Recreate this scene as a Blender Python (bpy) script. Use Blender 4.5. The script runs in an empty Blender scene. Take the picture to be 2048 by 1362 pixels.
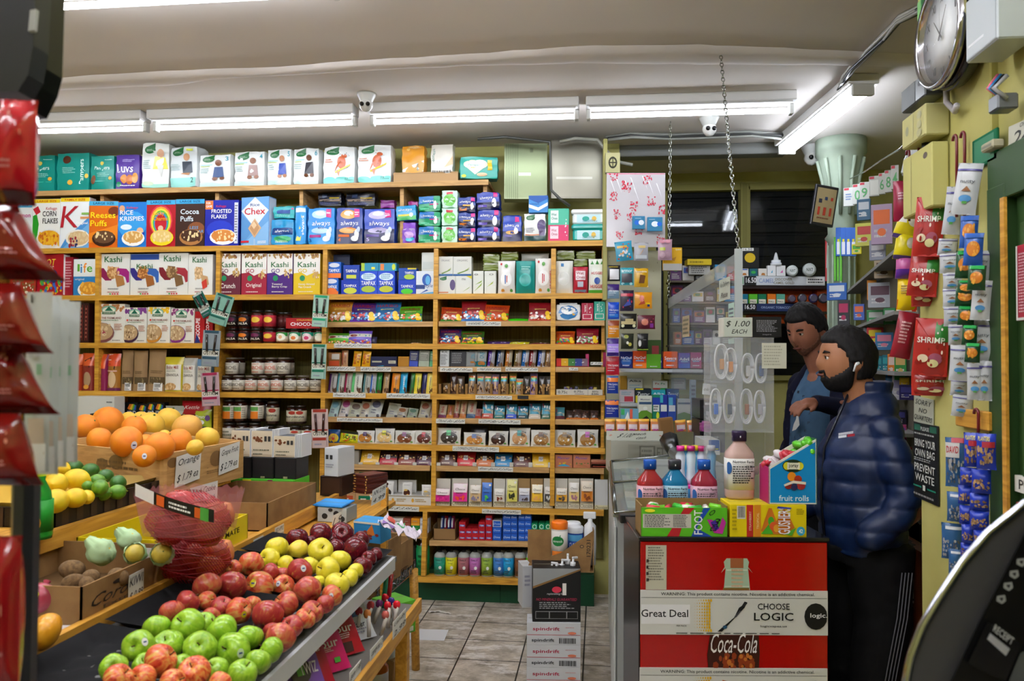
import bpy,math,random,re
from mathutils import Vector,Matrix,noise
random.seed(7)
S=bpy.context.scene
COL=S.collection
PI=math.pi
# ---------------------------------------------------------------- camera
FPX,YAW,PITCH,ROLL,ZC=1570.0,math.radians(6.3),math.radians(1.5),math.radians(0.35),1.60
cam_d=bpy.data.cameras.new('camera');cam=bpy.data.objects.new('camera',cam_d);COL.objects.link(cam)
cam_d.sensor_width=36.0;cam_d.lens=36.0*FPX/2048.0;cam_d.clip_start=0.02;cam_d.clip_end=60
CR=Matrix.Rotation(YAW,3,'Z')@Matrix.Rotation(PI/2+PITCH,3,'X')@Matrix.Rotation(ROLL,3,'Z')
cam.matrix_world=Matrix.Translation((0,0,ZC))@CR.to_4x4()
cam_d.dof.use_dof=True;cam_d.dof.focus_distance=3.6;cam_d.dof.aperture_fstop=5.6
S.camera=cam
S.view_settings.view_transform='Standard';S.view_settings.look='None'
S.view_settings.gamma=1.0;S.view_settings.use_curve_mapping=False
S.view_settings.exposure=0.62
# ---------------------------------------------------------------- world (dim night outside)
wd=bpy.data.worlds.new('world');S.world=wd;wd.use_nodes=True
wd.node_tree.nodes['Background'].inputs[0].default_value=(0.02,0.024,0.03,1)
wd.node_tree.nodes['Background'].inputs[1].default_value=0.3
TUBE_E=19.0;TUBE_A=60.0
S.cycles.max_bounces=7;S.cycles.diffuse_bounces=4;S.cycles.glossy_bounces=3
S.cycles.transmission_bounces=8;S.cycles.transparent_max_bounces=14
S.cycles.caustics_reflective=False;S.cycles.caustics_refractive=False
# ---------------------------------------------------------------- reading the place: pixel ray -> point on a plane
CO=Vector((0,0,ZC))
def ray(px,py):
 return(CR@Vector(((px-1024)/FPX,-(py-681)/FPX,-1.0)))
def atY(px,py,Y):
 r=ray(px,py);return CO+r*(Y/r.y)
def atX(px,py,X):
 r=ray(px,py);return CO+r*(X/r.x)
def atZ(px,py,z):
 r=ray(px,py);return CO+r*((z-ZC)/r.z)
def atD(px,py,d):
 return CO+ray(px,py)*d
 # ---------------------------------------------------------------- materials
def lin(h):
 h=h.lstrip('#')
 if len(h)==3:h=''.join(c*2 for c in h)
 v=[int(h[i:i+2],16)/255 for i in(0,2,4)]
 return[c/12.92 if c<=.04045 else((c+.055)/1.055)**2.4 for c in v]+[1.0]
MC={}
KIND={'c':(.45,0,.35),'p':(.28,0,.5),'g':(.16,0,.6),'m':(.3,1,.5),'d':(.85,0,.2),'f':(.95,0,.1),'s':(.12,1,.5)}
def bs(m):
 return m.node_tree.nodes['Principled BSDF']
def mat(h,k='c'):
 """plain coloured surface: c card, p plastic film, g glossy, m metal, s shiny metal, d matt paint, f cloth"""
 key=(h,k)
 if key in MC:return MC[key]
 m=bpy.data.materials.new('mat_%s_%s'%(h,k));m.use_nodes=True;b=bs(m)
 r,me,sp=KIND[k]
 b.inputs['Base Color'].default_value=lin(h);b.inputs['Roughness'].default_value=r
 b.inputs['Metallic'].default_value=me;b.inputs['Specular IOR Level'].default_value=sp
 if k in 'dfm':
  t=m.node_tree;n=t.nodes.new('ShaderNodeTexNoise');n.inputs['Scale'].default_value={'d':9,'f':160,'m':40}[k]
  bu=t.nodes.new('ShaderNodeBump');bu.inputs['Strength'].default_value=.12
  t.links.new(n.outputs[0],bu.inputs['Height']);t.links.new(bu.outputs[0],b.inputs['Normal'])
 MC[key]=m;return m
def ramp_mat(name,stops,scale=(1,1,1),nscale=4,detail=4,rough=.5,spec=.4,bump=.1,kind='noise',bscale=None,coord='Object',dist=0,metal=0):
 m=bpy.data.materials.new(name);m.use_nodes=True;t=m.node_tree;b=bs(m)
 tc=t.nodes.new('ShaderNodeTexCoord');mp=t.nodes.new('ShaderNodeMapping');mp.inputs['Scale'].default_value=scale
 t.links.new(tc.outputs[coord],mp.inputs[0])
 if kind=='noise':
  n=t.nodes.new('ShaderNodeTexNoise');n.inputs['Scale'].default_value=nscale;n.inputs['Detail'].default_value=detail;n.inputs['Distortion'].default_value=dist;out=n.outputs[0]
 elif kind=='wave':
  n=t.nodes.new('ShaderNodeTexWave');n.inputs['Scale'].default_value=nscale;n.inputs['Distortion'].default_value=dist;n.inputs['Detail'].default_value=detail;out=n.outputs['Fac']
 else:
  n=t.nodes.new('ShaderNodeTexVoronoi');n.inputs['Scale'].default_value=nscale;out=n.outputs['Distance']
 t.links.new(mp.outputs[0],n.inputs['Vector'])
 r=t.nodes.new('ShaderNodeValToRGB');e=r.color_ramp.elements
 while len(e)<len(stops):e.new(.5)
 for i,(p,h)in enumerate(stops):e[i].position=p;e[i].color=lin(h)
 t.links.new(out,r.inputs[0]);t.links.new(r.outputs[0],b.inputs['Base Color'])
 b.inputs['Roughness'].default_value=rough;b.inputs['Specular IOR Level'].default_value=spec;b.inputs['Metallic'].default_value=metal
 if bump:
  bu=t.nodes.new('ShaderNodeBump');bu.inputs['Strength'].default_value=bump
  src=out
  if bscale:
   n2=t.nodes.new('ShaderNodeTexNoise');n2.inputs['Scale'].default_value=bscale;t.links.new(mp.outputs[0],n2.inputs['Vector']);src=n2.outputs[0]
  t.links.new(src,bu.inputs['Height']);t.links.new(bu.outputs[0],b.inputs['Normal'])
 return m
def glassy(name,h,rough=.08,alpha=.25,spec=.5):
 m=bpy.data.materials.new(name);m.use_nodes=True;b=bs(m)
 b.inputs['Base Color'].default_value=lin(h);b.inputs['Roughness'].default_value=rough
 b.inputs['Alpha'].default_value=alpha;b.inputs['Specular IOR Level'].default_value=spec
 return m
def emit(name,h,s):
 m=bpy.data.materials.new(name);m.use_nodes=True;b=bs(m)
 b.inputs['Base Color'].default_value=lin(h);b.inputs['Emission Color'].default_value=lin(h);b.inputs['Emission Strength'].default_value=s
 return m
WOOD=ramp_mat('pine_varnished',[(.25,'a3701f'),(.55,'d09a36'),(.8,'e2b04c')],(1.2,6,14),3,5,.42,.4,.06,dist=1.2)
WOODP=ramp_mat('pine_pale',[(.25,'a07a4a'),(.55,'c29a64'),(.8,'d4ae7a')],(1.2,6,14),3,5,.6,.3,.06,dist=1.2)
WOODY=ramp_mat('pine_strip',[(.25,'a06e26'),(.55,'cc9538'),(.8,'dfab50')],(14,1.2,14),3,5,.45,.4,.06,dist=1.2)
CRATE=ramp_mat('crate_wood',[(.2,'9a7444'),(.5,'b78e58'),(.8,'c8a26c')],(2,2,16),4,5,.6,.3,.08,dist=.8)
CARD=ramp_mat('cardboard',[(.3,'80603c'),(.7,'96744a')],(1,1,1),14,4,.8,.15,.05)
# ---------------------------------------------------------------- mesh builder
class MB:
 def __init__(s):s.v=[];s.f=[];s.m=[];s.sm=[];s.mats=[]
 def mi(s,m):
  if isinstance(m,tuple):m=mat(*m)
  elif isinstance(m,str):m=mat(m)
  for i,x in enumerate(s.mats):
   if x is m:return i
  s.mats.append(m);return len(s.mats)-1
 def add(s,vs,fs,m,smooth=False,M=None):
  o=len(s.v);i=s.mi(m)
  s.v+=[tuple(M@Vector(p))for p in vs]if M is not None else[tuple(p)for p in vs]
  for f in fs:s.f.append([o+k for k in f]);s.m.append(i);s.sm.append(smooth)
 def box(s,x0,x1,y0,y1,z0,z1,m,b=0.0,M=None):
  if x0>x1:x0,x1=x1,x0
  if y0>y1:y0,y1=y1,y0
  if z0>z1:z0,z1=z1,z0
  b=min(b,(x1-x0)*.45,(y1-y0)*.45,(z1-z0)*.45)
  if b<=0:
   vs=[(x,y,z)for z in(z0,z1)for y in(y0,y1)for x in(x0,x1)]
   s.add(vs,[(0,2,3,1),(4,5,7,6),(0,1,5,4),(2,6,7,3),(0,4,6,2),(1,3,7,5)],m,M=M);return
  X=(x0,x1);Y=(y0,y1);Z=(z0,z1);g=(1,-1);vs=[];ix={}
  for i in(0,1):
   for j in(0,1):
    for k in(0,1):
     for ax in range(3):
      p=[X[i]+g[i]*b,Y[j]+g[j]*b,Z[k]+g[k]*b]
      p[ax]=(X,Y,Z)[ax][(i,j,k)[ax]]
      ix[i,j,k,ax]=len(vs);vs.append(p)
  fs=[]
  for ax in range(3):
   o=[a for a in range(3)if a!=ax]
   for sd in(0,1):
    q=[]
    for(a,c)in((0,0),(1,0),(1,1),(0,1)):
     t=[0,0,0];t[ax]=sd;t[o[0]]=a;t[o[1]]=c;q.append(ix[t[0],t[1],t[2],ax])
    fs.append(q)
  for ax in range(3):
   o=[a for a in range(3)if a!=ax]
   for a in(0,1):
    for c in(0,1):
     t0=[0,0,0];t1=[0,0,0]
     for t in(t0,t1):t[o[0]]=a;t[o[1]]=c
     t1[ax]=1
     fs.append([ix[(*t0,o[0])],ix[(*t1,o[0])],ix[(*t1,o[1])],ix[(*t0,o[1])]])
  for k in((i,j,l)for i in(0,1)for j in(0,1)for l in(0,1)):fs.append([ix[(*k,a)]for a in range(3)])
  c=Vector(((x0+x1)/2,(y0+y1)/2,(z0+z1)/2));out=[]
  for f in fs:
   p=[Vector(vs[q])for q in f];n=(p[1]-p[0]).cross(p[2]-p[0]);ctr=sum(p,Vector())/len(p)
   out.append(f if n.dot(ctr-c)>0 else f[::-1])
  s.add(vs,out,m,M=M)
 def prism(s,pts,z0,z1,m,M=None):
  """polygon in x,z (front view) pushed along y from z0 to z1"""
  n=len(pts);a=sum(pts[i][0]*pts[(i+1)%n][1]-pts[(i+1)%n][0]*pts[i][1]for i in range(n))
  if a<0:pts=pts[::-1]
  vs=[(p[0],z0,p[1])for p in pts]+[(p[0],z1,p[1])for p in pts]
  fs=[tuple(range(n)),tuple(range(2*n-1,n-1,-1))]+[(i,i+n,(i+1)%n+n,(i+1)%n)for i in range(n)]
  s.add(vs,fs,m,M=M)
 def lathe(s,prof,m,n=16,M=None,smooth=True,sx=1,sy=1,mats=None,sq=0):
  """prof: [(r,z)...] bottom to top. sq>0: squarish plan"""
  vs=[];
  for r,z in prof:
   for k in range(n):
    a=2*PI*k/n;c,d=math.cos(a),math.sin(a)
    q=1.0
    if sq:q=1/(abs(c)**(2+sq)+abs(d)**(2+sq))**(1/(2+sq))
    vs.append((r*c*sx*q,r*d*sy*q,z))
  for i in range(len(prof)-1):
   mm=mats[i]if mats else m
   s.add([],[],mm)
  o=len(s.v);s.v+=[tuple(M@Vector(p))for p in vs]if M is not None else vs
  for i in range(len(prof)-1):
   mi=s.mi(mats[i]if mats else m)
   for k in range(n):
    s.f.append([o+i*n+k,o+i*n+(k+1)%n,o+(i+1)*n+(k+1)%n,o+(i+1)*n+k]);s.m.append(mi);s.sm.append(smooth)
  for(i,rev)in((0,True),(len(prof)-1,False)):
   if prof[i][0]>1e-5:
    f=[o+i*n+k for k in range(n)]
    s.f.append(f[::-1]if rev else f);s.m.append(s.mi((mats[0]if rev else mats[-1])if mats else m));s.sm.append(False)
 def tube(s,pts,r,m,n=6,M=None,caps=True):
  pts=[Vector(p)for p in pts];rings=[];up=None;rr=r if isinstance(r,(list,tuple))else[r]*len(pts)
  for i,p in enumerate(pts):
   d=(pts[min(i+1,len(pts)-1)]-pts[max(i-1,0)])
   if d.length<1e-9:d=Vector((0,0,1))
   d.normalize()
   if up is None:up=Vector((0,0,1))if abs(d.z)<.9 else Vector((1,0,0))
   a=d.cross(up);a.normalize();b=a.cross(d);up=b
   rings.append([p+(a*math.cos(2*PI*k/n)+b*math.sin(2*PI*k/n))*rr[i]for k in range(n)])
  vs=[q for rg in rings for q in rg];fs=[]
  for i in range(len(pts)-1):
   for k in range(n):fs.append((i*n+k,i*n+(k+1)%n,(i+1)*n+(k+1)%n,(i+1)*n+k))
  if caps:fs+=[tuple(range(n))[::-1],tuple((len(pts)-1)*n+k for k in range(n))]
  s.add(vs,fs,m,True,M)
 def grid(s,fn,nu,nv,m,smooth=True,M=None,close_u=False,flip=False):
  vs=[fn(i/nu,j/nv)for j in range(nv+1)for i in range(nu+1)];w=nu+1
  fs=[(j*w+i,j*w+i+1,(j+1)*w+i+1,(j+1)*w+i)for j in range(nv)for i in range(nu)]
  if flip:fs=[f[::-1]for f in fs]
  s.add(vs,fs,m,smooth,M)
 def obj(s,name,parent=None,loc=None,rot=None,**kw):
  me=bpy.data.meshes.new(name);me.from_pydata(s.v,[],s.f);me.update()
  for m in s.mats:me.materials.append(m)
  me.polygons.foreach_set('material_index',s.m);me.polygons.foreach_set('use_smooth',s.sm)
  o=bpy.data.objects.new(name,me);COL.objects.link(o)
  if parent is not None:o.parent=parent
  if loc is not None:o.location=loc
  if rot is not None:o.rotation_euler=rot
  for k,v in kw.items():o[k]=v
  return o
LABELS={}
def tag(o,label,cat,group=None,kind=None):
 o['label']=label;o['category']=cat
 if group:o['group']=group
 if kind:o['kind']=kind
 return o
def root(name,loc=(0,0,0),rot=(0,0,0)):
 o=bpy.data.objects.new(name,None);COL.objects.link(o);o.location=loc;o.rotation_euler=rot;o.empty_display_size=.05
 return o
def struct(o):o['kind']='structure';return o
def clone(o,parent=None):
 c=o.copy();COL.objects.link(c)
 if parent is not None:c.parent=parent
 for ch in[x for x in KIDS.get(o.name,[])]:
  clone(ch,c)
 return c
KIDS={}
# ---------------------------------------------------------------- lettering
TXT={}
def glyphs(text,bold=0.0,res=2):
 key=(text,bold,res)
 if key in TXT:return TXT[key]
 c=bpy.data.curves.new('t','FONT');c.body=text;c.resolution_u=res;c.offset=bold;c.fill_mode='FRONT'
 o=bpy.data.objects.new('t',c);COL.objects.link(o)
 dg=bpy.context.evaluated_depsgraph_get();me=bpy.data.meshes.new_from_object(o.evaluated_get(dg))
 vs=[(v.co.x,v.co.y)for v in me.vertices];fs=[tuple(p.vertices)for p in me.polygons]
 if vs:
  x0=min(p[0]for p in vs);x1=max(p[0]for p in vs);y0=min(p[1]for p in vs);y1=max(p[1]for p in vs)
  vs=[((p[0]-x0)/max(x1-x0,1e-6),(p[1]-y0)/max(y1-y0,1e-6))for p in vs]
  v0=vs;nf=[]
  for f in fs:
   a=sum(v0[f[i]][0]*v0[f[(i+1)%len(f)]][1]-v0[f[(i+1)%len(f)]][0]*v0[f[i]][1]for i in range(len(f)))
   nf.append(f if a>0 else f[::-1])
  fs=nf
 bpy.data.objects.remove(o);bpy.data.curves.remove(c);bpy.data.meshes.remove(me)
 TXT[key]=(vs,fs);return TXT[key]
 # ---------------------------------------------------------------- print on a surface: S(u,v,o) -> point
def paint(mb,S_,ops,k='c',curved=False,step=.0004,base=.0006,RND=random):
 n=8 if curved else 1;SS=S_;S_=lambda u,v,o:SS(min(.995,max(.005,u)),min(.995,max(.005,v)),o)
 if curved:base=max(base,.0012);step=max(step,.0005)
 lv=0
 for op in ops.split(';'):
  op=op.strip()
  if not op:continue
  t=op.split();c=t[0];col=t[1];a=t[2:];off=base+lv*step;lv+=1
  m=mat(col,k)
  if c=='R':
   u0,v0,u1,v1=map(float,a[:4])
   nu=max(1,round(n*(u1-u0)))if curved else 1;nv=max(1,round(n*(v1-v0)))if curved else 1
   mb.grid(lambda i,j:S_(u0+(u1-u0)*i,v0+(v1-v0)*j,off),nu,nv,m,curved)
  elif c=='E':
   cu,cv,ru,rv=map(float,a[:4]);N=16;rings=(0,.5,1)if curved else(0,1)
   vs=[S_(cu,cv,off)];fs=[]
   for ri in rings[1:]:
    for q in range(N):
     vs.append(S_(cu+ru*ri*math.cos(2*PI*q/N),cv+rv*ri*math.sin(2*PI*q/N),off))
   for q in range(N):fs.append((0,1+q,1+(q+1)%N))
   if len(rings)==3:
    for q in range(N):fs.append((1+q,1+N+q,1+N+(q+1)%N,1+(q+1)%N))
   mb.add(vs,fs,m,curved)
  elif c=='P':
   p=list(map(float,a));pts=[(p[i],p[i+1])for i in range(0,len(p),2)];n_=len(pts)
   ar=sum(pts[i][0]*pts[(i+1)%n_][1]-pts[(i+1)%n_][0]*pts[i][1]for i in range(n_))
   if ar<0:pts=pts[::-1]
   mb.add([S_(u,v,off)for u,v in pts],[tuple(range(n_))],m)
  elif c in 'TIV':
   cu,cv,w,h=map(float,a[:4]);txt=' '.join(a[4:]).replace('_',' ').replace('~','\n')
   vs,fs=glyphs(txt,.012 if c!='I' else .0)
   sk=.22*h if c=='I' else 0
   if c=='V':q=[(cu-w/2+(1-y)*w,cv-h/2+x*h)for x,y in vs]
   else:q=[(cu-w/2+x*w+(y-.5)*sk,cv-h/2+y*h)for x,y in vs]
   mb.add([S_(u,v,off)for u,v in q],fs,m)
  elif c=='D':
   N=int(a[0]);u0,v0,u1,v1,r=map(float,a[1:6])
   for q in range(N):
    cu=RND.uniform(u0,u1);cv=RND.uniform(v0,v1);rr=r*RND.uniform(.6,1.2);asp=RND.uniform(.6,1.3)
    mb.add([S_(cu+rr*math.cos(t*PI/3+.3),cv+rr*asp*math.sin(t*PI/3+.3),off+q*2e-6)for t in range(6)],[tuple(range(6))],m)
  elif c=='L':
   N=int(a[0]);u0,v0,u1,v1=map(float,a[1:5]);dv=(v1-v0)/N
   for q in range(N):
    y=v0+dv*(q+.25);e=u1-(u1-u0)*RND.uniform(0,.3);u=u0
    while u<e:
     w=RND.uniform(.04,.13)*(u1-u0);mb.add([S_(u,y,off),S_(min(e,u+w),y,off),S_(min(e,u+w),y+dv*.5,off),S_(u,y+dv*.5,off)],[(0,1,2,3)],m);u+=w+.025*(u1-u0)
  elif c=='B':
   u0,v0,u1,v1=map(float,a[:4]);u=u0
   while u<u1:
    w=(u1-u0)*RND.choice((.015,.03,.045));mb.add([S_(u,v0,off),S_(u+w,v0,off),S_(u+w,v1,off),S_(u,v1,off)],[(0,1,2,3)],m);u+=w+(u1-u0)*RND.choice((.02,.035))
def plane_S(o,ux,vz,n):
 o,ux,vz,n=Vector(o),Vector(ux),Vector(vz),Vector(n).normalized()
 return lambda u,v,off:o+ux*u+vz*v+n*off
 # ---------------------------------------------------------------- packages (origin: bottom centre of the front; depth goes to +y)
def carton(w,d,h,col,ops='',k='c',side=None,sideops='',topcol=None):
 mb=MB();mb.box(-w/2,w/2,0,d,0,h,(col,k),.0012)
 paint(mb,plane_S((-w/2,0,0),(w,0,0),(0,0,h),(0,-1,0)),ops,k)
 if side:
  for sx in(-1,1):
   s_=plane_S((sx*w/2,d if sx<0 else 0,0),(0,-d if sx<0 else d,0),(0,0,h),(sx,0,0))
   paint(mb,s_,'R %s .04 .02 .96 .98'%side+(';'+sideops if sideops else ''),k)
 s_=plane_S((-w/2,0,h),(w,0,0),(0,d,0),(0,0,1))
 paint(mb,s_,'R %s .03 .08 .97 .92;R %s .03 .46 .97 .5'%(topcol or col,'776'),k)
 return mb
def soft_fn(w,d,h,rnd=.22,wr=.004,seed=0):
 def f(cx,cy,cz):
  c=Vector((cx,cy,cz));n=c.normalized()*1.12;p=c.lerp(n,rnd)
  wv=wr*noise.noise(Vector((cx*2.2+seed,cz*2.5,cy*2+seed)))*2+wr*.6*math.sin(cz*9+seed+cx*3)
  q=Vector((p.x*w/2,p.y*d/2+d/2,p.z*h/2+h/2));q+=c.normalized()*wv
  q.z=max(q.z,.0005+(0.004 if cz>-1 else 0))
  return q
 return f
def softpack(w,d,h,col,ops='',k='p',rnd=.22,wr=.004,seed=None,back=None):
 """plastic wrapped soft pack with gathered top and rounded edges"""
 seed=random.random()*50 if seed is None else seed;f=soft_fn(w,d,h,rnd,wr,seed);mb=MB();N=7
 L=lambda t:2*t-1
 mb.grid(lambda u,v:f(L(u),-1,L(v)),N,N,(col,k));mb.grid(lambda u,v:f(-L(u),1,L(v)),N,N,(back or col,k))
 mb.grid(lambda u,v:f(-1,-L(u),L(v)),N,N,(back or col,k));mb.grid(lambda u,v:f(1,L(u),L(v)),N,N,(back or col,k))
 mb.grid(lambda u,v:f(L(u),L(v),1),N,N,(back or col,k));mb.grid(lambda u,v:f(L(u),-L(v),-1),N,N,(back or col,k))
 def S_(u,v,o):
  p=f(L(u),-1,L(v));e=Vector((L(u)*.3,-1,L(v)*.3)).normalized();return p+e*(o+.0006)
 paint(mb,S_,ops,k,True)
 mb.grid(lambda u,v:(w*.36*L(u),d*(.45+.1*v)+.002*math.sin(u*25),h*(1.0+rnd*.02)-.004+.012*math.sin(PI*v)),10,2,(back or col,k))
 return mb
def pouch_fn(w,h,t,seed=0,crimp=.06,tilt=0):
 def f(u,v,side):
  a=max(0,1-abs(2*u-1)**2.6);vv=(v-crimp)/(1-2*crimp);vv=min(1,max(0,vv));b=max(0,1-abs(2*vv-1)**3)
  th=t*.5*(a**.6)*(b**.55)
  wr=.0016*math.sin(u*28+seed)*(1 if v<crimp or v>1-crimp else .2)+.07*t*noise.noise(Vector((u*4+seed,v*5,side)))
  nar=1-.05*math.sin(PI*v)**.5
  return Vector(((u-.5)*w*nar,t*.5+side*(th+wr*(1 if th>.0005 or v<crimp or v>1-crimp else 0)),v*h))
 return f
def pouch(w,h,t,col,ops='',k='p',seed=None,back=None,crimp=.06,nu=8,nv=10,gusset=False):
 seed=random.random()*50 if seed is None else seed;f=pouch_fn(w,h,t,seed,crimp);mb=MB()
 if gusset:
  g=f;f=lambda u,v,s_:Vector((g(u,max(v,.0),s_).x,t*.5+s_*max(abs(g(u,v,s_).y-t*.5),t*.5*(1-v)**.5*(1-abs(2*u-1)**6)),v*h))
 mb.grid(lambda u,v:f(u,v,-1),nu,nv,(col,k));mb.grid(lambda u,v:f(1-u,v,1),nu,nv,(back or col,k))
 def S_(u,v,o):
  p=f(u,v,-1);return p+Vector((0,-o-.0008,0))
 paint(mb,S_,ops,k,True)
 return mb
def jar(r,h,glass,label,lid,ops='',lidh=.014,neck=.86,k='g',dome=False):
 mb=MB();g=(glass,'g')
 prof=[(r*.9,0),(r,.005),(r,h*.78),(r*neck,h-lidh-.004)]
 mb.lathe(prof,g,16)
 mb.lathe([(r*1.015,h*.12),(r*1.015,h*.72)],(label,'c'),16)
 top=[(r*neck*1.08,h-lidh),(r*neck*1.1,h-lidh*.2),(r*neck*1.0,h),(0,h+(.01 if dome else 0))]
 mb.lathe(top,(lid,'g'),16)
 def S_(u,v,o):
  a=-PI/2+(u-.5)*2.4;rr=r*1.015+o;return Vector((rr*math.cos(a),rr*math.sin(a),h*(.12+.6*v)))
 paint(mb,S_,ops,'c',True,base=.0008)
 for p in range(len(mb.v)):mb.v[p]=(mb.v[p][0],mb.v[p][1]+r,mb.v[p][2])
 return mb
def bottle(prof,mats_,r_lab=None,z0=0,z1=0,lab='fff',ops='',n=16,sq=0,sy=1,k='p'):
 mb=MB();R=max(p[0]for p in prof);mb.lathe(prof,None,n,mats=mats_,sq=sq,sy=sy)
 if r_lab:
  mb.lathe([(r_lab,z0),(r_lab,z1)],(lab,'c'),n,sq=sq,sy=sy)
  def S_(u,v,o):
   a=-PI/2+(u-.5)*1.9;c,d=math.cos(a),math.sin(a);q=1/(abs(c)**(2+sq)+abs(d)**(2+sq))**(1/(2+sq))if sq else 1
   rr=r_lab*q+o;return Vector((rr*c,rr*d*sy,z0+(z1-z0)*v))
  paint(mb,S_,ops,'c',True,base=.001)
 for p in range(len(mb.v)):mb.v[p]=(mb.v[p][0],mb.v[p][1]+R*sy,mb.v[p][2])
 return mb
 # ================================================================ THE ROOM
ZCEIL=3.12;YB=5.48;YF=5.10;XR=2.5;XP=1.03
plaster=ramp_mat('ceiling_plaster',[(.3,'d8d1cb'),(.7,'e4ddd7')],(1,1,1),.9,3,.85,.15,.25,bscale=3)
yel=ramp_mat('yellow_wall_paint',[(.3,'a9a45e'),(.6,'bdb870'),(.85,'c8c37e')],(1,1,1),3,5,.6,.3,.2,bscale=14)
grn=ramp_mat('green_paint',[(.3,'24401c'),(.7,'2f4e24')],(1,1,1),4,4,.45,.4,.1,bscale=20)
mb=MB();fl=bpy.data.materials.new('stone_floor_tiles');fl.use_nodes=True;t=fl.node_tree;b=bs(fl)
tc=t.nodes.new('ShaderNodeTexCoord');mp=t.nodes.new('ShaderNodeMapping');mp.inputs['Location'].default_value=(.075,.0,0)
t.links.new(tc.outputs['Object'],mp.inputs[0])
br=t.nodes.new('ShaderNodeTexBrick');br.offset=0;br.inputs['Scale'].default_value=1;br.inputs['Brick Width'].default_value=.335;br.inputs['Row Height'].default_value=.30
br.inputs['Mortar Size'].default_value=.004;br.inputs['Mortar Smooth'].default_value=.1;br.inputs['Color1'].default_value=(1,1,1,1);br.inputs['Color2'].default_value=(.82,.82,.82,1);br.inputs['Mortar'].default_value=(.03,.03,.03,1)
t.links.new(mp.outputs[0],br.inputs['Vector'])
n1=t.nodes.new('ShaderNodeTexNoise');n1.inputs['Scale'].default_value=7;n1.inputs['Detail'].default_value=8;n1.inputs['Roughness'].default_value=.7;t.links.new(mp.outputs[0],n1.inputs['Vector'])
r1=t.nodes.new('ShaderNodeValToRGB');e=r1.color_ramp.elements;e[0].position=.35;e[0].color=lin('8c8272');e[1].position=.62;e[1].color=lin('d0c5b4');t.links.new(n1.outputs[0],r1.inputs[0])
m2=t.nodes.new('ShaderNodeMapping');m2.inputs['Scale'].default_value=(1.2,2.6,1);t.links.new(tc.outputs['Object'],m2.inputs[0])
n2=t.nodes.new('ShaderNodeTexNoise');n2.inputs['Scale'].default_value=4.5;n2.inputs['Detail'].default_value=7;n2.inputs['Roughness'].default_value=.75;t.links.new(m2.outputs[0],n2.inputs['Vector'])
r2=t.nodes.new('ShaderNodeValToRGB');e=r2.color_ramp.elements;e[0].position=.5;e[0].color=(0,0,0,1);e[1].position=.6;e[1].color=(.8,.8,.8,1);t.links.new(n2.outputs[0],r2.inputs[0])
mx=t.nodes.new('ShaderNodeMix');mx.data_type='RGBA';t.links.new(r2.outputs[0],mx.inputs[0]);t.links.new(r1.outputs[0],mx.inputs[6]);mx.inputs[7].default_value=lin('e6e2dc')
mu=t.nodes.new('ShaderNodeMix');mu.data_type='RGBA';mu.blend_type='MULTIPLY';mu.inputs[0].default_value=1;t.links.new(mx.outputs[2],mu.inputs[6]);t.links.new(br.outputs[0],mu.inputs[7]);t.links.new(mu.outputs[2],b.inputs['Base Color'])
bu=t.nodes.new('ShaderNodeBump');bu.inputs['Strength'].default_value=.3;bu.invert=True;t.links.new(br.outputs['Fac'],bu.inputs['Height']);t.links.new(bu.outputs[0],b.inputs['Normal']);b.inputs['Roughness'].default_value=.42
mb.box(-4.7,2.7,-2.0,6.8,-.1,0,fl);struct(mb.obj('floor'))
mb=MB();mb.box(-4.7,2.7,-2.0,6.8,ZCEIL,ZCEIL+.1,plaster);struct(mb.obj('ceiling'))
bw=ramp_mat('dark_olive_backboard',[(.3,'5a5428'),(.7,'7c7640')],(26,1,.6),3,3,.6,.3,.1,kind='noise')
mb=MB();mb.box(-4.7,.14,YB,YB+.1,0,ZCEIL,yel);struct(mb.obj('wall_back'))
mb=MB();mb.box(.04,2.6,6.42,6.5,0,1.5,yel);mb.box(2.0,2.6,6.42,6.5,0,3.1,yel);mb.box(.04,2.6,6.40,6.5,3.0,ZCEIL,yel);mb.box(.04,.14,YB+.1,6.42,0,ZCEIL,yel);mb.box(.14,.46,6.42,6.5,0,ZCEIL,yel)
struct(mb.obj('wall_rear'))
mb=MB();mb.box(XR,XR+.1,2.62,6.5,0,ZCEIL,yel);struct(mb.obj('wall_right'))
mb=MB();mb.box(-4.8,-4.7,-2.0,YB+.1,0,ZCEIL,yel);struct(mb.obj('wall_left'))
mb=MB();mb.box(-4.7,2.7,-2.1,-2.0,0,ZCEIL,yel);struct(mb.obj('wall_front'))
# right-hand pillar, its door frame and the green door
mb=MB();mb.box(XP,XR,2.19,2.66,0,ZCEIL,yel,.004);mb.box(XP+.02,XR,-2,2.19,2.13,ZCEIL,yel)
struct(mb.obj('wall_pillar'))
mb=MB();mb.box(XP-.012,XP+.05,2.10,2.19,0,2.06,grn,.003);mb.box(XP-.01,XP+.05,-.6,2.19,2.02,2.15,grn,.003)
mb.box(XP-.02,XP-.012,2.085,2.105,0,2.02,WOODY);struct(mb.obj('trim_1'))
mb=MB();mb.box(XP+.012,XP+.06,.98,2.09,0.02,2.02,grn,.003);mb.box(XP+.004,XP+.014,1.93,2.06,.1,1.95,grn,.003)
mb.box(XP+.004,XP+.014,.98,1.86,1.62,1.98,grn,.003)
door=struct(mb.obj('door_1'))
mb=MB();mb.box(XP-.002,XP+.006,1.8,2.08,.93,1.26,('5c1a10','d'),.002);mb.obj('kick_panel',door)
mb=MB();mb.box(XP-.006,XP+.004,1.97,2.03,1.02,1.22,('8a8a88','m'),.003)
a_=[(XP-.006-.05*math.sin(PI*i/8),2.0,1.02+.19*i/8)for i in range(9)];mb.tube(a_,.008,('b9b9b4','s'),8);mb.obj('handle',door)
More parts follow.
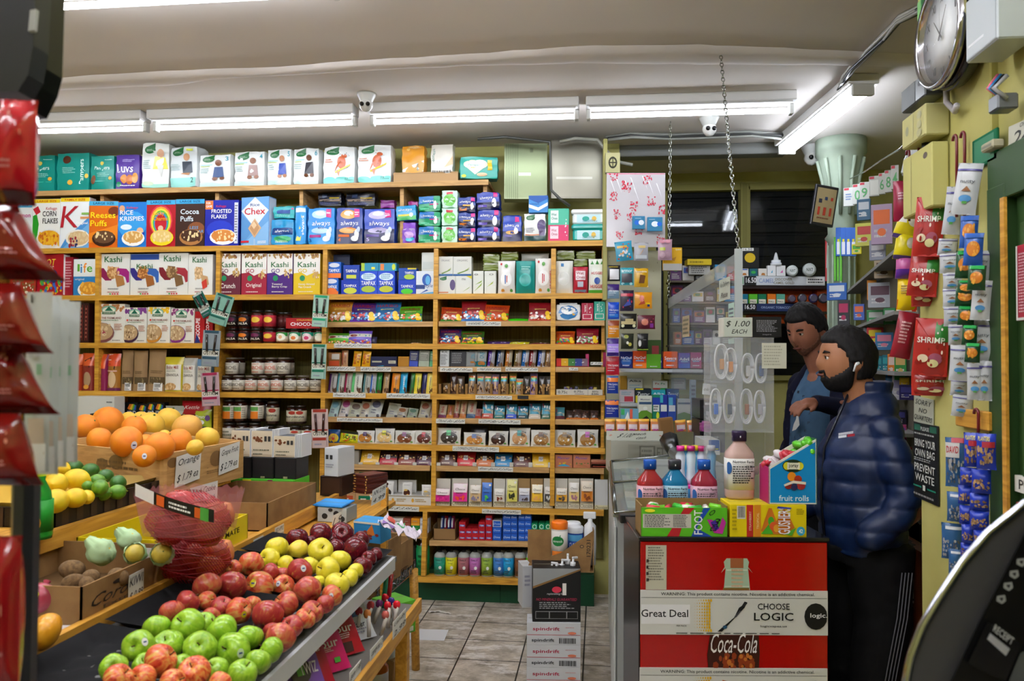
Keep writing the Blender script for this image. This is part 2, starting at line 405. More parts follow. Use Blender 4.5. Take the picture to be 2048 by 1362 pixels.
mb=MB();mb.box(XP-.001,XP+.012,1.88,2.085,1.285,1.325,('d8d8d0','c'));s_=plane_S((XP-.001,2.085,1.285),(0,-.2,0),(0,0,.04),(-1,0,0));paint(mb,s_,'T 222 .35 .5 .5 .6 PULL');mb.obj('sticker',door)
# rough plaster band across the ceiling
mb=MB();up=[(40,160),(330,141),(560,133),(700,121),(860,112),(1000,103),(1150,92),(1400,88),(1600,97),(1760,104),(1840,108)]
dn=[(40,181),(330,171),(420,155),(700,140),(860,133),(1000,127),(1150,125),(1400,129),(1600,127),(1760,130),(1840,133)]
N=60
def ip(tab,q):
 q*=len(tab)-1;i=min(int(q),len(tab)-2);f=q-i
 return(tab[i][0]+(tab[i+1][0]-tab[i][0])*f,tab[i][1]+(tab[i+1][1]-tab[i][1])*f)
def band(u,v):
 a=ip(up,u);c=ip(dn,u);wob=2.2*noise.noise(Vector((u*30,v*2,0)))
 p=atZ(a[0]+(c[0]-a[0])*v,a[1]+(c[1]-a[1])*v+wob,ZCEIL);p.z=ZCEIL-.001-.022*math.sin(PI*min(1,max(0,v)))**.4-.002*noise.noise(Vector((u*20,v*3,5)))
 return p
pl2=ramp_mat('fresh_plaster',[(.3,'dcd6d2'),(.7,'e6e0dc')],(1,1,1),3,3,.85,.15,.3,bscale=6)
mb.grid(band,N,6,pl2,flip=True);struct(mb.obj('trim_2'))
# ---------------------------------------------------------------- fluorescent fixtures
tube_m=emit('fluorescent_tube_light','eef4ff',TUBE_E);tube_a=emit('fill_tube_aisle','f4f6ff',TUBE_A)
wh=('dadada','d')
def fixture(p0,p1,label,wide=.12,tubes=((.03,0),),tm=None):
 p0=Vector(p0);p1=Vector(p1);L=(p1-p0).length;ang=math.atan2(p1.y-p0.y,p1.x-p0.x)
 r=root('fluorescent_light',((p0.x+p1.x)/2,(p0.y+p1.y)/2,ZCEIL),(0,0,ang));tag(r,label,'ceiling light','fluorescent ceiling lights')
 m=MB();m.box(-L/2,L/2,-wide/2,wide/2,-.055,-.0005,wh,.004);m.box(-L/2+.02,L/2-.02,-wide/2+.02,-wide/2+.024,-.062,-.055,wh)
 m.obj('housing',r)
 for(ty,_)in tubes:
  m=MB();m.tube([(-L/2+.03,ty,-.09),(L/2-.03,ty,-.09)],.014,tm or tube_m,10);m.obj('tube',r)
 for sx in(-1,1):
  m=MB();ys=[q[0]for q in tubes];m.box(sx*(L/2-.028),sx*(L/2-.002),min(ys)-.022,max(ys)+.022,-.115,-.055,('c9c9c4','p'),.004);m.obj('lamp_holder',r)
 return r
YL=4.53
fx=[(-40,292,'fluorescent light above the teal packs, part hidden by the monitor'),(303,712,'fluorescent light between the teal packs and the first camera'),(738,1158,'long fluorescent light just past the first dome camera'),(1172,1590,'fluorescent light above the counter chain')]
for x0,x1,lb in fx:
 a=atZ(x0,238,ZCEIL-.05);zx0=atY(x0,238,YL).x;zx1=atY(x1,238,YL).x
 fixture((zx0,YL,0),(zx1,YL,0),lb)
a=atZ(1572,303,ZCEIL-.09);c=atZ(1728,180,ZCEIL-.09);fixture((a.x,a.y,0),(c.x,c.y,0),'twin tube fluorescent light beside the stone column',.16,((.035,0),(-.035,0)))
a=atZ(75,8,ZCEIL-.09);fixture((a.x,a.y,0),(a.x+1.25,a.y-.01,0),'fluorescent light nearest the monitor at the top edge')
for(x,y)in((-2.9,2.5),(-1.6,2.5),(-.2,2.4),(-2.3,1.1),(-.95,1.1),(.35,1.1),(-1.6,-.4),(0,-.4)):  # unseen aisle fixtures, added out of frame as fill for the lower shelves
 fixture((x-.61,y,0),(x+.61,y,0),'fluorescent light over the aisle behind the camera',tm=tube_a)
 # ---------------------------------------------------------------- wooden wall shelving
PX=lambda px,py:atY(px,py,YF)
def zl(x0,y0,x1,y1):
 a=PX(x0,y0);c=PX(x1,y1);return lambda X:a.z+(c.z-a.z)*(X-a.x)/(c.x-a.x)
LV={'M0':zl(35,383,973,359),'M1':zl(72,497,1211,480),'M2':zl(69,591,1211,586),'M3':zl(150,685.5,1211,688.5),'M4':zl(150,781.6,1211,791),'M5':zl(600,885.5,1211,897),'M6':zl(670,1008,1209,1021),'M7':zl(850,1154,1100,1161),'T1':zl(650,644,1211,640.5),'T2':zl(650,733,1211,734),'T3':zl(650,834,1211,840),'T4':zl(650,928.5,1211,938),'T5D':zl(740,1066,833,1067.5),'T5':zl(862,1082,1100,1085)}
def shelf(name,px0,px1,th,m,depth=.37,front=0.0):
 z=LV[name];x0=PX(px0,600).x;x1=PX(px1,600).x;M_=MB()
 vs=[]
 for x in(x0,x1):
  for(y,dz)in((YF-front,0),(YF+depth,0),(YF+depth,-.019),(YF+.02,-.019),(YF+.02,-th),(YF-front,-th)):vs.append((x,y,z(x)+dz))
 M_.add(vs,[(0,1,7,6)[::-1],(1,2,8,7)[::-1],(2,3,9,8)[::-1],(3,4,10,9)[::-1],(4,5,11,10)[::-1],(5,0,6,11)[::-1],(0,1,2,3,4,5)[::-1],(6,7,8,9,10,11)],m)
 return M_
unit=root('wall_shelving',(PX(600,600).x,YF,0));tag(unit,'varnished pine wall shelving with many open bays along the back wall','shelving');UX=unit.location.copy()
def up_(M_,name,**k):
 for i,p in enumerate(M_.v):M_.v[i]=(p[0]-UX.x,p[1]-UX.y,p[2]-UX.z)
 return M_.obj(name,unit,**k)
up_(shelf('M0',-40,975,.034,WOODP),'shelf_board')
for n_,a0,a1 in(('M1',-60,1211),('M2',-60,1211),('M3',-60,1211),('M4',-60,1211),('M5',-60,1211),('M6',400,1209),('M7',838,1105)):
 up_(shelf(n_,a0,a1,.036,WOOD),'shelf_board')
for n_,a0,a1 in(('T1',652,867),('T1',877,1103),('T1',1111,1209),('T2',652,867),('T2',877,1103),('T2',1111,1209),('T3',652,865),('T3',875,1101),('T3',1111,1209),('T4',644,862),('T4',873,1100),('T4',1111,1209),('T5D',660,858),('T5',862,1100)):
 up_(shelf(n_,a0,a1,.034,WOODP,.36,-.012),'shelf_board')
def post(px,ya,yb,w,m=WOOD,y0=YF+.004,d=.35,pxb=None):
 c=PX(px,ya);e=PX(pxb or px,yb);M_=MB();x=c.x
 vs=[(q.x+s*w/2,y,q.z)for q in(e,c)for(y)in(y0,y0+d)for s in(-1,1)]
 M_.add(vs,[(0,2,3,1),(4,5,7,6),(0,1,5,4),(2,6,7,3),(0,4,6,2),(1,3,7,5)],m);up_(M_,'upright')
for px in(195,427,597,800,968):post(px,{195:383,427:376,597:371,800:366,968:362}[px]+1,486,.026,WOODP,YF+.05,.3)
for px,pb in((194,190),(436,428),(650,642),(872,866),(1107,1104)):
 post(px,497,1012,.03,pxb=pb)
for px,pb in((-30,-30),):post(px,497,1012,.03,pxb=pb)
post(850,1018,1152,.03,pxb=846);post(1104,1024,1160,.03);post(1207,488,1020,.02,pxb=1204,y0=YF+.06)
post(660,1018,1152,.03)
mb=MB();mb.box(-4.6,PX(1209,600).x,YB-.03,YB-.002,.25,atY(600,482,YF).z,bw);up_(mb,'back_panel')
mb=MB();ggr=ramp_mat('green_plinth_paint',[(.3,'0c3a22'),(.7,'12482c')],(1,1,1),4,4,.5,.3,.1)
mb.box(PX(560,600).x,PX(1190,600).x,YF+.1,YB-.04,0,.205,ggr,.002);mb.box(PX(1000,600).x,PX(1001,600).x,YF+.098,YF+.101,0,.2,('08281a','d'));up_(mb,'plinth')
# ================================================================ GOODS ON THE WALL SHELVES
REC=[];CX={}
def ctx(lev,phrase,name='box',cat='box',group=None,dy=.0,**k):
 CX.clear();CX.update(lev=lev,phrase=phrase,name=name,cat=cat,group=group,dy=dy,Y=YF+.03,opt=k)
def wh(x0,x1,yt,yb,Y):
 a=atY(x0,yb,Y);b_=atY(x1,yb,Y);c=atY((x0+x1)/2,yt,Y);e=atY((x0+x1)/2,yb,Y)
 return(a+b_)/2,b_.x-a.x,c.z-e.z
def a(kd,x0,x1,yt,col,desc,ops='',yb=None,**o):
 q=dict(CX['opt']);q.update(o);Y=CX['Y']+q.get('dy',CX['dy']);xm=(x0+x1)/2
 lev=q.get('lev',CX['lev'])
 p,w,_=wh(x0,x1,yt,yb or yt+10,Y)
 z=LV[lev](p.x)+.0006 if(yb is None and isinstance(lev,str))else(atY(xm,yb,Y).z)
 h=atY(xm,yt,Y).z-z;lean=q.get('lean',0);h/=math.cos(lean);d=q.get('d')
 kk=q.get('k')
 if kd=='C':m=carton(w*.985,d or .06,h,col,ops,kk or 'c',q.get('side'),'',q.get('top'))
 elif kd=='S':m=softpack(w*.96,d or .11,h*.97,col,ops,kk or 'p',q.get('rnd',.2),q.get('wr',.004),back=q.get('back'))
 elif kd=='P':m=pouch(w*1.0,h,d or .035,col,ops,kk or 'p',back=q.get('back'),crimp=q.get('crimp',.06),nu=q.get('n',8),nv=q.get('n',8)+2,gusset=q.get('gus',False))
 elif kd=='J':m=jar(w/2*.97,h,q.get('gl','2a0c06'),col,q.get('lid','2a2a2a'),ops,lidh=q.get('lh',.014))
 elif kd=='L':m=q['fn'](w,h,col)
 nm=q.get('name',CX['name']);o_=m.obj(nm,None,(p.x,Y,z),(-lean,q.get('roll',0),q.get('rz',0)))
 if 'name' not in q and CX['name']=='x':raise 0
 REC.append(dict(o=o_,desc=desc,phrase=q.get('phrase',CX['phrase']),cat=q.get('cat',CX['cat']),group=q.get('group',CX['group'])))
 return o_
ORD='first second third fourth fifth sixth seventh eighth ninth tenth eleventh twelfth thirteenth fourteenth fifteenth sixteenth seventeenth eighteenth nineteenth twentieth'.split()
def words_(s_):return len(re.findall(r"[A-Za-z0-9][A-Za-z0-9'-]*",s_))
def finish_labels():
 used=set();cnt={}
 for r in REC:cnt[(r['desc'],r['phrase'])]=cnt.get((r['desc'],r['phrase']),0)+1
 seq={}
 for i,r in enumerate(REC):
  key=(r['desc'],r['phrase']);L=(r['desc']+', '+r['phrase'])if r['phrase']else r['desc']
  if cnt[key]>1:
   seq[key]=seq.get(key,0)+1;n_=seq[key]
   od='last' if n_==cnt[key]else(ORD[n_-1]if n_<=20 else 'later')
   if n_==1:od='first'
   base='%s, %s from the left %s'%(r['desc'],od,r['phrase'])if od not in('last',)else '%s, last in line %s'%(r['desc'],r['phrase'])
   L=base
   k2=0
   while(L in used)and k2<5:k2+=1;L=base+' '+'again'*k2
  if words_(L)>16:L=L.replace(' '+r['phrase'],'').replace(' stacked on top','')
  used.add(L);tag(r['o'],L,r['cat'],r['group'])
  if words_(L)>16 or words_(L)<4:print('LABEL LEN',words_(L),L)
  # ---- art templates
def txt(c,cu,cv,w,h,s_,k='T'):return '%s %s %g %g %g %g %s;'%(k,c,cu,cv,w,h,s_)
def cereal(title,tc,bowl='c98a3a',head='',hc='',w=.8,ty=.68,th=.22,bowlc='fff',extra=''):
 s_=extra
 if head:s_+='R %s 0 .9 1 1;'%hc+txt('c33' if hc in('fd0',)else '036',.5,.95,.7,.05,head)
 s_+='E %s .55 .2 .4 .17;E %s .55 .23 .35 .13;D %s 26 .27 .14 .83 .32 .045;D %s 14 .27 .14 .83 .32 .035;'%(bowlc,bowl,bowl,'f3d9a0')
 return s_+txt(tc,.5,ty,w,th,title)
 # ---- top plank
ctx('M0','on the top plank','diaper_pack','diaper pack','diaper packs on the top plank',d=.13)
TEAL='0c8f84'
def pam(n=''):return 'R 3ab8a8 .1 .25 .9 .27;T d8f4ee .5 .62 .62 .13 Pampers;E e0c85a .5 .76 .08 .05;E 7a4a2c .14 .3 .1 .13;E e8b040 .84 .34 .07 .05;L 8ed8cc 3 .3 .38 .8 .5;L bfe8e0 1 .6 .86 .92 .9'
a('S',14,51,305,TEAL,'teal diaper pack with a green corner, part hidden by the red bags','R 5ab82a .5 .84 .95 .97;L 8ed8cc 4 .3 .4 .9 .6',d=.12)
a('S',50,112,307,TEAL,'teal diaper pack squeezed beside the green cornered one',pam())
a('S',112,181,302,TEAL,'widest teal diaper pack with its writing turned upright','V d8f4ee .78 .5 .18 .66 Pampers;E 5a3020 .3 .82 .14 .1;E e8c040 .92 .38 .06 .06;E e8b040 .42 .22 .08 .07;L 8ed8cc 4 .2 .45 .6 .62',roll=0)
a('S',180,230,308,TEAL,'narrow teal diaper pack next to the purple one',pam())
a('S',230,281,306,'4a2090','purple diaper pack with white lettering and orange bears','T f4f0ff .4 .6 .66 .24 Luvs;E d88a3a .36 .3 .13 .13;E c8702a .6 .28 .15 .14;E e0a050 .82 .32 .13 .15;E 1c8a5a .14 .14 .1 .08;L fff 1 .2 .08 .9 .13;L b0a0e0 2 .3 .78 .8 .86',d=.1)
LEAF='E 1e6a38 .3 .84 .2 .085;P 1e6a38 .14 .9 .5 .99 .48 .86;T cfe8d0 .3 .84 .26 .05 seventh~generation;'
SG=lambda w_,sk,cl,num='':LEAF+'R 8fd4e0 .06 .665 .44 .685;L b8d070 1 .06 .6 .4 .66;L 9ab8b8 3 .06 .42 .34 .58;R bfe4e0 0 0 1 .1;E cfeae6 .3 .1 .35 .05;E %s .62 .72 .1 .085;P %s .5 .6 .76 .6 .8 .3 .46 .3;E %s .52 .26 .08 .05;E %s .74 .26 .08 .05;'%(sk,cl,sk,sk)+(txt('1a90a8',.9,.86,.1,.14,num)if num else '')
WHT='dfe3e2'
a('S',284,339,281,'e3e6e2','tall white diaper pack with a baby in a yellow wrap',LEAF+'E d8a684 .68 .76 .13 .1;P e8e05a .5 .68 .86 .68 .96 .42 .42 .42;P d0d2cc .56 .5 .8 .5 .72 .24;L 9ab8b8 5 .06 .42 .36 .62;R 9fd8c8 0 0 1 .09;E cbe4c0 .25 .1 .2 .05',d=.14,rz=.12)
a('S',338,398,289,'d2d8da','grey white diaper pack with a toddler in a navy top',LEAF+'E c8946c .62 .72 .11 .09;P 22303e .46 .62 .8 .62 .84 .36 .5 .36;P c8946c .4 .34 .8 .42 .7 .3;R 8fd4cc 0 0 .96 .24;T 2a5a50 .82 .18 .1 .13 2;R d8e04a .6 .88 .84 .93;L 9ab8b8 4 .06 .42 .4 .58',d=.14,rz=-.1)
for x0,x1,yt,sk,cl,num,ds in((396,464,306,'7a4a30','2a4a80','3','white diaper pack with a sitting child in blue trousers'),(466,532,300,'8a5a40','9a7a74','4','white diaper pack with a standing child in a patterned dress'),(533,585,295,'b07a58','2a48a8','5','white diaper pack with a small child in blue dungarees'),(585,640,293,'6a4028','2c2c34','6','white diaper pack with a child in dark clothes')):
 a('S',x0,x1,yt,WHT,ds,SG(1,sk,cl,num),d=.12,rz=-.05)
for x0,x1,yt,ds in((645,712,289,'white diaper pack with an orange fox, next to the child packs'),(713,785,286,'white diaper pack with an orange fox, next to the yellow pack')):
 a('S',x0,x1,yt,WHT,ds,LEAF+'E c8643c .58 .56 .13 .16;E c8643c .66 .74 .09 .06;P c8643c .44 .5 .56 .6 .36 .3;P e8c838 .4 .34 .86 .52 .84 .47 .4 .29;P d07848 .44 .36 .5 .2 .54 .38;R 7fd4cc 0 0 1 .13;E 7fd4cc .2 .13 .16 .05;E 7fd4cc .6 .14 .2 .05;E 7fd4cc .9 .13 .12 .05;L d88a6a 2 .06 .56 .36 .66;D 555 8 .5 .4 .9 .85 .012;T 2a7a70 .82 .12 .26 .07 54~count',d=.13)
a('C',786,917,344,'b5936a','low kraft tray holding the yellow and the clear pack','R a08058 .02 .85 .98 .92',d=.2,name='cardboard_tray',cat='tray',group=None,k='d')
a('S',802,850,289,'d8921e','yellow and white wipes pack standing in the kraft tray','P e8e4da 0 0 1 0 1 .42 .5 .3 0 .1;P e8e4da .1 .1 1 .46 1 .1;E f0c060 .3 .85 .07 .06;V 4a8a90 .7 .2 .1 .26 genius;L f0d8a0 2 .3 .9 .9 .96',yb=346,d=.09,name='wipes_pack',cat='wipes pack',group=None)
a('S',860,907,286,'d6d2c6','clear wrapped white wipes pack standing in the kraft tray','V 7a9a90 .12 .6 .14 .5 Honest;P e0b48a .6 .2 1 .3 1 .6 .9 .5;B 222 .05 .02 .9 .1',yb=347,d=.09,name='wipes_pack',cat='wipes pack',group=None)
a('S',918,998,312,'10a090','teal wipes pack with a white heart, hanging over the plank end','E f4f0c8 .3 .66 .2 .2;E f4f0c8 .52 .66 .2 .2;P f4f0c8 .12 .6 .7 .6 .4 .2;E fbfbf4 .31 .65 .16 .17;E fbfbf4 .5 .65 .16 .17;P fbfbf4 .16 .6 .66 .6 .4 .27;T 50a898 .4 .6 .34 .1 Pampers;R e8c020 .72 .4 .84 .84;E e8c8a0 .58 .2 .14 .09;E c8d820 .1 .12 .06 .07;L e8c020 1 .3 .46 .56 .54',yb=358,d=.1,name='wipes_pack',cat='wipes pack',group=None,rz=.15)
# ---- second shelf: cereal
ctx('M1','on the second shelf','cereal_box','cereal box','cereal boxes on the second shelf',d=.07)
a('C',14,65,406,'e8ecec','white and pink swirl cereal box half hidden by red bags',cereal('Cinnamon~Toast~Crunch','c8308a','c89050','LARGE SIZE','3ab0e0',.9,.6,.36,extra='R 3a3ab0 0 0 1 .12;P 7a3aa8 0 0 1 0 1 .3;'),side='ddd')
a('C',65,121,398,'f2f2ee','white cereal box with yellow header, black and green lettering','P 28a02a 0 0 .17 0 .2 .3 .24 .5 .16 .7 .02 .66;P c02030 .02 .8 .2 .86 .3 .74 .14 .68;R f2d21e 0 .92 1 1;T c03010 .52 .955 .7 .04 LARGE~SIZE;'.replace('LARGE~SIZE','LARGE SIZE')+'E e8e4dc .62 .2 .46 .19;E e8a020 .62 .22 .4 .15;D f0b828 34 .3 .1 .98 .34 .05;D d06a18 12 .3 .1 .98 .3 .04;T 222 .66 .63 .56 .25 CORN~FLAKES;I c03040 .7 .8 .4 .07 Kelloggs;R fff .04 .02 .17 .12;B 222 .06 .03 .16 .1',side='e8e8e4')
a('C',121,180,395,'eef2f4','white and blue cereal box with a huge red letter K','P 4a94d8 0 0 1 0 1 .62 .2 .2;P 70b0e4 .1 .0 1 0 1 .5;R f2d21e 0 .92 1 1;T c03010 .5 .955 .7 .04 FAMILY SIZE;E f0ece4 .62 .2 .42 .17;E d8b888 .64 .2 .36 .14;D e0c898 26 .36 .1 .95 .3 .04;D 9a2030 8 .3 .05 .6 .22 .04;D 303060 5 .4 .05 .7 .2 .035;I b01c2c .36 .62 .6 .42 K;R d8905a .7 .58 1 .62;R 88b858 .74 .66 1 .7;T fff .76 .49 .4 .06 Original',side='e8e8e4')
a('C',176,236,402,'e06a10','orange cereal box with yellow lettering and a dark bowl',cereal('Reeses~Puffs','ffe21e','6a4830','LARGE SIZE','48b0dc',.84,.61,.3,'3a1c10','E 7a3414 .86 .78 .2 .1;P f08a20 0 .3 1 .5 1 .2 0 .1;'),side='c85a10',roll=.02)
a('C',236,294,404,'1878d0','bright blue cereal box with white lettering and a white bowl',cereal('RICE~KRISPIES','fff','d8a458','','',.84,.7,.23,extra='E 38a0e8 .5 .5 .5 .3;E e0a880 .14 .86 .1 .07;E e8b48c .78 .36 .12 .08;P 2048b0 .66 .3 .95 .34 .9 .12;E e8f4fc .3 .45 .2 .06;I e03040 .5 .87 .4 .06 Kelloggs;'),side='1460b0')
a('C',293,352,400,'b00c20','red cereal box with a rainbow arch and pale bowl',cereal('Lucky~Charms','f4a020','e8c878','LARGE SIZE','3aa8dc',.5,.66,.2,'f0d820','E d8304a .5 .56 .4 .34;E f0a030 .5 .55 .36 .31;E f0e040 .5 .54 .32 .28;E 50b848 .5 .53 .28 .25;E 3888d0 .5 .52 .24 .22;E c01828 .5 .5 .2 .2;E e8c0a0 .5 .4 .09 .06;'),side='900c18')
a('C',351,410,398,'3a1c12','dark brown cereal box with white puffy lettering',cereal('Cocoa~Puffs','e8f4fc','4a2a18','LARGE SIZE','3aa8dc',.64,.66,.26,'b07840','E 8a5028 .72 .36 .3 .16;I 50b0e8 .74 .36 .5 .14 LESS~SUGAR;D e8dcc8 10 .3 .1 .9 .28 .02;'),side='2a140c')
a('C',410,478,400,'1420a0','royal blue cereal box with white slanted lettering',cereal('FROSTED~FLAKES','fff','d8883c','','',.6,.7,.2,extra='R e07830 0 .8 .24 .99;T fff .12 .9 .18 .12 FUN~GAME;E 2038c0 .45 .36 .4 .2;I e03040 .48 .86 .3 .06 Kelloggs;R d8dce8 .88 .06 .99 .94;L 556 14 .89 .1 .98 .9;'),side='101880')
a('C',480,541,394,'6ca4dc','pale blue cereal box with a white diamond and red lettering','P e4ecf4 .5 1 1 .72 .5 .36 0 .72;P 8abce8 0 0 1 0 1 .5;P 5c96d0 0 0 .5 .36 0 .66;P e4ecf4 .5 1 1 .72 .5 .4 0 .72;T 1c3a80 .5 .84 .34 .06 Rice;T c81c24 .5 .71 .76 .14 Chex;P d8b088 .5 .56 .74 .36 .5 .16 .26 .36;P c49468 .5 .52 .68 .36 .5 .2 .32 .36;P e4c8a0 .48 .5 .58 .42 .48 .34 .38 .42;R a8c8e8 .47 0 .53 .14;R d02030 0 .07 .3 .11;L fff 2 .62 .04 .95 .1',side='c8d4e8',d=.09,rz=-.16)
# ---- second shelf: pads
ctx('M1','on the second shelf','pad_pack','sanitary pad pack','pad packs on the second shelf',d=.09)
ALW=lambda y=.52,c='fff':'I %s .5 %g .66 .16 always;'%(c,y)
PADW='E e8eef8 .78 .28 .09 .14;E e8eef8 .7 .16 .14 .08;E d0dcf0 .84 .4 .06 .08;'
a('S',541,589,436,'1890c8','blue and green pad pack standing at the cereal end','R 0c3c80 .04 .4 .96 .66;I fff .48 .52 .6 .14 always;E 40b070 .5 .24 .4 .12;L e0f0e0 2 .2 .1 .8 .2',yb=None)
a('S',545,590,412,'30a8b0','teal and navy pad pack lying on the blue green one','R 104890 .2 .4 .8 .7;L 90e0d0 2 .1 .15 .9 .35;E d83880 .92 .8 .06 .1',yb=437,d=.08)
a('S',590,613,408,'3098e0','narrow blue and yellow pad pack standing on edge','P e8d850 .1 .1 .5 .1 .8 .6 .5 .8;V fff .75 .5 .3 .5 always;R d8ecf8 .05 .84 .95 .95')
def alwbig(bg,bg2,hal,pill,pc,num):
 return 'R %s 0 0 1 .42;E %s .46 .82 .32 .12;E fff .46 .85 .18 .06;R d02080 .68 .74 .88 .97;L fff 2 .7 .78 .86 .9;'%(bg2,hal)+'E %s .46 .38 .34 .08;'%hal+ALW(.56)+'T %s .5 .45 .2 .05 MAXI;R %s .08 .2 .5 .27;T %s .12 .12 .1 .1 %s;'%(pc,pill,pc,num)+PADW
a('S',615,671,413,'1888d8','bright blue pad pack with white script and magenta tag',alwbig('1888d8','2a98e0','b8d8f8','a02080','0c3a80','3'),d=.1,rnd=.1,k='p')
a('S',672,727,413,'20409a','navy pad pack with orange glow and magenta tag',alwbig('20409a','161a4c','f0a858','d86818','e07018','4'),d=.1,rnd=.1)
a('S',727,791,415,'1c44b4','royal blue pad pack with lilac glow and magenta tag',alwbig('','141a50','c0b8e0','6050a0','c8b8f0','5'),d=.1,rnd=.1)
for x0,x1,ds in((634,684,'dark navy pad pack stacked behind the bright blue one'),(690,752,'dark navy pad pack stacked behind the royal blue one')):
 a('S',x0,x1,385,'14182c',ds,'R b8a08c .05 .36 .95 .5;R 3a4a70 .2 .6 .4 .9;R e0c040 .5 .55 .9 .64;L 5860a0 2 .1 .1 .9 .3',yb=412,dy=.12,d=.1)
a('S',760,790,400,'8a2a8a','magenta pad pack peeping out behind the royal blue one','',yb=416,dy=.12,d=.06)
a('S',792,834,410,'1090c8','small blue and green pad pack on the purple one','R 48b060 0 0 1 .3;R e8d040 .1 .3 .7 .42;I fff .45 .7 .7 .2 always;E fff .75 .35 .1 .16',yb=441,d=.08,roll=-.06)
a('S',804,832,443,'7a3ab8','narrow violet pad pack under the small blue one','I fff .5 .66 .8 .12 always;E d0a8e8 .5 .4 .36 .16;E 38b8d8 .6 .2 .34 .1')
a('S',815,836,402,'b03890','pink pad pack standing behind the green stack','',dy=.1,yb=440,d=.05)
for i,(yt,yb)in enumerate(((451,None),(422,452),(391,423))):
 a('S',836,882,yt,'0c9460','green pad pack, %s in the pile of three'%('lowest','middle','topmost')[i],'R 0a6ab0 0 .5 .7 1;I fff .4 .66 .6 .18 always;R c03080 .5 .42 .9 .5;E fff .76 .4 .08 .28;L 60d0a0 1 .1 .1 .6 .25',yb=yb,d=.1,phrase='beside the mint pile',roll=(0,.02,-.03)[i])
for i,(yt,yb)in enumerate(((450,None),(415,451),(379,416))):
 a('S',882,916,yt,'c0e8d0','pale mint pad pack, %s of its pile'%('lowest','middle','topmost')[i],'E 68c048 .5 .45 .38 .34;T f4fff4 .5 .5 .6 .14 ultra thin;R d04858 .3 .76 .7 .88',yb=yb,d=.1,phrase='second shelf',rnd=.25)
for i,(yt,yb)in enumerate(((454,None),(424,455),(393,425))):
 a('S',915,952,yt,'1c3a8c','small navy and orange pad pack, %s of three'%('lowest','middle','topmost')[i],'R 16183c 0 0 1 .45;I fff .4 .68 .62 .2 always;R d87820 .04 .14 .5 .3;R e8b040 .3 .42 .8 .5;E fff .8 .4 .1 .24;R d02080 .74 .7 .96 .96',yb=yb,d=.1,phrase='beside the mint pile')
for i,(yt,yb)in enumerate(((453,None),(418,455),(383,419))):
 a('S',953,1001,yt,'1c3aa0','navy and violet pad pack, %s of the near pile'%('lowest','middle','topmost')[i],'R 16183c 0 0 1 .42;I fff .4 .66 .56 .2 always;R 6a58b8 .04 .14 .44 .28;E fff .76 .38 .1 .26;R d02080 .74 .7 .92 .98',yb=yb,d=.12,phrase='second shelf',roll=(0,.02,-.05)[i])
a('S',1004,1044,429,'1c44b0','royal blue pad pack standing alone with a torn top','R 16184c 0 0 1 .4;I fff .5 .6 .72 .16 always;E e0a858 .5 .36 .32 .07;R 5a50a0 .1 .2 .5 .27;E fff .7 .42 .1 .12;R d02080 .66 .74 .88 .96',d=.09)
a('S',1047,1093,425,'dfe2dc','white pad pack with green leaf and purple figure',LEAF+'E 5a4a78 .8 .56 .2 .22;P 5a4a78 .66 .5 1 .5 .96 .2 .7 .2;R 1a4448 0 0 1 .2;R c87848 .04 .22 .7 .26;L 889 3 .08 .32 .5 .5',d=.1,name='pad_pack')
a('C',1057,1096,391,'3a8ad0','blue pad box with white bird wings, laid on the white pack','P e8f0f8 0 .5 .5 .3 1 .6 1 .4 .5 .1 0 .3;I 0c3a90 .3 .5 .5 .14 always;P 2058a8 0 .8 .5 .55 1 .8 1 1 0 1',yb=425,d=.08,name='pad_box')
a('C',1096,1138,417,'50c0a0','mint and pink wipes box with two square packs drawn on it','R d8386c 0 0 1 .5;R e8f4ee .12 .56 .5 .94;T 208878 .3 .76 .3 .2 Wet~Ones;R f4dce8 .1 .08 .5 .46;T b02058 .3 .28 .3 .2 Wet~Ones;D fff 6 .7 .1 .92 .9 .03',d=.1,name='wipes_box',cat='wipes box',group=None)
def tub(w,h,col):
 m=MB();m.box(-w/2*.92,w/2*.92,0,.11,0,h*.7,(col,'p'),.012);m.box(-w/2,w/2,-.004,.114,h*.68,h,(col if col!='e8eeee' else 'f0f4f4','p'),.01)
 paint(m,plane_S((-w/2*.84,0,h*.08),(w*.84,0,0),(0,0,h*.55),(0,-1,0)),'R c8eaf4 .1 .0 .9 1;E 28a898 .4 .5 .12 .3;E e8c050 .68 .5 .08 .3;L 48a0a8 2 .3 .1 .8 .4')
 return m
a('L',1143,1211,448,'18a8a0','teal wipes tub under the white one',fn=tub,name='wipes_tub',cat='wipes tub',group='wipes tubs')
a('L',1142,1213,418,'e8eeee','white wipes tub on top of the teal one',yb=448,fn=tub,name='wipes_tub',cat='wipes tub',group='wipes tubs')
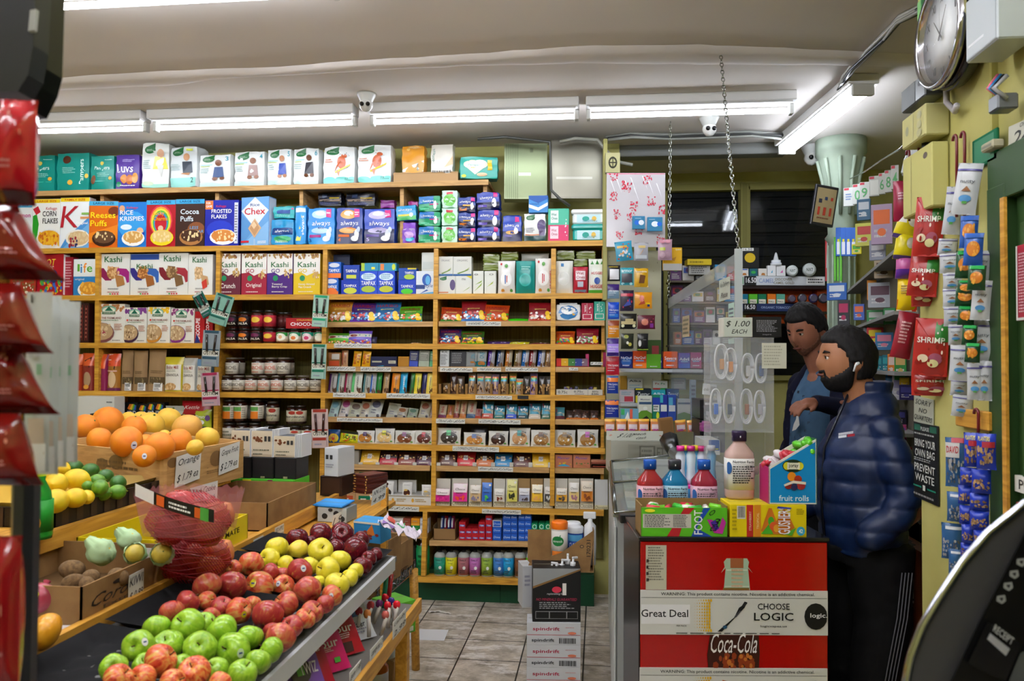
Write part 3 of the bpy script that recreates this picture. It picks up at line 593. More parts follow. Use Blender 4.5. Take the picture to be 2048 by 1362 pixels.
# ---- third shelf
ctx('M2','on the third shelf','cereal_box','cereal box','cereal boxes on the third shelf',d=.06)
a('C',20,72,520,'b03018','dark red cereal box with brown pieces, behind the clear sleeves','R e8dcd0 0 .6 1 .8;D 8a5a30 30 .1 .05 .95 .45 .06;D e8dcc8 14 .1 .05 .95 .4 .04;T c82020 .5 .7 .6 .12 limited',side='801810')
a('C',70,131,508,'b01024','bright red cereal box with many coloured rings','I f4e040 .3 .8 .8 .16 FROOT;I fff .34 .64 .6 .14 LOOPS;D e8a020 18 .15 .05 .95 .42 .05;D 3a68c8 16 .15 .05 .95 .42 .05;D 48a848 14 .1 .05 .95 .42 .05;E 16306a .66 .46 .14 .16',side='e8e4e0',rz=-.15)
a('C',129,146,514,'98102a','crimson cereal box turned to show its side','L d8a0a8 10 .1 .2 .9 .9',name='cereal_box')
a('C',147,194,518,'2a80c0','white and blue cereal box with four coloured lowercase letters','R eef2f4 0 .52 1 1;T 58a830 .22 .76 .1 .2 l;T 2a80c0 .34 .74 .07 .24 i;T e88820 .5 .76 .14 .26 f;T 58a830 .7 .72 .24 .16 e;T e8f0f8 .28 .44 .4 .07 original;E f0f0ec .7 .16 .5 .22;E d8922c .7 .2 .42 .18;D f0b848 18 .34 .06 .98 .34 .05')
def kashi(c1,c2,food,food2,wave=True):
 s_='P %s 0 .66 .14 .66 .3 .5 .42 .42 .4 .36 .2 .36 .06 .46 0 .56;'%c1+'P %s .6 .66 .9 .64 1 .56 1 .32 .92 .3 .86 .44 .7 .5 .56 .5;'%c2 if wave else ''
 return s_+'P {0} .3 .7 .56 .68 .62 .42 .36 .4;E {0} .42 .54 .17 .15;D {1} 22 .28 .4 .64 .68 .035;P {0} .52 .5 .8 .46 .86 .26 .6 .2;T 2a6a3a .46 .87 .58 .14 Kashi;L 999 1 .3 .13 .7 .19;L a44 1 .28 .06 .72 .1;E 38a048 .38 .035 .03 .018;E c83040 .46 .035 .03 .018;E c83040 .54 .035 .03 .018;E c83040 .63 .035 .03 .018'.format(food,food2)
a('C',199,260,508,'e6e6e0','white cereal box with green name and magenta waves',kashi('8a1c50','a02078','b07a44','dcb07c'))
a('C',261,319,508,'e6e6e0','white cereal box with a deep blue top band','R 2a4a98 0 .86 1 1;'+kashi('342a80','3060b0','a0602c','d89858').replace('.46 .87 .58 .14','.5 .7 .56 .12'))
a('C',318,377,506,'e6e6e0','white cereal box with a woven biscuit and dark red waves',kashi('7a1a28','a02a38','7a5a38','b08c5c'))
a('C',377,426,509,'e8e8e2','slim white cereal box with flakes and a strawberry',kashi('','','c8a070','e8c898',False)+';P c83828 .56 .32 .76 .4 .8 .2 .62 .14')
def go(c,t,l2,ds,x0,x1):
 a('C',x0,x1,507,c,ds,'P ece8e2 0 .52 .3 .54 .5 .46 .8 .54 1 .5 1 1 0 1;D b08a50 14 .1 .9 .95 .99 .05;D 8a5a38 8 .1 .88 .95 .99 .035;T 2a6a3a .5 .73 .68 .13 Kashi;T %s .34 .58 .34 .1 GO;E 1c8a58 .34 .4 .1 .07;D c8a060 8 .7 .4 .95 .62 .045;D %s 4 .7 .4 .95 .62 .03;'%(c,'e8d0a0')+'T f0e8e0 .5 .22 .6 .12 %s;L e8e0d8 1 .2 .05 .8 .09'%l2,side=c)
go('6a2438','','Crunch','cereal box with a plum coloured lower half',432,482);go('a01c38','','Original','cereal box with a crimson lower half',483,534)
go('4a1c78','','Toasted~Berry_Crisp','cereal box with a violet lower half',534,586);go('e0c018','','Honey_Almond~Flax_Crunch','cereal box with a yellow lower half',587,641)
ctx('M2','on the third shelf','tampon_box','tampon box','blue boxes on the third shelf',d=.07)
TB=lambda c2:'E d8ecf4 .5 .76 .42 .16;L 4a88b8 3 .2 .66 .8 .88;T fff .5 .48 .8 .18 TAMPAX;E %s .5 .22 .4 .14;R 0c2a8c 0 .36 1 .38'%c2
a('C',649,677,556,'1860c0','lower orange and blue tampon box at the dark upright','R e8782c 0 0 1 .2;E d8dce8 .5 .8 .4 .14;T fff .5 .46 .8 .2 TAMPAX;E e8782c .5 .2 .4 .2')
a('C',655,682,524,'1860c0','upper orange and blue tampon box stacked on its twin','R e8782c 0 0 1 .3;E d8dce8 .5 .8 .4 .14;T fff .5 .46 .8 .2 TAMPAX',yb=556)
a('C',682,719,560,'0c34b0','royal blue tampon box with yellow green arc','T fff .5 .6 .7 .18 TAMPAX;E c8d040 .5 .26 .36 .22')
a('C',686,719,530,'0c3aa0','dark blue tampon box lying above the royal blue one','T fff .5 .6 .7 .2 TAMPAX;R c8d040 .2 .1 .8 .34',yb=560)
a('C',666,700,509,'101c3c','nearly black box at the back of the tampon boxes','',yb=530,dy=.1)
a('C',719,755,542,'1848c8','large blue tampon box with a white circle',TB('a8c040'));a('C',755,790,542,'1848c8','second large blue box with white circle, nearer the swab box',TB('c0c838'))
a('C',722,757,526,'2890b0','flat turquoise box on the first large blue one','R a8c838 0 0 .2 1;R e8d840 .6 .2 .8 .5',yb=542);a('C',757,793,526,'2890b0','flat turquoise box on the second large blue one','R e0803c .1 .1 .3 .9;E c8d838 .85 .5 .1 .4',yb=542)
a('C',796,832,560,'0c3ab8','blue tampon box with a bright green arc','T fff .5 .55 .7 .2 TAMPAX;E 48c828 .5 .2 .34 .2');a('C',797,833,536,'0c48a8','blue box with yellow rim above the green arc one','R e0d030 .5 .88 1 1;T fff .6 .6 .5 .2 TAMPAX;E a8c838 .6 .26 .3 .22',yb=560)
a('C',832,868,542,'dce4ec','white tampon box with a blue toothed splash','E 2858b0 .6 .62 .26 .26;E 60b0e0 .66 .6 .14 .2;R 1c3c80 0 .22 .5 .4;I 1c3c80 .7 .34 .5 .2 style;P 58a8d8 0 0 1 .1 1 0;P 2858a8 .2 .0 .6 .2 .7 .16')
a('C',843,869,505,'d0d4ce','plain white box standing on the splash box','R c0c8c4 .1 .1 .9 .5',yb=542)
ctx('M2','on the third shelf','care_box','box','white care boxes on the third shelf',d=.07)
ORG='T 888 .5 .8 .6 .1 ORGANIC;P 6a8a3a .2 .14 .9 .36 .8 .28 .3 .1;P 9ab050 .5 .2 .9 .44 .84 .36;R 1c5a98 0 0 1 .1'
a('C',876,911,552,'dcdfd8','low white box with green leaf and purple figure',LEAF+'E 5a4a78 .84 .5 .16 .3;R c87848 0 .06 .6 .12');a('C',876,906,513,'d8dad2','white box with a green sprig, first of the stacked pair',ORG,yb=552);a('C',906,943,513,'d8dad2','white box with a green sprig, second of the stacked pair',ORG,yb=552)
a('C',911,944,551,'dcdfd8','squat white box with yellow corner','P e0d030 .6 1 1 .8 1 1;P 8aa848 .4 .1 .9 .4 .8 .3;T 888 .5 .8 .3 .1 S');a('C',946,967,542,'e0e3da','tall white box with green blades','P 88a840 .1 .1 .9 .5 .8 .36;P 88a840 .2 .4 .9 .6 .8 .5;T 888 .3 .85 .4 .08 o');a('C',969,992,542,'e0e3da','tall white box with one green blade','P 98b040 .2 .3 .8 .56 .7 .44;T 888 .6 .85 .4 .08 o')
ctx('M2','on the third shelf','wipes_packet','wipes packet','upright wipes packets on the third shelf',d=.05)
for i,(x0,x1,yt,yb)in enumerate(((965,1000,508,526),(1001,1037,503,521),(965,1000,526,541))):
 a('S',x0,x1,yt,'7a8c28',('olive wipes packet lying on the white boxes','olive wipes packet lying behind the teal packet','lower olive wipes packet above the white boxes')[i],'R e0e4d0 .05 .8 .95 1',yb=yb,dy=.08,phrase='')
HUG=lambda c:'E f4f4f2 .5 .44 .34 .22;R %s .42 .3 .48 .56;R c83030 .52 .34 .57 .54;E 60a048 .5 .84 .1 .06;E c83030 .2 .9 .06 .04;E e0a040 .3 .1 .1 .05;E 50a050 .8 .1 .08 .05'%c
a('P',995,1030,521,'e8e6e2','white wipes packet with blue and red marks',HUG('2a60b0'));a('P',1031,1070,521,'0c8c84','teal wipes packet with an oval lid','E 30b0a8 .5 .42 .32 .2;E 1c9890 .5 .42 .26 .15;L a8e0d8 2 .3 .72 .8 .84')
a('P',1070,1104,516,'e6e4e0','white wipes packet with red marks',HUG('c83030')+';V c82028 .93 .4 .1 .5 HUGGIES')
a('P',1041,1098,506,'b8bab2','grey white packet lying behind the teal one','',yb=524,dy=.1)
a('P',1109,1146,521,'e0e2da','white wipes packet with a plain oval lid','E ecece8 .5 .46 .34 .22;E dadcd6 .5 .46 .3 .19;R 3a78b0 .34 .82 .5 .92');a('P',1146,1176,533,'b01830','red wipes packet with a square emblem','R e8d8dc .16 .5 .84 .84;T a01028 .5 .68 .6 .26 Wet~Ones;R b8c0d0 .3 .24 .7 .44;R 7aa0c8 .1 .04 .9 .14')
a('P',1177,1212,517,'e8ece2','white wipes packet with green trees and red lettering','P 3a8a3a .1 .84 .2 .96 .3 .84;P 3a8a3a .4 .84 .5 .98 .6 .84;P 3a8a3a .7 .84 .8 .96 .9 .84;T c82838 .5 .58 .7 .08 HUGGIES;E 3a58a8 .5 .36 .18 .1;T c82838 .5 .2 .8 .1 HUGGIES;R 50a838 .0 .0 1 .1')
for i,(x0,x1,yt,yb,ds)in enumerate(((1112,1150,501,520,'olive and white packet on top of the plain oval packet'),(1152,1192,502,518,'olive packet above the red packet'),(1147,1176,518,533,'small olive packet wedged over the red packet'))):
 a('S',x0,x1,yt,'7a8a38',ds,'R d8dcd0 .05 .84 .95 1',yb=yb,dy=.05,phrase='on the third shelf')
 # ---- fourth shelf (bays to the left), cereal cartons and jars
ctx('M3','on the fourth shelf','cereal_box','cereal box','farm cereal boxes on the fourth shelf',d=.06)
for i,x0 in enumerate((147,158,168)):a('C',x0,x0+10,606-(i%2),'2c0c0c','dark maroon book-like carton on edge','R 6a1c1c .2 .06 .8 .94;R 1c0808 .4 .06 .6 .94;L a06050 8 .3 .1 .7 .9',name='tea_carton',cat='box',group='maroon cartons')
def casc(pat,bowl,fruit):return 'R f0e8dc 0 .84 1 1;D %s 26 .02 .84 .98 .98 .06;E 88b8a0 .45 .86 .26 .1;E e8ecd8 .45 .84 .22 .08;P 206a50 .3 .82 .45 .94 .6 .82;R 1c5a38 .22 .74 .68 .8;T e8f0d8 .45 .77 .4 .035 CASCADIAN FARM;E d04030 .14 .64 .04 .03;T 884838 .55 .64 .7 .055 THE_FARMLAND;L 7a9070 1 .15 .56 .8 .6;E %s .22 .26 .44 .26;E b89870 .22 .29 .4 .22;D d8c098 22 .02 .1 .5 .46 .04;D %s 6 .1 .14 .36 .36 .03;L b06848 4 .66 .32 .95 .5;L 777 1 .6 .04 .95 .09'%(pat,bowl,fruit)
for x0,x1,yt,pt,bo,fr,ds in((192,250,608,'c08050','7a4848','a02848','largest farm cereal box with brown top and grey bowl'),(249,294,615,'7a3a88','3a1c3c','6a4a30','farm cereal box with a purple top'),(295,341,614,'e8b820','c08028','8a6a40','farm cereal box with a yellow honeycomb top'),(342,389,617,'8a3a70','7a2878','a07850','farm cereal box with violet leaves and a purple bowl')):
 a('C',x0,x1,yt,'e4e2d8',ds,casc(pt,bo,fr))
ctx('M3','on the fourth shelf','cookie_carton','box',None,d=.16)
a('C',390,410,623,'b01018','red carton on end with its white name upright, beside farm boxes','V fff .3 .44 .42 .7 CHOCO-PIE;P 1c2c70 0 0 .6 0 .2 .3')
a('C',411,426,624,'a80e18','second red carton on end, nearer the upright','V fff .3 .44 .42 .7 CHOCO-PIE;P 1c2c70 0 0 .6 0 .2 .3')
a('C',571,640,636,'a41018','red carton lying flat on the jars with white lettering','T fff .56 .42 .84 .32 CHOCO-PIE;T e8b040 .62 .8 .6 .16 STRAWBERRY',yb=657)
ctx('M3','on the fourth shelf','salsa_jar','jar','jars on the fourth shelf',gl='3a0c08',lid='1c1c1c')
SAL=lambda c,t='e8e0d0':'T %s .5 .3 .7 .22 SALSA;E %s .5 .7 .28 .2;P %s .2 .5 .8 .7 .6 .4'%(t,c,c)
for x0,ch in((447,0),(471,1),(496,0),(522,2),(548,3),(574,4),(600,5),(625,6)):
 col=('1c1014','1c1014','b02838','d8d0c0','d8d0c0','d8d0c0','d8d0c0')[ch];op=(SAL('6a1c48'),SAL('e07818'),'E e8c040 .5 .6 .3 .26;R 8a1420 .1 .2 .9 .3','R 2a8a38 0 .6 1 1;E f0f0e0 .5 .5 .34 .4;E e0b080 .5 .5 .12 .2','R 2a8a60 0 .6 1 1;E f0f0e0 .5 .5 .34 .4;E d87838 .5 .4 .16 .2','R 1c9a80 0 .6 1 1;E f0d8e0 .5 .5 .34 .4;E d04070 .5 .4 .16 .2','R 1c8a60 0 .6 1 1;E f0f0e0 .5 .5 .34 .4')[ch]
 ds=('dark jar with white salsa lettering','dark jar with an orange splash','red jar with a yellow sun label','jar with green and yellow label','jar with green and orange label','jar with teal and pink label','jar with green and white label')[ch]
 a('J',x0,x0+25,656,col,ds+' in the lower row',op,phrase='fourth shelf')
for x0,ch in((447,0),(471,1),(497,2),(522,2)):
 col=('1c1014','1c1014','b02838')[ch];op=(SAL('6a1c48'),SAL('e07818'),'E e8c040 .5 .6 .3 .26;R 8a1420 .1 .2 .9 .3')[ch]
 a('J',x0,x0+25,623-3*(ch==2),col,('dark salsa jar stacked on top','orange splash jar stacked on top','red sun label jar stacked on top')[ch],op,yb=657,phrase='fourth shelf')
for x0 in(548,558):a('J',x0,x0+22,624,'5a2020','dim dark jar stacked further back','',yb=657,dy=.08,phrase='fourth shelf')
# ---- fifth shelf: bags and jam jars
ctx('M4','on the fifth shelf','snack_pouch','pouch','stand-up pouches on the fifth shelf',d=.07,crimp=.04,gus=True)
a('P',140,161,708,'b04020','rust orange pouch cut off by the clear sleeves','R e06a30 0 .7 1 1;E c8a070 .5 .3 .3 .2')
a('P',160,187,706,'8a2c24','orange and maroon pouch with a brown figure','R d85a28 0 .66 1 1;P d85a28 0 .66 .3 .3 0 .1;P 3a1c1c .3 .8 .8 .9 .7 .6;E b09070 .55 .3 .26 .2;E e0a040 .5 .1 .2 .06')
a('P',197,213,708,'8a2050','magenta and orange pouch turned sideways','R d85a28 0 .6 .8 1')
a('P',211,237,707,'a87028','brown gold pouch with an orange and white top','R d8502c 0 .66 1 1;R f0f0ec .1 .82 .4 .98;P 3a1c1c .3 .72 .8 .8 .7 .56;E d8b890 .5 .3 .3 .22;R 6a2050 0 0 1 .08;L e8c0c0 1 .1 .5 .9 .56')
for x0,x1,yt,ds in((239,262,700,'slim kraft paper pouch beside the orange one'),(262,291,701,'kraft paper pouch in the middle of three'),(290,325,698,'widest kraft paper pouch, tilted')):
 a('P',x0,x1,yt,'9a7c58',ds,'R 5a4a30 .25 .17 1 .34;D 8a7850 22 .3 .19 .96 .32 .03;R eeeeea .5 .01 .95 .2;B 222 .54 .1 .9 .18;L 444 2 .54 .02 .9 .09;L 6a5438 2 .3 .42 .95 .5',k='d',roll=.04 if x0==290 else 0)
def bobs(c):return 'R %s 0 .76 1 1;R %s 0 0 .1 .8;R e4e0d4 .12 .04 .92 .78;T 8a3020 .5 .7 .62 .1 Bobs Mill;T 5a4a38 .5 .48 .66 .08 GRANOLA;E c0945c .42 .14 .3 .11;D e0c090 14 .2 .07 .64 .2 .04;L 998 2 .2 .56 .8 .64'%(c,c)
a('P',325,364,714,'c8b82c','yellow and white granola pouch',bobs('c8b82c'));a('P',361,391,716,'c0bdb0','pale grey granola pouch',bobs('b8b8b0'));a('P',389,424,718,'6a94b8','light blue granola pouch',bobs('6a94b8'))
a('P',366,404,711,'9a6a38','brown pouch standing behind the granola','',dy=.09,gus=False);a('P',424,442,713,'5878a0','slate blue pouch behind the upright','',dy=.09)
ctx('M4','fifth shelf','jam_jar','jar','spread jars on the fifth shelf',gl='2c120c',lid='6a6258',lh=.012)
JAM=lambda c:'T %s .5 .56 .9 .34 SAINCHEL;L %s 1 .2 .84 .8 .94;L %s 1 .2 .1 .8 .24'%(c,c,c)
for i,x0 in enumerate((438,459,485,511,537,564,590,616)):
 a('J',x0,x0+25,751,'d8d2c4','brown jar with cream label in the lower row',JAM('c05030' if i in(2,3,4)else '5a5040'))
for i,x0 in enumerate((445,498,524,549)):a('J',x0,x0+26,715,'d8d2c4','brown jar with cream label, stacked on top',JAM('c05030' if i in(1,2)else '5a5040'),yb=752)
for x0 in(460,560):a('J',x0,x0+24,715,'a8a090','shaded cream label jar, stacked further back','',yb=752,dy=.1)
# ---- sixth shelf
ctx('M5','sixth shelf','spread_jar','jar','jars on the sixth shelf',gl='2c120c',lid='2a2420')
for x0,r_ in((440,0),(462,1),(496,2)):a('J',x0,x0+26,799,'e0d8c8','tall nut spread jar, orange and green label, stacked on top','R d87820 .1 .0 .7 .55;R 58984a .1 .6 .7 .9;L 998 5 .74 .1 1 .9',yb=843)
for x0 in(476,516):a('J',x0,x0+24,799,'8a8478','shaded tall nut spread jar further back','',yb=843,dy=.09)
for x0 in(440,466,492):a('J',x0,x0+25,846,'b8b0a0','squat dark jar under the nut spreads','L 665 2 .1 .2 .9 .8')
for x0 in(528,568,583):a('J',x0,x0+25,803+8*(x0>530),'c8c0a8','dark preserve jar with cream and red label, stacked on top','E a03020 .6 .8 .24 .16;T 333 .5 .46 .8 .2 Bonne;P 7a9060 .2 .1 .7 .3 .6 .1',yb=848)
for x0 in(520,547,573,599,625):a('J',x0,x0+25,852,'d0c8b0','dark preserve jar with cream label in the lower row','E b03828 .6 .84 .24 .14;T 333 .5 .5 .8 .2 Maman;L 886 1 .2 .2 .8 .34')
ctx('M5','on the sixth shelf','snack_bag','bag',None)
a('C',150,228,793,'d8d8d2','white open carton with a drawn black face mask','P 222 .36 .18 .62 .22 .6 .54 .38 .5;P 333 .62 .3 .72 .56 .7 .6 .6 .36;L 555 1 .8 .8 .95 .88',name='mask_carton',cat='box',lev='M5',yb=862,d=.12,dy=-.14)
KND='R 0c0c10 0 0 1 1;P d87020 .1 .6 .3 .9 .5 .9 .3 .5;P e8b828 .3 .55 .5 .9 .65 .9 .5 .5;P 58a838 .5 .5 .65 .9 .78 .85 .65 .5;P 2858b0 .66 .5 .78 .85 .9 .8 .84 .5;T e8e8e8 .5 .3 .74 .3 KIND'
for x0,x1 in((233,252),(252,275),(276,294),(294,310),(309,328)):
 a('C',x0,x1,805 if x0!=276 else 808,'101014','black bar carton with a rainbow stripe',KND,yb=835,dy=.03,name='bar_carton',cat='box',group='black bar cartons',phrase='behind the citrus fruit')
a('P',328,384,812,'a8aaa0','silver crinkled snack bag lying behind the citrus','R c0c4b8 .1 .3 .9 .6',yb=838,dy=.02);a('P',356,418,801,'a01420','glossy red snack bag behind the grapefruit','I f0e0e0 .4 .6 .5 .2 Kettle;R 5a0c14 0 .1 1 .2',yb=836,lean=.3)
a('P',382,420,819,'a8b828','yellow green snack bag standing by the upright','T f0f0e0 .5 .66 .6 .16 Pirate;E 6a4a8a .84 .6 .12 .14;E f0f0f0 .5 .4 .2 .12;R 2a2a60 .2 .1 .8 .2',yb=862,d=.05)
# ---- candy rows (bays on the right)
ctx('T1','on the top candy shelf','candy_bag','candy bag','candy bags on the top candy shelf',d=.03,lean=.3)
def hari(top,mid,gum,base,yel=True):
 s_='R %s 0 .56 1 1;R %s 0 .0 1 .14;P %s 0 .5 .5 .62 1 .5 1 .4 0 .4;T 8a1820 .5 .78 .8 .15 HARIBO;'%(top,base,mid)
 for g in gum:s_+='D %s 12 .06 .1 .94 .44 .06;'%g
 return s_+('E f0c818 .82 .38 .1 .14;E f0c818 .86 .2 .12 .12;' if yel else '')+'T e8e070 .5 .6 .5 .07 gummi'
G1=('e08070','e8c0a0','f0f0f0');G2=('f4f4f4','d04040','50a0d8');G3=('f0f0e8','40a040','e86020')
for x0,x1,yt,c,md,g,b_,ds in((654,703,601,'b88020','8a8a18',G1,'4a7a20','yellow and rust'),(698,751,603,'3a1c6a','6a2a8a',G2,'5a2aa0','dark purple'),(746,800,602,'10609a','5a3060',G2,'1a80b8','deep blue'),(796,844,611,'4a9a18','2a6a8a',G3,'3aa0c0','leaf green'),(879,924,613,'b03c10','8a2818',G1,'3a8a30','orange rust'),(921,972,600,'8a1420','2a60a0',G2,'2a70c0','crimson and blue'),(965,1017,608,'b84010','38a020',G3,'d05818','orange and green'),(1056,1104,603,'8a1420','a02818',G1,'b82818','maroon and yellow')):
 a('P',x0,x1,yt,c,ds+' candy bag',hari(c,md,g,b_),roll=random.uniform(-.03,.05))
a('P',1011,1058,634,'38c010','bright green candy bag lying flat','',lean=1.15,d=.02)
a('S',1111,1162,607,'e8ecee','white wipes packet with a blue oval label','E 2878b8 .5 .5 .4 .44;E f4f6f6 .5 .64 .3 .26;L 8ab 1 .3 .6 .7 .68;E e0b040 .72 .4 .06 .08',name='wipes_packet',cat='wipes packet',group=None,lean=0,rnd=.3,phrase='at the end of the top candy shelf')
for x0,x1,c,ds in((1163,1187,'b01c40','crimson box with an upright pattern'),(1188,1211,'30a890','mint green box with an upright pattern')):
 a('C',x0,x1,603 if x0>1170 else 606,c,ds,'R f0e0e0 .1 .1 .86 .36;R %s .16 .13 .8 .33;D fff 6 .6 .44 .8 .9 .04;V fff .3 .68 .14 .4 wet;R e8d8d8 .44 .4 .47 .98'%c,name='wipes_box',cat='wipes box',group=None,lean=0,d=.08,phrase='at the end of the top candy shelf')
ctx('M3','on the second candy shelf','candy_bag','candy bag','candy bags on the second candy shelf',d=.03,lean=.3)
JB=lambda c:'R %s 0 .3 1 .5;R e0dcd0 0 .5 1 .74;E 7a2018 .24 .6 .16 .09;D e0b040 12 .05 .02 .95 .28 .05;D d84040 8 .05 .02 .95 .28 .05;D f0f0f0 8 .05 .02 .95 .28 .05;D 40a0a0 6 .5 .55 .95 .7 .04'%c
a('P',653,697,665,'48901c','green bean candy bag',JB('58b018'));a('P',694,742,660,'6a50b8','lilac bean candy bag',JB('7060c8'));a('P',738,752,672,'3a3a58','dark candy bag tucked behind the lilac one','',dy=.03)
for x0,x1,yt,c,md,g,b_,ds in((876,922,656,'281450','8a2030',G2,'c05028','navy purple'),(920,968,661,'2a5a10','5a2070',('602878','d06018','e8d020'),'58c010','green and violet'),(1111,1150,661,'b84810','a06010',('e06020','3050a0','50b020'),'e86010','orange'),(1152,1198,655,'8a1028','a8a8a0',('e8ece4','50a050','c8d8d0'),'a01828','wine red and pale green')):
 a('P',x0,x1,yt,c,ds+' candy bag',hari(c,md,g,b_))
for x0,x1,yt,c,ds in((972,1020,680,'4a2a70','purple candy bag lying flat'),(1017,1058,681,'d0cc10','yellow candy bag lying flat'),(1058,1102,684,'5a1420','wine red candy bag lying almost flat'),(818,842,684,'b08040','thin brown candy packet lying flat')):a('P',x0,x1,yt,c,ds,'D fff 5 .2 .2 .8 .8 .06',lean=1.2,d=.02)
# snack bars
ctx('T2','on the third candy shelf','snack_bar','snack bar','snack bars on the third candy shelf',d=.022,lean=.1,n=5)
a('C',655,681,705,'8a5a20','brown bar carton with a white panel','R c8c4bc .3 .5 .9 .9;R c04818 .1 .04 .9 .4',name='bar_carton',d=.05);a('C',670,684,703,'4a7a1c','green bar carton at the pillar end','R c06020 .6 .1 .95 .9',name='bar_carton',d=.05,dy=.06)
a('P',682,695,700,'c09870','tan and maroon snack bar','V 7a2a20 .6 .45 .3 .6 LARABAR;R 8a3a28 .1 .1 .3 .9')
for x0,x1,ds in((704,720,'yellow snack bar with red lettering, first of the pair'),(722,739,'yellow snack bar with red lettering, second of the pair')):a('P',x0,x1,702,'d8a418',ds,'V b02818 .3 .5 .34 .7 BOBS;L a05018 3 .6 .2 .95 .8',roll=.08)
a('C',741,794,713,'141c44','low navy bar carton with a pale label','R a8a890 .05 .4 .42 .56;R b8b8a0 .68 .3 .96 .6;P 28a0c8 .2 0 .5 .1 .5 0;L 334 1 .7 .4 .94 .5',name='bar_carton',d=.1,lean=0)
a('C',796,818,713,'b8801c','plain mustard bar carton','R a87418 .04 .04 .96 .9',name='bar_carton',d=.1,lean=0)
for x0,x1,yt,c,c2,ds in((818,836,701,'101c58','1838a0','navy carton with a blue foot'),(837,858,700,'787c70','98a490','grey green carton with a pale foot'),(859,868,702,'3a7a50','4a9a68','slim green carton')):
 a('C',x0,x1,yt,c,ds,'R %s 0 0 1 .34;T c8c8b8 .5 .8 .7 .1 oats;L a8a898 3 .15 .4 .85 .7'%c2,name='bar_carton',d=.06,roll=.03)
a('C',879,899,700,'686c6c','grey carton with a white front','R c0c4c4 .06 0 .94 1;T 222 .5 .88 .6 .1 RX;L 555 9 .1 .1 .8 .75',name='bar_carton',d=.06,dy=-.01);a('C',900,932,702,'16161a','black carton with grey print','L 888 6 .1 .2 .8 .9',name='bar_carton',d=.08)
a('C',932,950,703,'6c7070','plain dim grey carton','R 7c8080 .1 .1 .9 .9',name='bar_carton',d=.06)
for x0,x1,ds in((936,953,'silver snack bar with a teal and brown foot, next to the grey carton'),(953,972,'silver snack bar with a teal and brown foot, next to the violet bar')):a('P',x0,x1,701,'a4acac',ds,'R 187880 0 0 1 .34;E a86828 .5 .2 .4 .14;V 388898 .5 .7 .5 .4 ONE',roll=.05)
for x0,c,c2,ds in((974,'4a1c8a','a8a8b0','violet'),(992,'18386a','888c90','dark blue'),(1009,'a8641c','b0a890','ochre'),(1027,'6a5a2c','a89888','olive'),(1042,'1868b0','b8bcc8','clear blue'),(1057,'7a1820','b0a8a8','wine red'),(1074,'2048a0','c0c4d0','royal blue'),(1089,'8a6434','908070','brown')):
 a('P',x0,x0+14,699,c2,'%s and silver snack bar'%c_ if(c_:=ds)else '','R %s 0 .04 .5 .96;V e8e8e8 .27 .55 .22 .5 bar;D 7a5a40 6 .4 .04 .96 .2 .12'%c,roll=.08)
a('C',1112,1176,717,'9a1418','low red carton of fruit snacks in five colour blocks','R c82818 0 .1 .16 1;R d8a818 .16 .1 .38 1;R 387838 .38 .1 .6 1;R 283c88 .6 .1 .82 1;R 7a6070 .82 .1 1 1;D f0f0f0 5 .08 .5 .92 .6 .03',name='candy_carton',cat='carton',group=None,d=.1,lean=0,phrase='near the end of the third candy shelf')
a('C',1171,1178,708,'a82860','slim magenta candy roll standing up','',name='candy_roll',cat='candy',group=None,lean=0,phrase='beside the colour block carton');a('C',1206,1212,705,'a02858','magenta candy roll at the shelf end post','',name='candy_roll',cat='candy',group=None,lean=-.1)
# fourth candy shelf: M4
ctx('M4','fourth candy shelf','snack_bar','snack bar','snack bars on the fourth candy shelf',d=.022,lean=.12,n=5)
for x0,x1,yt,c,c2,ds in((655,671,746,'4a1c6a','b8b4b4','purple and silver'),(672,686,745,'58a8b8','c4c4b8','pale aqua and white'),(687,701,745,'a01c50','b4b0a4','magenta and grey'),(701,722,744,'60c078','d4d8cc','wide mint and white'),(724,739,746,'487880','a8aca0','teal grey'),(739,750,746,'2060c0','b4b8c4','blue and white'),(750,761,745,'0c6a2c','2a9040','dark green'),(764,776,745,'98784c','b49870','kraft brown'),(781,797,746,'d87818','e09028','orange'),(798,812,745,'1c90c8','28a8d8','sky blue'),(818,827,746,'3a4a3a','2c8038','grey and green'),(827,840,746,'e0cc38','ece058','lemon yellow'),(842,852,746,'1a1c50','24286a','midnight blue'),(851,864,746,'e0cc50','ecdc70','pale yellow')):
 a('P',x0,x1,yt,c2,'%s snack bar'%ds,'R %s 0 .04 .3 .96;V %s .6 .5 .3 .6 protein;D 5a4030 5 .4 .02 .96 .2 .12'%(c,'555' if c2 not in('28a8d8',)else 'fff'),roll=.06)
for i,(x0,yt,c,sh)in enumerate(((885,766,'5a4424',0),(899,745,'3a2420',0),(913,752,'4a3a2c',0),(936,746,'8a7a6c',1),(953,747,'a89c94',1),(968,747,'988878',1),(983,748,'88748c',1),(1000,747,'7a684c',1),(1018,746,'8a7a38',1),(1031,757,'a8a098',1),(1046,752,'3a3834',0),(1060,746,'8470a0',1),(1077,752,'302c2c',0),(1090,752,'34302c',0))):
 a('P',x0,x0+15,yt,c,'clear wrapped nut bar',('R e07828 .1 .78 .9 .86;R 58a848 .1 .7 .9 .78;R 38a0b8 .1 .62 .9 .7;' if sh else '')+'D c8a070 10 .1 .1 .9 .56 .09;D 4a2818 8 .1 .1 .9 .5 .08',k='g',phrase='among the cardboard dividers')
for i,x0 in enumerate((877,895,912,930,948,980,996,1012,1041,1070,1084,1098)):
 a('C',x0,x0+5,768,'86663c','cardboard bar divider','',name='bar_divider',cat='divider',group='cardboard dividers between the nut bars',d=.12,lean=0,k='d',dy=-.005,phrase='between the nut bars')
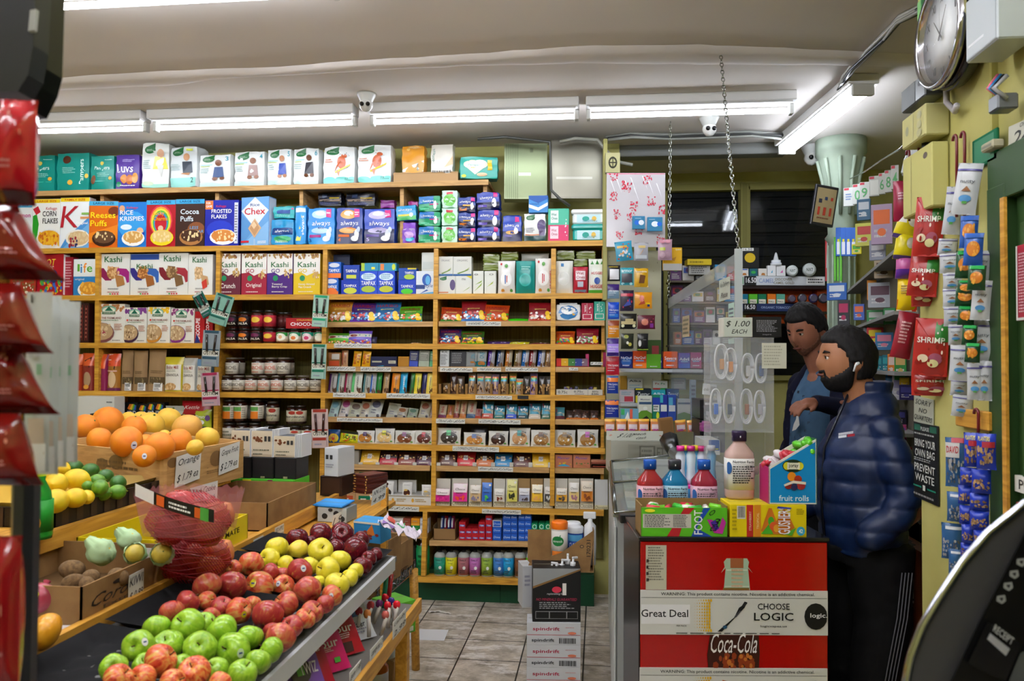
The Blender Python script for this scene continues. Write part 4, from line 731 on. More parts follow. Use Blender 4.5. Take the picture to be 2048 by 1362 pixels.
def jarmix(w,h,col):
 m=MB();
 for q in range(34):
  m.box(*(lambda x,y,z:(x-.011,x+.011,y-.008,y+.008,z,z+.02))(random.uniform(-w/2+.012,w/2-.012),random.uniform(.02,.12),random.uniform(0,h*.8)),(random.choice(('1a1c4a','2a2a70','8a8cb0','30304a','b0a040','4a2a70')),'p'),.004,)
 return m
a('L',1114,1206,772,'','heap of small dark blue wrapped sweets in the low tray',fn=jarmix,name='wrapped_sweets',cat='sweets',group=None,phrase='')
REC[-1]['o']['kind']='stuff'
a('C',1112,1206,779,'c8c4b8','low white card tray front with handwritten prices','T 333 .14 .5 .2 .5 0.75c;T 333 .48 .62 .2 .36 0.75c;L 556 1 .4 .1 .62 .3;T 333 .84 .66 .14 .3 30Yx;T 333 .84 .24 .16 .3 0.50c;R 8a8a84 .68 0 .69 1',name='card_tray',cat='tray',group=None,d=.01,lean=0,dy=-.02,phrase='under the wrapped sweets')
# fifth candy shelf T3
ctx('T3','fifth candy shelf','snack_bar','snack bar','snack bars on the fifth candy shelf',d=.022,lean=.45,n=5)
MAC=lambda c:'E %s .5 .7 .34 .2;R a8aca0 0 .94 1 1;L 667 2 .2 .18 .6 .45;E 334 .8 .12 .12 .08'%c
for x0,x1,yt,c2,cc,ds in((655,674,799,'8aa4a0','5a8490','pale teal'),(675,697,797,'b0a8a0','8a3a68','grey with a plum oval'),(694,720,805,'a4a894','584a40','grey with a brown oval'),(716,737,803,'a8a494','8a5038','grey with a rust oval'),(734,760,798,'a8acA4'.lower(),'4a4c60','grey with a slate oval'),(771,796,806,'989888','7a7a68','beige leaning'),(791,812,814,'a09c8c','8a5a38','short beige with orange oval'),(813,833,816,'909c88','587868','short sage'),(835,857,803,'9c9884','7a4a34','beige with russet oval'),(857,868,806,'786858','4a2a58','slim brown')):
 a('P',x0,x1,yt,c2,ds+' snack bar',MAC(cc),roll=.12)
for x0,x1,yt,c,c2,ds in((875,891,809,'b0a48c','6a2a50','cream and plum'),(892,906,809,'8a6038','c07828','brown and orange'),(906,917,797,'a09078','7a2420','tall cream and red'),(918,931,801,'b09878','b06828','cream and amber'),(932,950,802,'a8a090','284a70','cream and blue foot'),(949,962,817,'98706c','b04838','short rose')):
 a('P',x0,x1,yt,c,ds+' snack bar','V 9a2a20 .5 .6 .4 .56 think;R %s 0 .02 1 .24'%c2,roll=.05)
for x0,x1,yt,c2,ds in((963,986,803,'b04028','rust foot'),(987,1009,811,'18706c','teal foot'),(1011,1033,808,'1848c0','blue foot'),(1034,1056,812,'144858','dark teal foot'),(1057,1081,806,'c8c0b0','cream foot'),(1082,1103,805,'146048','green foot')):
 a('P',x0,x1,yt,'4c9cb8','sky blue mountain snack bar with %s'%ds,'R 28627a 0 .8 1 1;D e8f0f4 6 .2 .6 .9 .74 .09;P a8a894 0 .3 1 .3 1 .5 .6 .56 .3 .5 0 .56;V c82830 .16 .8 .16 .3 CLIF;R %s 0 0 1 .28;L e8e0d8 1 .15 .08 .85 .2'%c2)
a('P',1109,1129,814,'488c9c','teal mountain snack bar past the upright','V c82830 .16 .7 .16 .3 CLIF;R 5a2030 0 0 1 .26;P a8a894 0 .3 1 .3 1 .5 .6 .56 .3 .5')
for x0 in(1132,1146,1162,1180):a('P',x0,x0+17,818+(x0%3)*2,'3a2c28','clear packet of dark truffles','D 5a4034 8 .1 .1 .9 .8 .12;R c87028 .0 0 1 .16',k='g',group='dark truffle packets')
# sixth: M5 cookies
ctx('M5','on the cookie shelf','cookie_packet','cookie packet','flat cookie packets',d=.028,lean=.16)
a('P',654,678,859,'1c5898','blue and yellow candy packet at the pillar','E e8d030 .5 .36 .44 .34;I b02878 .5 .5 .6 .5 Swedish;E d83040 .5 .3 .1 .1');a('P',677,718,862,'c8c818','yellow green sour candy packet','R 1c2010 0 .76 1 1;D 40a028 14 .1 .1 .9 .7 .06;D d83020 10 .1 .1 .9 .7 .05;D f0e820 14 .1 .1 .9 .7 .06;T 222 .5 .46 .7 .3 SOUR',roll=.1)
def cook(cc,ch,tc):return 'E %s .5 .42 .38 .36;D %s 10 .25 .2 .75 .6 .04;R %s .38 .56 .58 .86;T 111 .7 .66 .24 .34 The~Big;T 222 .5 .7 .3 .16 cookie;E 58a848 .86 .16 .06 .05;D f8f8f8 3 .4 .2 .7 .5 .05;L 888 1 .1 .06 .8 .14'%(cc,ch,tc)
for x0,x1,yt,cc,ch,tc,ds in((711,748,861,'b0742c','d09848','4a3070','orange brown cookie and purple tag'),(748,788,857,'e0c080','f4e8c0','e0d820','pale cookie and yellow tag'),(788,829,861,'7a4424','9a5c38','8a3878','brown cookie and plum tag'),(828,866,861,'5a2820','7a3c30','c03040','dark red cookie and red tag'),(874,921,856,'3a3028','6a6058','48c878','dark cookie and bright green tag'),(926,971,865,'c08038','e0b060','2a5aa0','golden cookie and blue tag'),(976,1016,862,'3a2018','583424','7a5848','near black cookie and brown tag'),(1018,1060,856,'c09060','d8b080','28a0a0','tan cookie and teal tag'),(1061,1103,860,'9a6c30','e0c898','8a6a58','speckled cookie and grey tag'),(1109,1151,860,'a87c38','d0b070','a08048','olive gold cookie'),(1154,1197,859,'9c6c2c','b88840','c040b0','brown cookie and magenta tag')):
 a('P',x0,x1,yt,'dcdcd6','white packet with %s'%ds,cook(cc,ch,tc))
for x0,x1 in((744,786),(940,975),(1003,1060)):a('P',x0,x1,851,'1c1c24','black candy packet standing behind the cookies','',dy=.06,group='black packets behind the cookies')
# seventh: T4 square chocolate
ctx('T4','on the square chocolate shelf','chocolate_bar','chocolate bar','square chocolate bars',d=.012,lean=.5)
def rit(c2,lo):return 'R %s 0 .5 1 1;D e0b870 10 .08 .48 .92 .72 .05;R e8e8e8 .36 .4 .6 .74;T 446 .48 .57 .2 .2 ritter;R %s 0 0 1 .34;L e8d8c0 1 .2 .12 .8 .24'%(c2,lo)
for x0,x1,yt,c2,lo,ds in((648,692,902,'1c0c08','0c4a20','dark green and black'),(719,757,902,'b89010','d8a810','yellow'),(757,793,904,'2c0c10','a8182c','crimson'),(794,830,905,'2c1008','8a4030','brown and tan'),(830,866,907,'280c18','4a1030','deep plum'),(876,911,905,'3c1c10','5a2c18','chestnut brown'),(912,950,905,'981018','c81820','bright red'),(951,987,907,'2c1808','c86818','orange and dark brown'),(988,1024,908,'1868a0','1888c0','sky blue'),(1025,1062,908,'3a1810','5c2418','dark chocolate brown'),(1063,1101,908,'d8a808','e8c010','sunny yellow')):
 a('P',x0,x1,yt,lo,'%s square chocolate bar'%ds,rit(c2,lo),crimp=.03)
a('C',692,718,900,'8c8880','empty grey white card slot of the chocolate rack','R 2a2a28 .5 .1 .62 .9',name='card_slot',cat='tray',group=None,d=.05,lean=0)
for i,x0 in enumerate((644,681,718,752,789,826,862,874,908,946,983,1020,1058,1097)):
 a('C',x0-1,x0+7,925,'c8c6bc','white card corner clip','',name='card_clip',cat='card clip',group='white card clips of the chocolate rack',d=.006,lean=0,dy=-.015,phrase='between the square chocolates')
WAF='I 1c3cb0 .5 .74 .7 .2 Manner;P %s .1 .1 .5 .3 .9 .1;D %s 6 .2 .15 .9 .4 .06'
a('C',1110,1145,909,'c07858','salmon wafer box with blue script and blue yellow art',WAF%('38a0c8','e0c030'),name='wafer_box',cat='box',group=None,d=.04,lean=0);a('C',1146,1181,909,'c07858','salmon wafer box with blue script and brown art',WAF%('b07048','587838'),name='wafer_box',cat='box',group=None,d=.04,lean=0)
for i in range(4):a('C',1182,1216,925+i*0-0,'b87058','flat salmon wafer box','',name='wafer_box',cat='box',group='flat salmon wafer boxes at the shelf end',d=.05,lean=0,yb=None if i==0 else 936,**{})if i==0 else a('C',1182,1216,921+(3-i)*4-1,('c08468','b06850','c88c70')[i-1],'flat salmon wafer box','R a04838 .1 .3 .9 .5',name='wafer_box',cat='box',group='flat salmon wafer boxes at the shelf end',d=.05,lean=0,yb=925+(3-i)*4-1 if i>1 else 936)
# eighth: M6
ctx('M6','on the eighth shelf','cookie_bag','cookie bag','kraft cookie bags',d=.05,lean=.06)
def tate(c):return 'R %s .18 .68 .86 .96;I f0e4d4 .5 .82 .5 .12 Lacey;E 241410 .5 .44 .3 .1;D 5a3a28 8 .34 .38 .66 .48 .04;R 7a6040 .1 .62 .9 .64;R 7a6040 .1 .3 .9 .31;R %s .18 .04 .86 .24;L e8dccc 1 .3 .1 .7 .18'%(c,c)
for x0,x1,c,ds in((644,679,'b04c28','kraft cookie bag with rust bands, at the dark pillar'),(679,711,'b04c28','kraft cookie bag with rust bands, next to the green banded bag'),(711,746,'0c6a48','kraft cookie bag with dark green bands')):a('C',x0,x1,942,'b08a62',ds,tate(c),k='d',d=.07)
ctx('M6','on the eighth shelf','nut_cup_packet','packet','white nut butter packets',d=.02,lean=.1,n=5)
JUS=lambda c:'E %s .5 .4 .34 .2;E e8b860 .6 .24 .18 .1;T 888 .5 .84 .6 .06 Justins;R c8ccd0 0 0 1 .1;E e0c070 .4 .56 .2 .06'%c
a('C',738,864,991,'d8d8d4','long white card carton holding the nut butter packets','R 8a7a58 .02 .9 .98 .99;L a88848 2 .1 .3 .26 .7;L a88848 2 .44 .3 .6 .7;L a88848 2 .74 .3 .92 .7;E e0a838 .04 .5 .02 .22;E e0a838 .38 .5 .02 .22;E e0a838 .7 .5 .02 .22;D 38a078 6 .28 .3 .98 .7 .01',name='display_carton',cat='carton',group=None,d=.2,lean=0)
for x0,x1,yt,c,ds in((743,766,965,'686868','white packet with a grey cup, first in the long carton'),(763,786,963,'2a2a2a','white packet with a black cup'),(803,823,965,'4a2018','white packet with a brown cup'),(842,864,970,'b0aca0','white packet with a pale cup at the pillar')):a('P',x0,x1,yt,'e6e6e4',ds,JUS(c),yb=1000,dy=-.012+.03)
for x0,x1,ds in((752,794,'open white lid behind the packets, first'),(796,833,'open white lid behind the packets, second')):a('C',x0,x1,960,'d4d4d0',ds,'R bbb .1 .9 .9 .94',name='carton_lid',cat='lid',group=None,yb=985,dy=.12,d=.01,lean=0,phrase='on the eighth shelf')
ctx('M6','in the cream chocolate rack','chocolate_bar','chocolate bar','chocolate bars in cream racks',d=.014,lean=.2)
CH=lambda c,c2,pic,tc='3a2a20':'R %s 0 .5 1 1;P %s 0 .0 .5 .0 1 .0 1 .62 .5 .66 0 .62;I %s .5 .68 .7 .12 Choco;D %s 9 .2 .1 .8 .3 .09;E e8e4d8 .82 .86 .12 .06;L %s 1 .2 .42 .8 .5'%(c2,c,tc,pic,tc)
rack=[(868,900,978,'c8107c','e8d8d8','e83090','hot pink'),(904,935,968,'d8188c','ecdce0','f05030','magenta and white'),(938,962,971,'d0b080','e4dcd0','8880a0','beige and lilac'),(962,984,966,'2860c0','3a78d0','48b048','cobalt blue'),(987,1010,978,'dcd4c4','e8e4dc','7a3418','white and cocoa'),(1012,1035,960,'d8d060','e4e090','2c3018','lime yellow'),(1036,1060,977,'a0a4b8','dcdce0','584848','silver grey'),(1062,1086,970,'f0c030','f4ecd4','e8a860','warm yellow'),(1088,1106,974,'3a3838','dcd8d4','c8c8c0','charcoal'),(1111,1135,977,'d89c18','e8e0d0','504840','amber and white'),(1137,1159,966,'e8cc80','e8e4dc','b07888','pale gold'),(1161,1187,963,'d07c18','e8dcc8','8a4820','deep orange')]
for x0,x1,yt,c,c2,pic,ds in rack:
 yt=yt;a('C',x0-1,x1,958,'cfccc0' if c not in('2860c0','a0a4b8','f0c030')else '9a7a4c','cream card rack behind the %s chocolate'%ds,'R e0dcc4 0 0 1 .2;I 5a4a20 .5 .1 .9 .13 Chocolate',name='card_rack',cat='card rack',group=None,d=.08,lean=.12,phrase='')
 a('P',x0+1,x1-1,yt,c,'%s chocolate bar'%ds,CH(c,c2,pic,'1c1c40' if c in('2860c0',)else '3a2a20'),dy=-.03,yb=1003,crimp=.03,n=5)
a('C',1189,1216,960,'d4d6d4','empty white card rack with cream foot at the shelf end','R e0dcb4 0 0 1 .14;I 5a4a20 .5 .07 .9 .1 Chocolate',name='card_rack',cat='card rack',group=None,d=.08,lean=.12,phrase='')
# ninth: small boxes
ctx('T5D','on the short low shelf','soap_box','soap box','small boxes on the short low shelf',d=.07)
for x0,x1,c,cb,ds in((668,684,'0c3a24','1c7a48','dark green'),(685,699,'103c28','c03828','deep green'),(698,720,'dcdad4','b8788c','white and mauve'),(720,740,'dcdad4','c88ca0','white and rose'),(740,762,'dcdad4','289048','white and green'),(763,784,'dcdad4','a85830','white and rust'),(784,806,'dcdad4','b87890','white and pink'),(806,821,'8a4030','a05a48','brick red'),(822,839,'e09018','e8a838','orange'),(840,857,'d0d4d8','a8a8b0','silver white')):
 c_lo={740:'2a98c0',822:'1c8a38'}.get(x0,cb)
 a('C',x0,x1,1051,c if x0!=822 else '1c8a38','lower %s soap box'%ds,'R %s .0 .0 1 .3;L 998 1 .2 .5 .8 .7'%c_lo);a('C',x0,x1,1037,c,'upper %s soap box'%ds,'R %s .0 .0 1 .3;L 998 1 .2 .5 .8 .7'%cb,yb=1051)
ctx('T5','on the low toiletries shelf','toothpaste_box','toothpaste box','toothpaste boxes',d=.09)
def traybox(w,h,col):
 m=MB();t_=.003
 m.box(-w/2,w/2,0,t_,0,h*.62,(col,'d'));m.box(-w/2,w/2,.12,.12+t_,0,h,(col,'d'));m.box(-w/2,-w/2+t_,0,.12,0,h*.8,(col,'d'));m.box(w/2-t_,w/2,0,.12,0,h,(col,'d'));m.box(-w/2,w/2,0,.12,0,t_,(col,'d'));return m
a('L',867,911,1044,'8a6a44','open cardboard box of toothbrush packs',fn=traybox,name='cardboard_box',cat='box',group=None)
for i,x0 in enumerate((879,886,893,900)):a('P',x0,x0+8,1034,('2a48a0','b82838','2848a8','a83060')[i],'toothbrush pack standing in the cardboard box','R d0d8e0 .3 .4 .7 .9;R 60c040 .1 .2 .9 .3',yb=1068,dy=.05,group='toothbrush packs',phrase='low shelf',n=4)
RC='R 2848a8 .1 .3 .9 .6;T fff .5 .45 .6 .3 Colgate'
for x0,rows in((918,3),(931,2),(944,2),(957,3),(971,4)):
 for r_ in range(rows):a('C',x0,x0+13,1070-r_*13,'b81824','small red toothpaste box end',RC,yb=None if r_==0 else 1083-r_*13,d=.15,group='small red box ends',phrase='low toiletries shelf')
for x0,rows,c in((985,2,0),(1005,3,0),(1021,4,1),(1036,4,1),(1049,3,1)):
 for r_ in range(rows+1):a('C',x0,x0+14+4*(c==0),1067-r_*13-(0 if c else 3*0),'1448a8' if not(x0==985 and r_==2)else 'c8c8d0','small blue soap box end','R 2060c8 .1 .1 .9 .9;I d8e8f8 .5 .5 .7 .3 Dove',yb=None if r_==0 else 1080-r_*13,d=.1,group='small blue box ends',phrase='low toiletries shelf')
for x0 in(1063,1077,1090):
 for r_ in range(3):a('C',x0,x0+12,1073-r_*13,'109058','small green soap box end','E d0ecdc .5 .5 .36 .36;E 109058 .5 .5 .24 .24;R 28a8a0 .8 .2 .95 .8',yb=None if r_==0 else 1086-r_*13,d=.1,group='small green box ends',phrase='low toiletries shelf')
 # bottom: soap bottles
def soapb(w,h,col):
 r_=w/2;c=(col,'p');g_=('a8aca8','g')
 m=bottle([(r_*.95,0),(r_,.004),(r_,h*.74),(r_*.96,h*.82),(r_*.6,h*.92),(r_*.36,h*.93),(r_*.36,h),(0,h)],[g_,g_,g_,g_,g_,('1a1c1c','p'),('1a1c1c','p')],r_*1.01,h*.06,h*.74,col,'T 1a2420 .5 .86 .6 .09 DAILY;E e8ece8 .62 .42 .13 .1;L 333 2 .2 .1 .7 .3;T 2a3a30 .5 .66 .4 .05 soap')
 return m
ctx('M7','on the bottom shelf','dish_soap_bottle','soap bottle','dish soap bottles on the bottom shelf')
for x0,c,ds in((866,'209078','teal green'),(889,'d8d420','bright yellow'),(914,'a06068','dusty rose'),(937,'b868b0','orchid pink'),(961,'88a838','olive lime'),(985,'3a78c0','denim blue'),(1004,'1c98d0','bright cyan'),(1028,'7a4a28','brown'),(1051,'68c818','vivid lime'),(1075,'887890','grey lilac')):
 a('L',x0,x0+23,1103,c,'%s dish soap bottle'%ds,fn=soapb)
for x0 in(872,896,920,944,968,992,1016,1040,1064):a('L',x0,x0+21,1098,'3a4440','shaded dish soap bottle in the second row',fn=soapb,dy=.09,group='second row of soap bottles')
def oil(w,h,col):
 r_=w/2;m=bottle([(r_,0),(r_,h*.62),(r_*.96,h*.78),(r_*.4,h*.85),(r_*.4,h*.9),(r_*.48,h*.9),(r_*.48,h),(0,h)],[(col,'p'),(col,'p'),('241410','g'),('241410','g'),('e0e0dc','p'),('e0e0dc','p'),('e0e0dc','p')],r_*1.01,h*.1,h*.7,col,'L 0a4a28 3 .2 .2 .8 .8');return m
for x0,c in((748,'8a5a38'),(775,'3a2a20'),(802,'2a2420'),(829,'128048')):a('L',x0,x0+27,1074,c,'white capped %s bottle'%{'8':'amber','3':'brown','2':'black','1':'emerald green'}[c[0]],fn=oil,name='body_wash_bottle',cat='bottle',group=None,yb=1156)
# ---- handwritten price strips on the shelf edges
def strip(x0,x1,y0,y1,text,lab,col='d8d8d0',Y=YF-.014,wt=.92,k='c'):
 p,w,_=wh(x0,x1,y0,y1,Y);c=atY((x0+x1)/2,(y0+y1)/2,Y);h=(y1-y0)/FPX*Y
 m=MB();m.box(-w/2,w/2,-.001,.0005,-h/2,h/2,(col,k));paint(m,plane_S((-w/2,-.001,-h/2),(w,0,0),(0,0,h),(0,-1,0)),'I 181820 .5 .5 %g .62 %s'%(wt,text)if not text.startswith('R ')else text)
 slope=(y1-y0)*0;o=m.obj('price_strip',None,(p.x,Y,c.z),(0,math.radians(.5),0));tag(o,lab,'price label','handwritten price strips');return o
for q in((668,743,687,696,'Jelly Belly $ 2.99 each','under the lilac bean bag'),(932,1002,643,652,'HARIBO $ 2.99 ea','under the crimson and blue candy bag'),(654,711,733,742,'LARA BAR $ 2.69','under the tan and maroon bar'),(721,782,734,743,'BOBS OAT BAR 3.99','under the yellow snack bars'),(880,945,735,744,'Rx Bar $ 3.99 ea','under the grey and black cartons'),(954,1002,735,743,'ONE BAR $3.99','under the silver teal bars'),(1011,1076,735,743,'Quest Bar $ 3.99','under the clear blue bar'),(1138,1156,735,741,'.79 ea','under the colour block carton'),(666,731,786,795,'Power Crunch $ 2.75','under the mint snack bar'),(773,860,787,797,'Barebells Bars $ 3.69 ea','under the lemon yellow bar'),(951,1024,791,799,'KIND BAR $ 2.75 ea','under the nut bars'),(674,765,836,844,'GO Macro Bar $ 4.99 ea','under the grey oval bars'),(872,930,838,847,'Think Bar $3.09','under the cream and plum bar'),(957,1041,839,848,'CLIF Bar $ 2.75 ea','under the mountain bars'),(905,998,893,903,'COMPLETE Cookie $ 2.99 ea','under the white cookie packets'),(956,1026,934,943,'Ritter Sport $ 3.49 ea','under the square chocolates'),(752,838,1012,1022,'Justins $ 3.99 ea','under the nut butter carton'),(964,1042,1019,1028,'Chocolove $ 4.49 ea','under the cream chocolate racks')):
 strip(*q[:5],'white handwritten price strip '+q[5])
strip(1035,1057,791,798,'KIND','small black brand strip beside the nut bar price','2a2a28');strip(1181,1205,724,730,'$ 3.00','tilted small price card at the candy roll',Y=YF-.02)
# ---- meat stick packs hung on the uprights
for x0,x1,y0,y1,c,c2,ds,ro in((405,428,578,632,'0c5a4c','b8c0bc','dark green meat stick pack tilted behind the pale green one',-.5),(414,452,584,648,'7aa898','0c5a4c','pale green meat stick pack at the top of the far upright',.3),(402,437,657,733,'8a9498','2a4a5a','grey meat stick pack in the middle of the far upright',.05),(404,440,742,812,'b898a0','9a1c48','pink and maroon meat stick pack low on the far upright',-.06),(623,654,588,654,'a0c0b0','18986a','mint meat stick pack at the top of the dark pillar',.06),(622,651,686,758,'98b8ac','0c6a50','green meat stick pack in the middle of the dark pillar',.02),(624,657,816,896,'c0a8a4','9a3020','brown meat stick pack low on the dark pillar',-.03)):
 p,w,_=wh(x0,x1,y0,y1,4.97);h=(y1-y0)/FPX*4.97
 m=MB();m.box(-w/2,w/2,0,.004,0,h,(c,'p'),.001);m.box(-w*.42,w*.42,-.012,0,0,h*.3,(c,'p'),.003)
 paint(m,plane_S((-w/2,0,0),(w,0,0),(0,0,h),(0,-1,0)),'R d8d4c4 .04 .3 .96 .44;T 2a2420 .5 .37 .84 .1 OSTRIM;R %s .04 .44 .96 .48;R %s .1 .92 .9 1'%(c2,c2));paint(m,plane_S((-w/2,-.0125,0),(w,0,0),(0,0,h),(0,-1,0)),'R %s .1 .2 .9 .27;L 889 1 .2 .06 .8 .14'%c2)
 for s in(-.2,.2):m.tube([(s*w,-.006,h*.42),(s*w*1.3,-.006,h*.88)],.008,('2c2420' if c2!='9a3020' else '3a1410','g'),7)
 tag(m.obj('meat_stick_pack',None,(p.x,4.97,p.z),(0,ro,0)),ds,'snack pack','meat stick packs on the uprights')
 # ================================================================ PRODUCE STAND (runs along the aisle)
XO,ZO,XS,ZS,XT,ZT=-.66,.95,-1.10,1.03,-1.45,1.136
st=root('produce_stand',(-1.1,2.0,0));tag(st,'stepped pine produce stand with a white front ledge and price tags','produce stand')
def sp(M_,name):
 for i,p in enumerate(M_.v):M_.v[i]=(p[0]+1.1,p[1]-2.0,p[2])
 return M_.obj(name,st)
Y0,Y1=.35,2.55
def slab(pts,y0,y1,m,M_=None):
 M_=M_ or MB();M_.prism(pts,y0,y1,m);return M_
sp(slab([(XO-.01,ZO-.012),(XO+.0,ZO-.012),(XO+.0,ZO+.004),(XS,ZS-.03),(XS,ZS-.046)],Y0,Y1,('6a6a68','d')),'tray_board')
sp(slab([(XO-.004,ZO-.03),(XO+.006,ZO-.03),(XO+.006,ZO+.012),(XO-.004,ZO+.012)],Y0,Y1-.04,('c8cacc','p')),'front_ledge')
sp(slab([(XS-.012,ZS-.045),(XS+.008,ZS-.045),(XS+.008,ZS+.004),(XS-.012,ZS+.004)],Y0,3.35,WOODY),'price_rail')
sp(slab([(XT-.02,ZS-.03),(XS-.01,ZS-.03),(XS-.01,ZS-.012),(XT-.5,ZS-.012),(XT-.5,ZS-.03)],Y0,3.35,WOODY),'middle_shelf')
sp(slab([(XT-.014,ZT-.045),(XT+.01,ZT-.045),(XT+.01,ZT+.004),(XT-.014,ZT+.004)],Y0,2.75,WOODY),'top_rail')
sp(slab([(XT-.6,ZT-.02),(XT-.01,ZT-.02),(XT-.01,ZT),(XT-.6,ZT)],Y0,3.4,WOODY),'top_shelf')
sp(slab([(-.985,.80),(-.6,.775),(-.6,.757),(-.985,.782)],Y0,2.62,('6c6862','d')),'candy_shelf')
sp(slab([(-.604,.755),(-.59,.755),(-.59,.80),(-.604,.80)],Y0,2.62,WOODY),'candy_rail')
sp(slab([(-1.0,.46),(-.62,.46),(-.62,.48),(-1.0,.48)],Y0,2.62,WOODY),'bottom_shelf')
for(x,y,z)in((-.64,2.56,.755),(-1.0,2.56,.95),(-.64,.5,.755),(-1.0,.5,.95),(-1.95,3.3,1.1),(-1.46,3.3,1.01),(-1.95,.5,1.1)):
 M_=MB();M_.box(x-.02,x+.02,y-.02,y+.02,0,z,WOODY,.003);sp(M_,'leg')
 # price tags on the rail
def tagY(px0,y0_,px1,y1_,hh,text,lab,X=XS+.0085,col='dcdcd6',tilt=0,big=.6):
 """card on a plane X = const, seen from the aisle; (px0,y0_) upper near corner, (px1,y1_) upper far corner"""
 a_=atX(px0,y0_,X);b_=atX(px1,y1_,X);M_=MB();L=b_.y-a_.y;sl=(b_.z-a_.z)*.3
 n=Vector((1,0,0));M_.add([(0,0,-hh),(0,L,-hh+sl),(0,L,sl),(0,0,0),(-.0012,0,-hh),(-.0012,L,-hh+sl),(-.0012,L,sl),(-.0012,0,0)],[(0,1,2,3),(7,6,5,4),(4,5,1,0),(3,2,6,7),(5,6,2,1),(4,0,3,7)],(col,'c'))
 t_=text.split('|');s_=plane_S((0,0,-hh),(0,L,sl),(0,0,hh),n)
 paint(M_,s_,''.join('I 16161a .5 %g .86 %g %s;'%(1-(i+.5)/len(t_),big/len(t_),q)for i,q in enumerate(t_)))
 o=M_.obj('price_tag',None,(X,a_.y,a_.z));tag(o,lab,'price label','produce price tags');return o
for q in((134,1290,208,1252,.045,'HONEY CRISP APPLE|$ 3.99 LB','white price tag for honey crisp apples, above the nearest apples'),(250,1230,312,1193,.045,'GRANNY SMITH APPLE|$ 2.99 LB','white price tag for granny smith apples'),(366,1166,393,1147,.045,'FUJI APPLE|$ 3.99','white price tag for fuji apples'),(441,1120,466,1106,.045,'GALA APPLE|$ 2.99','white price tag for gala apples'),(507,1080,527,1070,.045,'GOLDEN APPLE|$ 2.99','white price tag for golden apples'),(550,1056,568,1046,.045,'RED APPLE|$ 2.99','white price tag for red apples, past the open carton')):tagY(*q)
for q in((786,1245,812,1225,.05,'candy|2.99','white tag at the far end of the candy rail'),(741,1300,766,1276,.03,'candy bar 2','white tag in the middle of the candy rail'),(700,1345,722,1322,.03,'gum 1.99','white tag on the near end of the candy rail')):tagY(*q,X=-.589)
# ---- fruit skins
def skin(name,stops,sc=3,rough=.3,vscale=(6,6,1.2),bump=0,spec=.5,tip=None):
 m=ramp_mat(name,stops,tuple(q*.13 for q in vscale),sc*.75,4,rough,spec,0,dist=.6)
 t=m.node_tree;b=bs(m)
 if bump:
  n=t.nodes.new('ShaderNodeTexVoronoi');n.inputs['Scale'].default_value=420 if bump<1 else 120;tc=t.nodes.new('ShaderNodeTexCoord');t.links.new(tc.outputs['Object'],n.inputs['Vector']);bu=t.nodes.new('ShaderNodeBump');bu.inputs['Strength'].default_value=min(bump,.5);bu.inputs['Distance'].default_value=.002;t.links.new(n.outputs[0],bu.inputs['Height']);t.links.new(bu.outputs[0],b.inputs['Normal'])
 return m
SK={'green':[skin('granny_skin',[(.3,'6ea018'),(.7,'9cc434')],6,.22)],'fuji':[skin('fuji_skin_a',[(.28,'b8843a'),(.42,'a83c30'),(.7,'9c2430')],5,.25,(8,8,2)),skin('fuji_skin_b',[(.34,'bc8044'),(.5,'b84a38'),(.72,'8e1c2a')],4,.25,(6,6,2)),skin('fuji_skin_c',[(.38,'c8904c'),(.56,'c85030'),(.74,'a82c28')],4,.25,(7,7,2))],'honey':[skin('honey_skin',[(.34,'e0b058'),(.52,'dc6a38'),(.7,'b02420')],4,.25,(9,9,1.2))],'gold':[skin('golden_skin',[(.3,'d0c020'),(.7,'e4d63c')],5,.28)],'gold2':[skin('golden_blush_skin',[(.35,'dcc838'),(.65,'e0c040'),(.8,'d89040')],3,.28,(3,3,2))],'red':[skin('red_delicious_skin',[(.3,'74121c'),(.5,'4c0c18'),(.75,'941c20')],5,.2,(10,10,1.5))],'orange':[skin('orange_peel',[(.3,'e87808'),(.7,'f29414')],3,.38,(3,3,3),.35)],'grape':[skin('grapefruit_peel',[(.3,'e4ac28'),(.7,'f0c848')],3,.36,(3,3,3),.3)],'grapep':[skin('pink_grapefruit_peel',[(.3,'d89840'),(.7,'ecb44c')],3,.36,(3,3,3),.3)],'lemon':[skin('lemon_peel',[(.3,'e0b408'),(.7,'f0d020')],3,.34,(3,3,3),.3)],'lime':[skin('lime_peel',[(.3,'3c7414'),(.7,'6a9c28')],3,.3,(3,3,3),.2)],'limed':[skin('dark_lime_peel',[(.3,'205418'),(.7,'387020')],3,.3,(3,3,3),.2)],'kiwi':[skin('kiwi_skin',[(.3,'5e4424'),(.7,'8a6a40')],8,.8,(3,3,3),1)],'mango':[skin('mango_skin',[(.3,'c07810'),(.7,'d89820')],2.5,.3,(3,3,3))],'mangog':[skin('green_mango_skin',[(.3,'76803a'),(.7,'98a050')],3,.4,(3,3,3))],'pom':[skin('pomegranate_skin',[(.3,'8a2438'),(.55,'a03a4c'),(.75,'b86070')],3,.35,(3,3,2))],'avo':[skin('avocado_skin',[(.3,'181c1c'),(.7,'2c302c')],10,.6,(4,4,4),1)],'pear':[skin('asian_pear_skin',[(.3,'c8b040'),(.7,'d8c458')],4,.4,(4,4,4))]}
FM={}
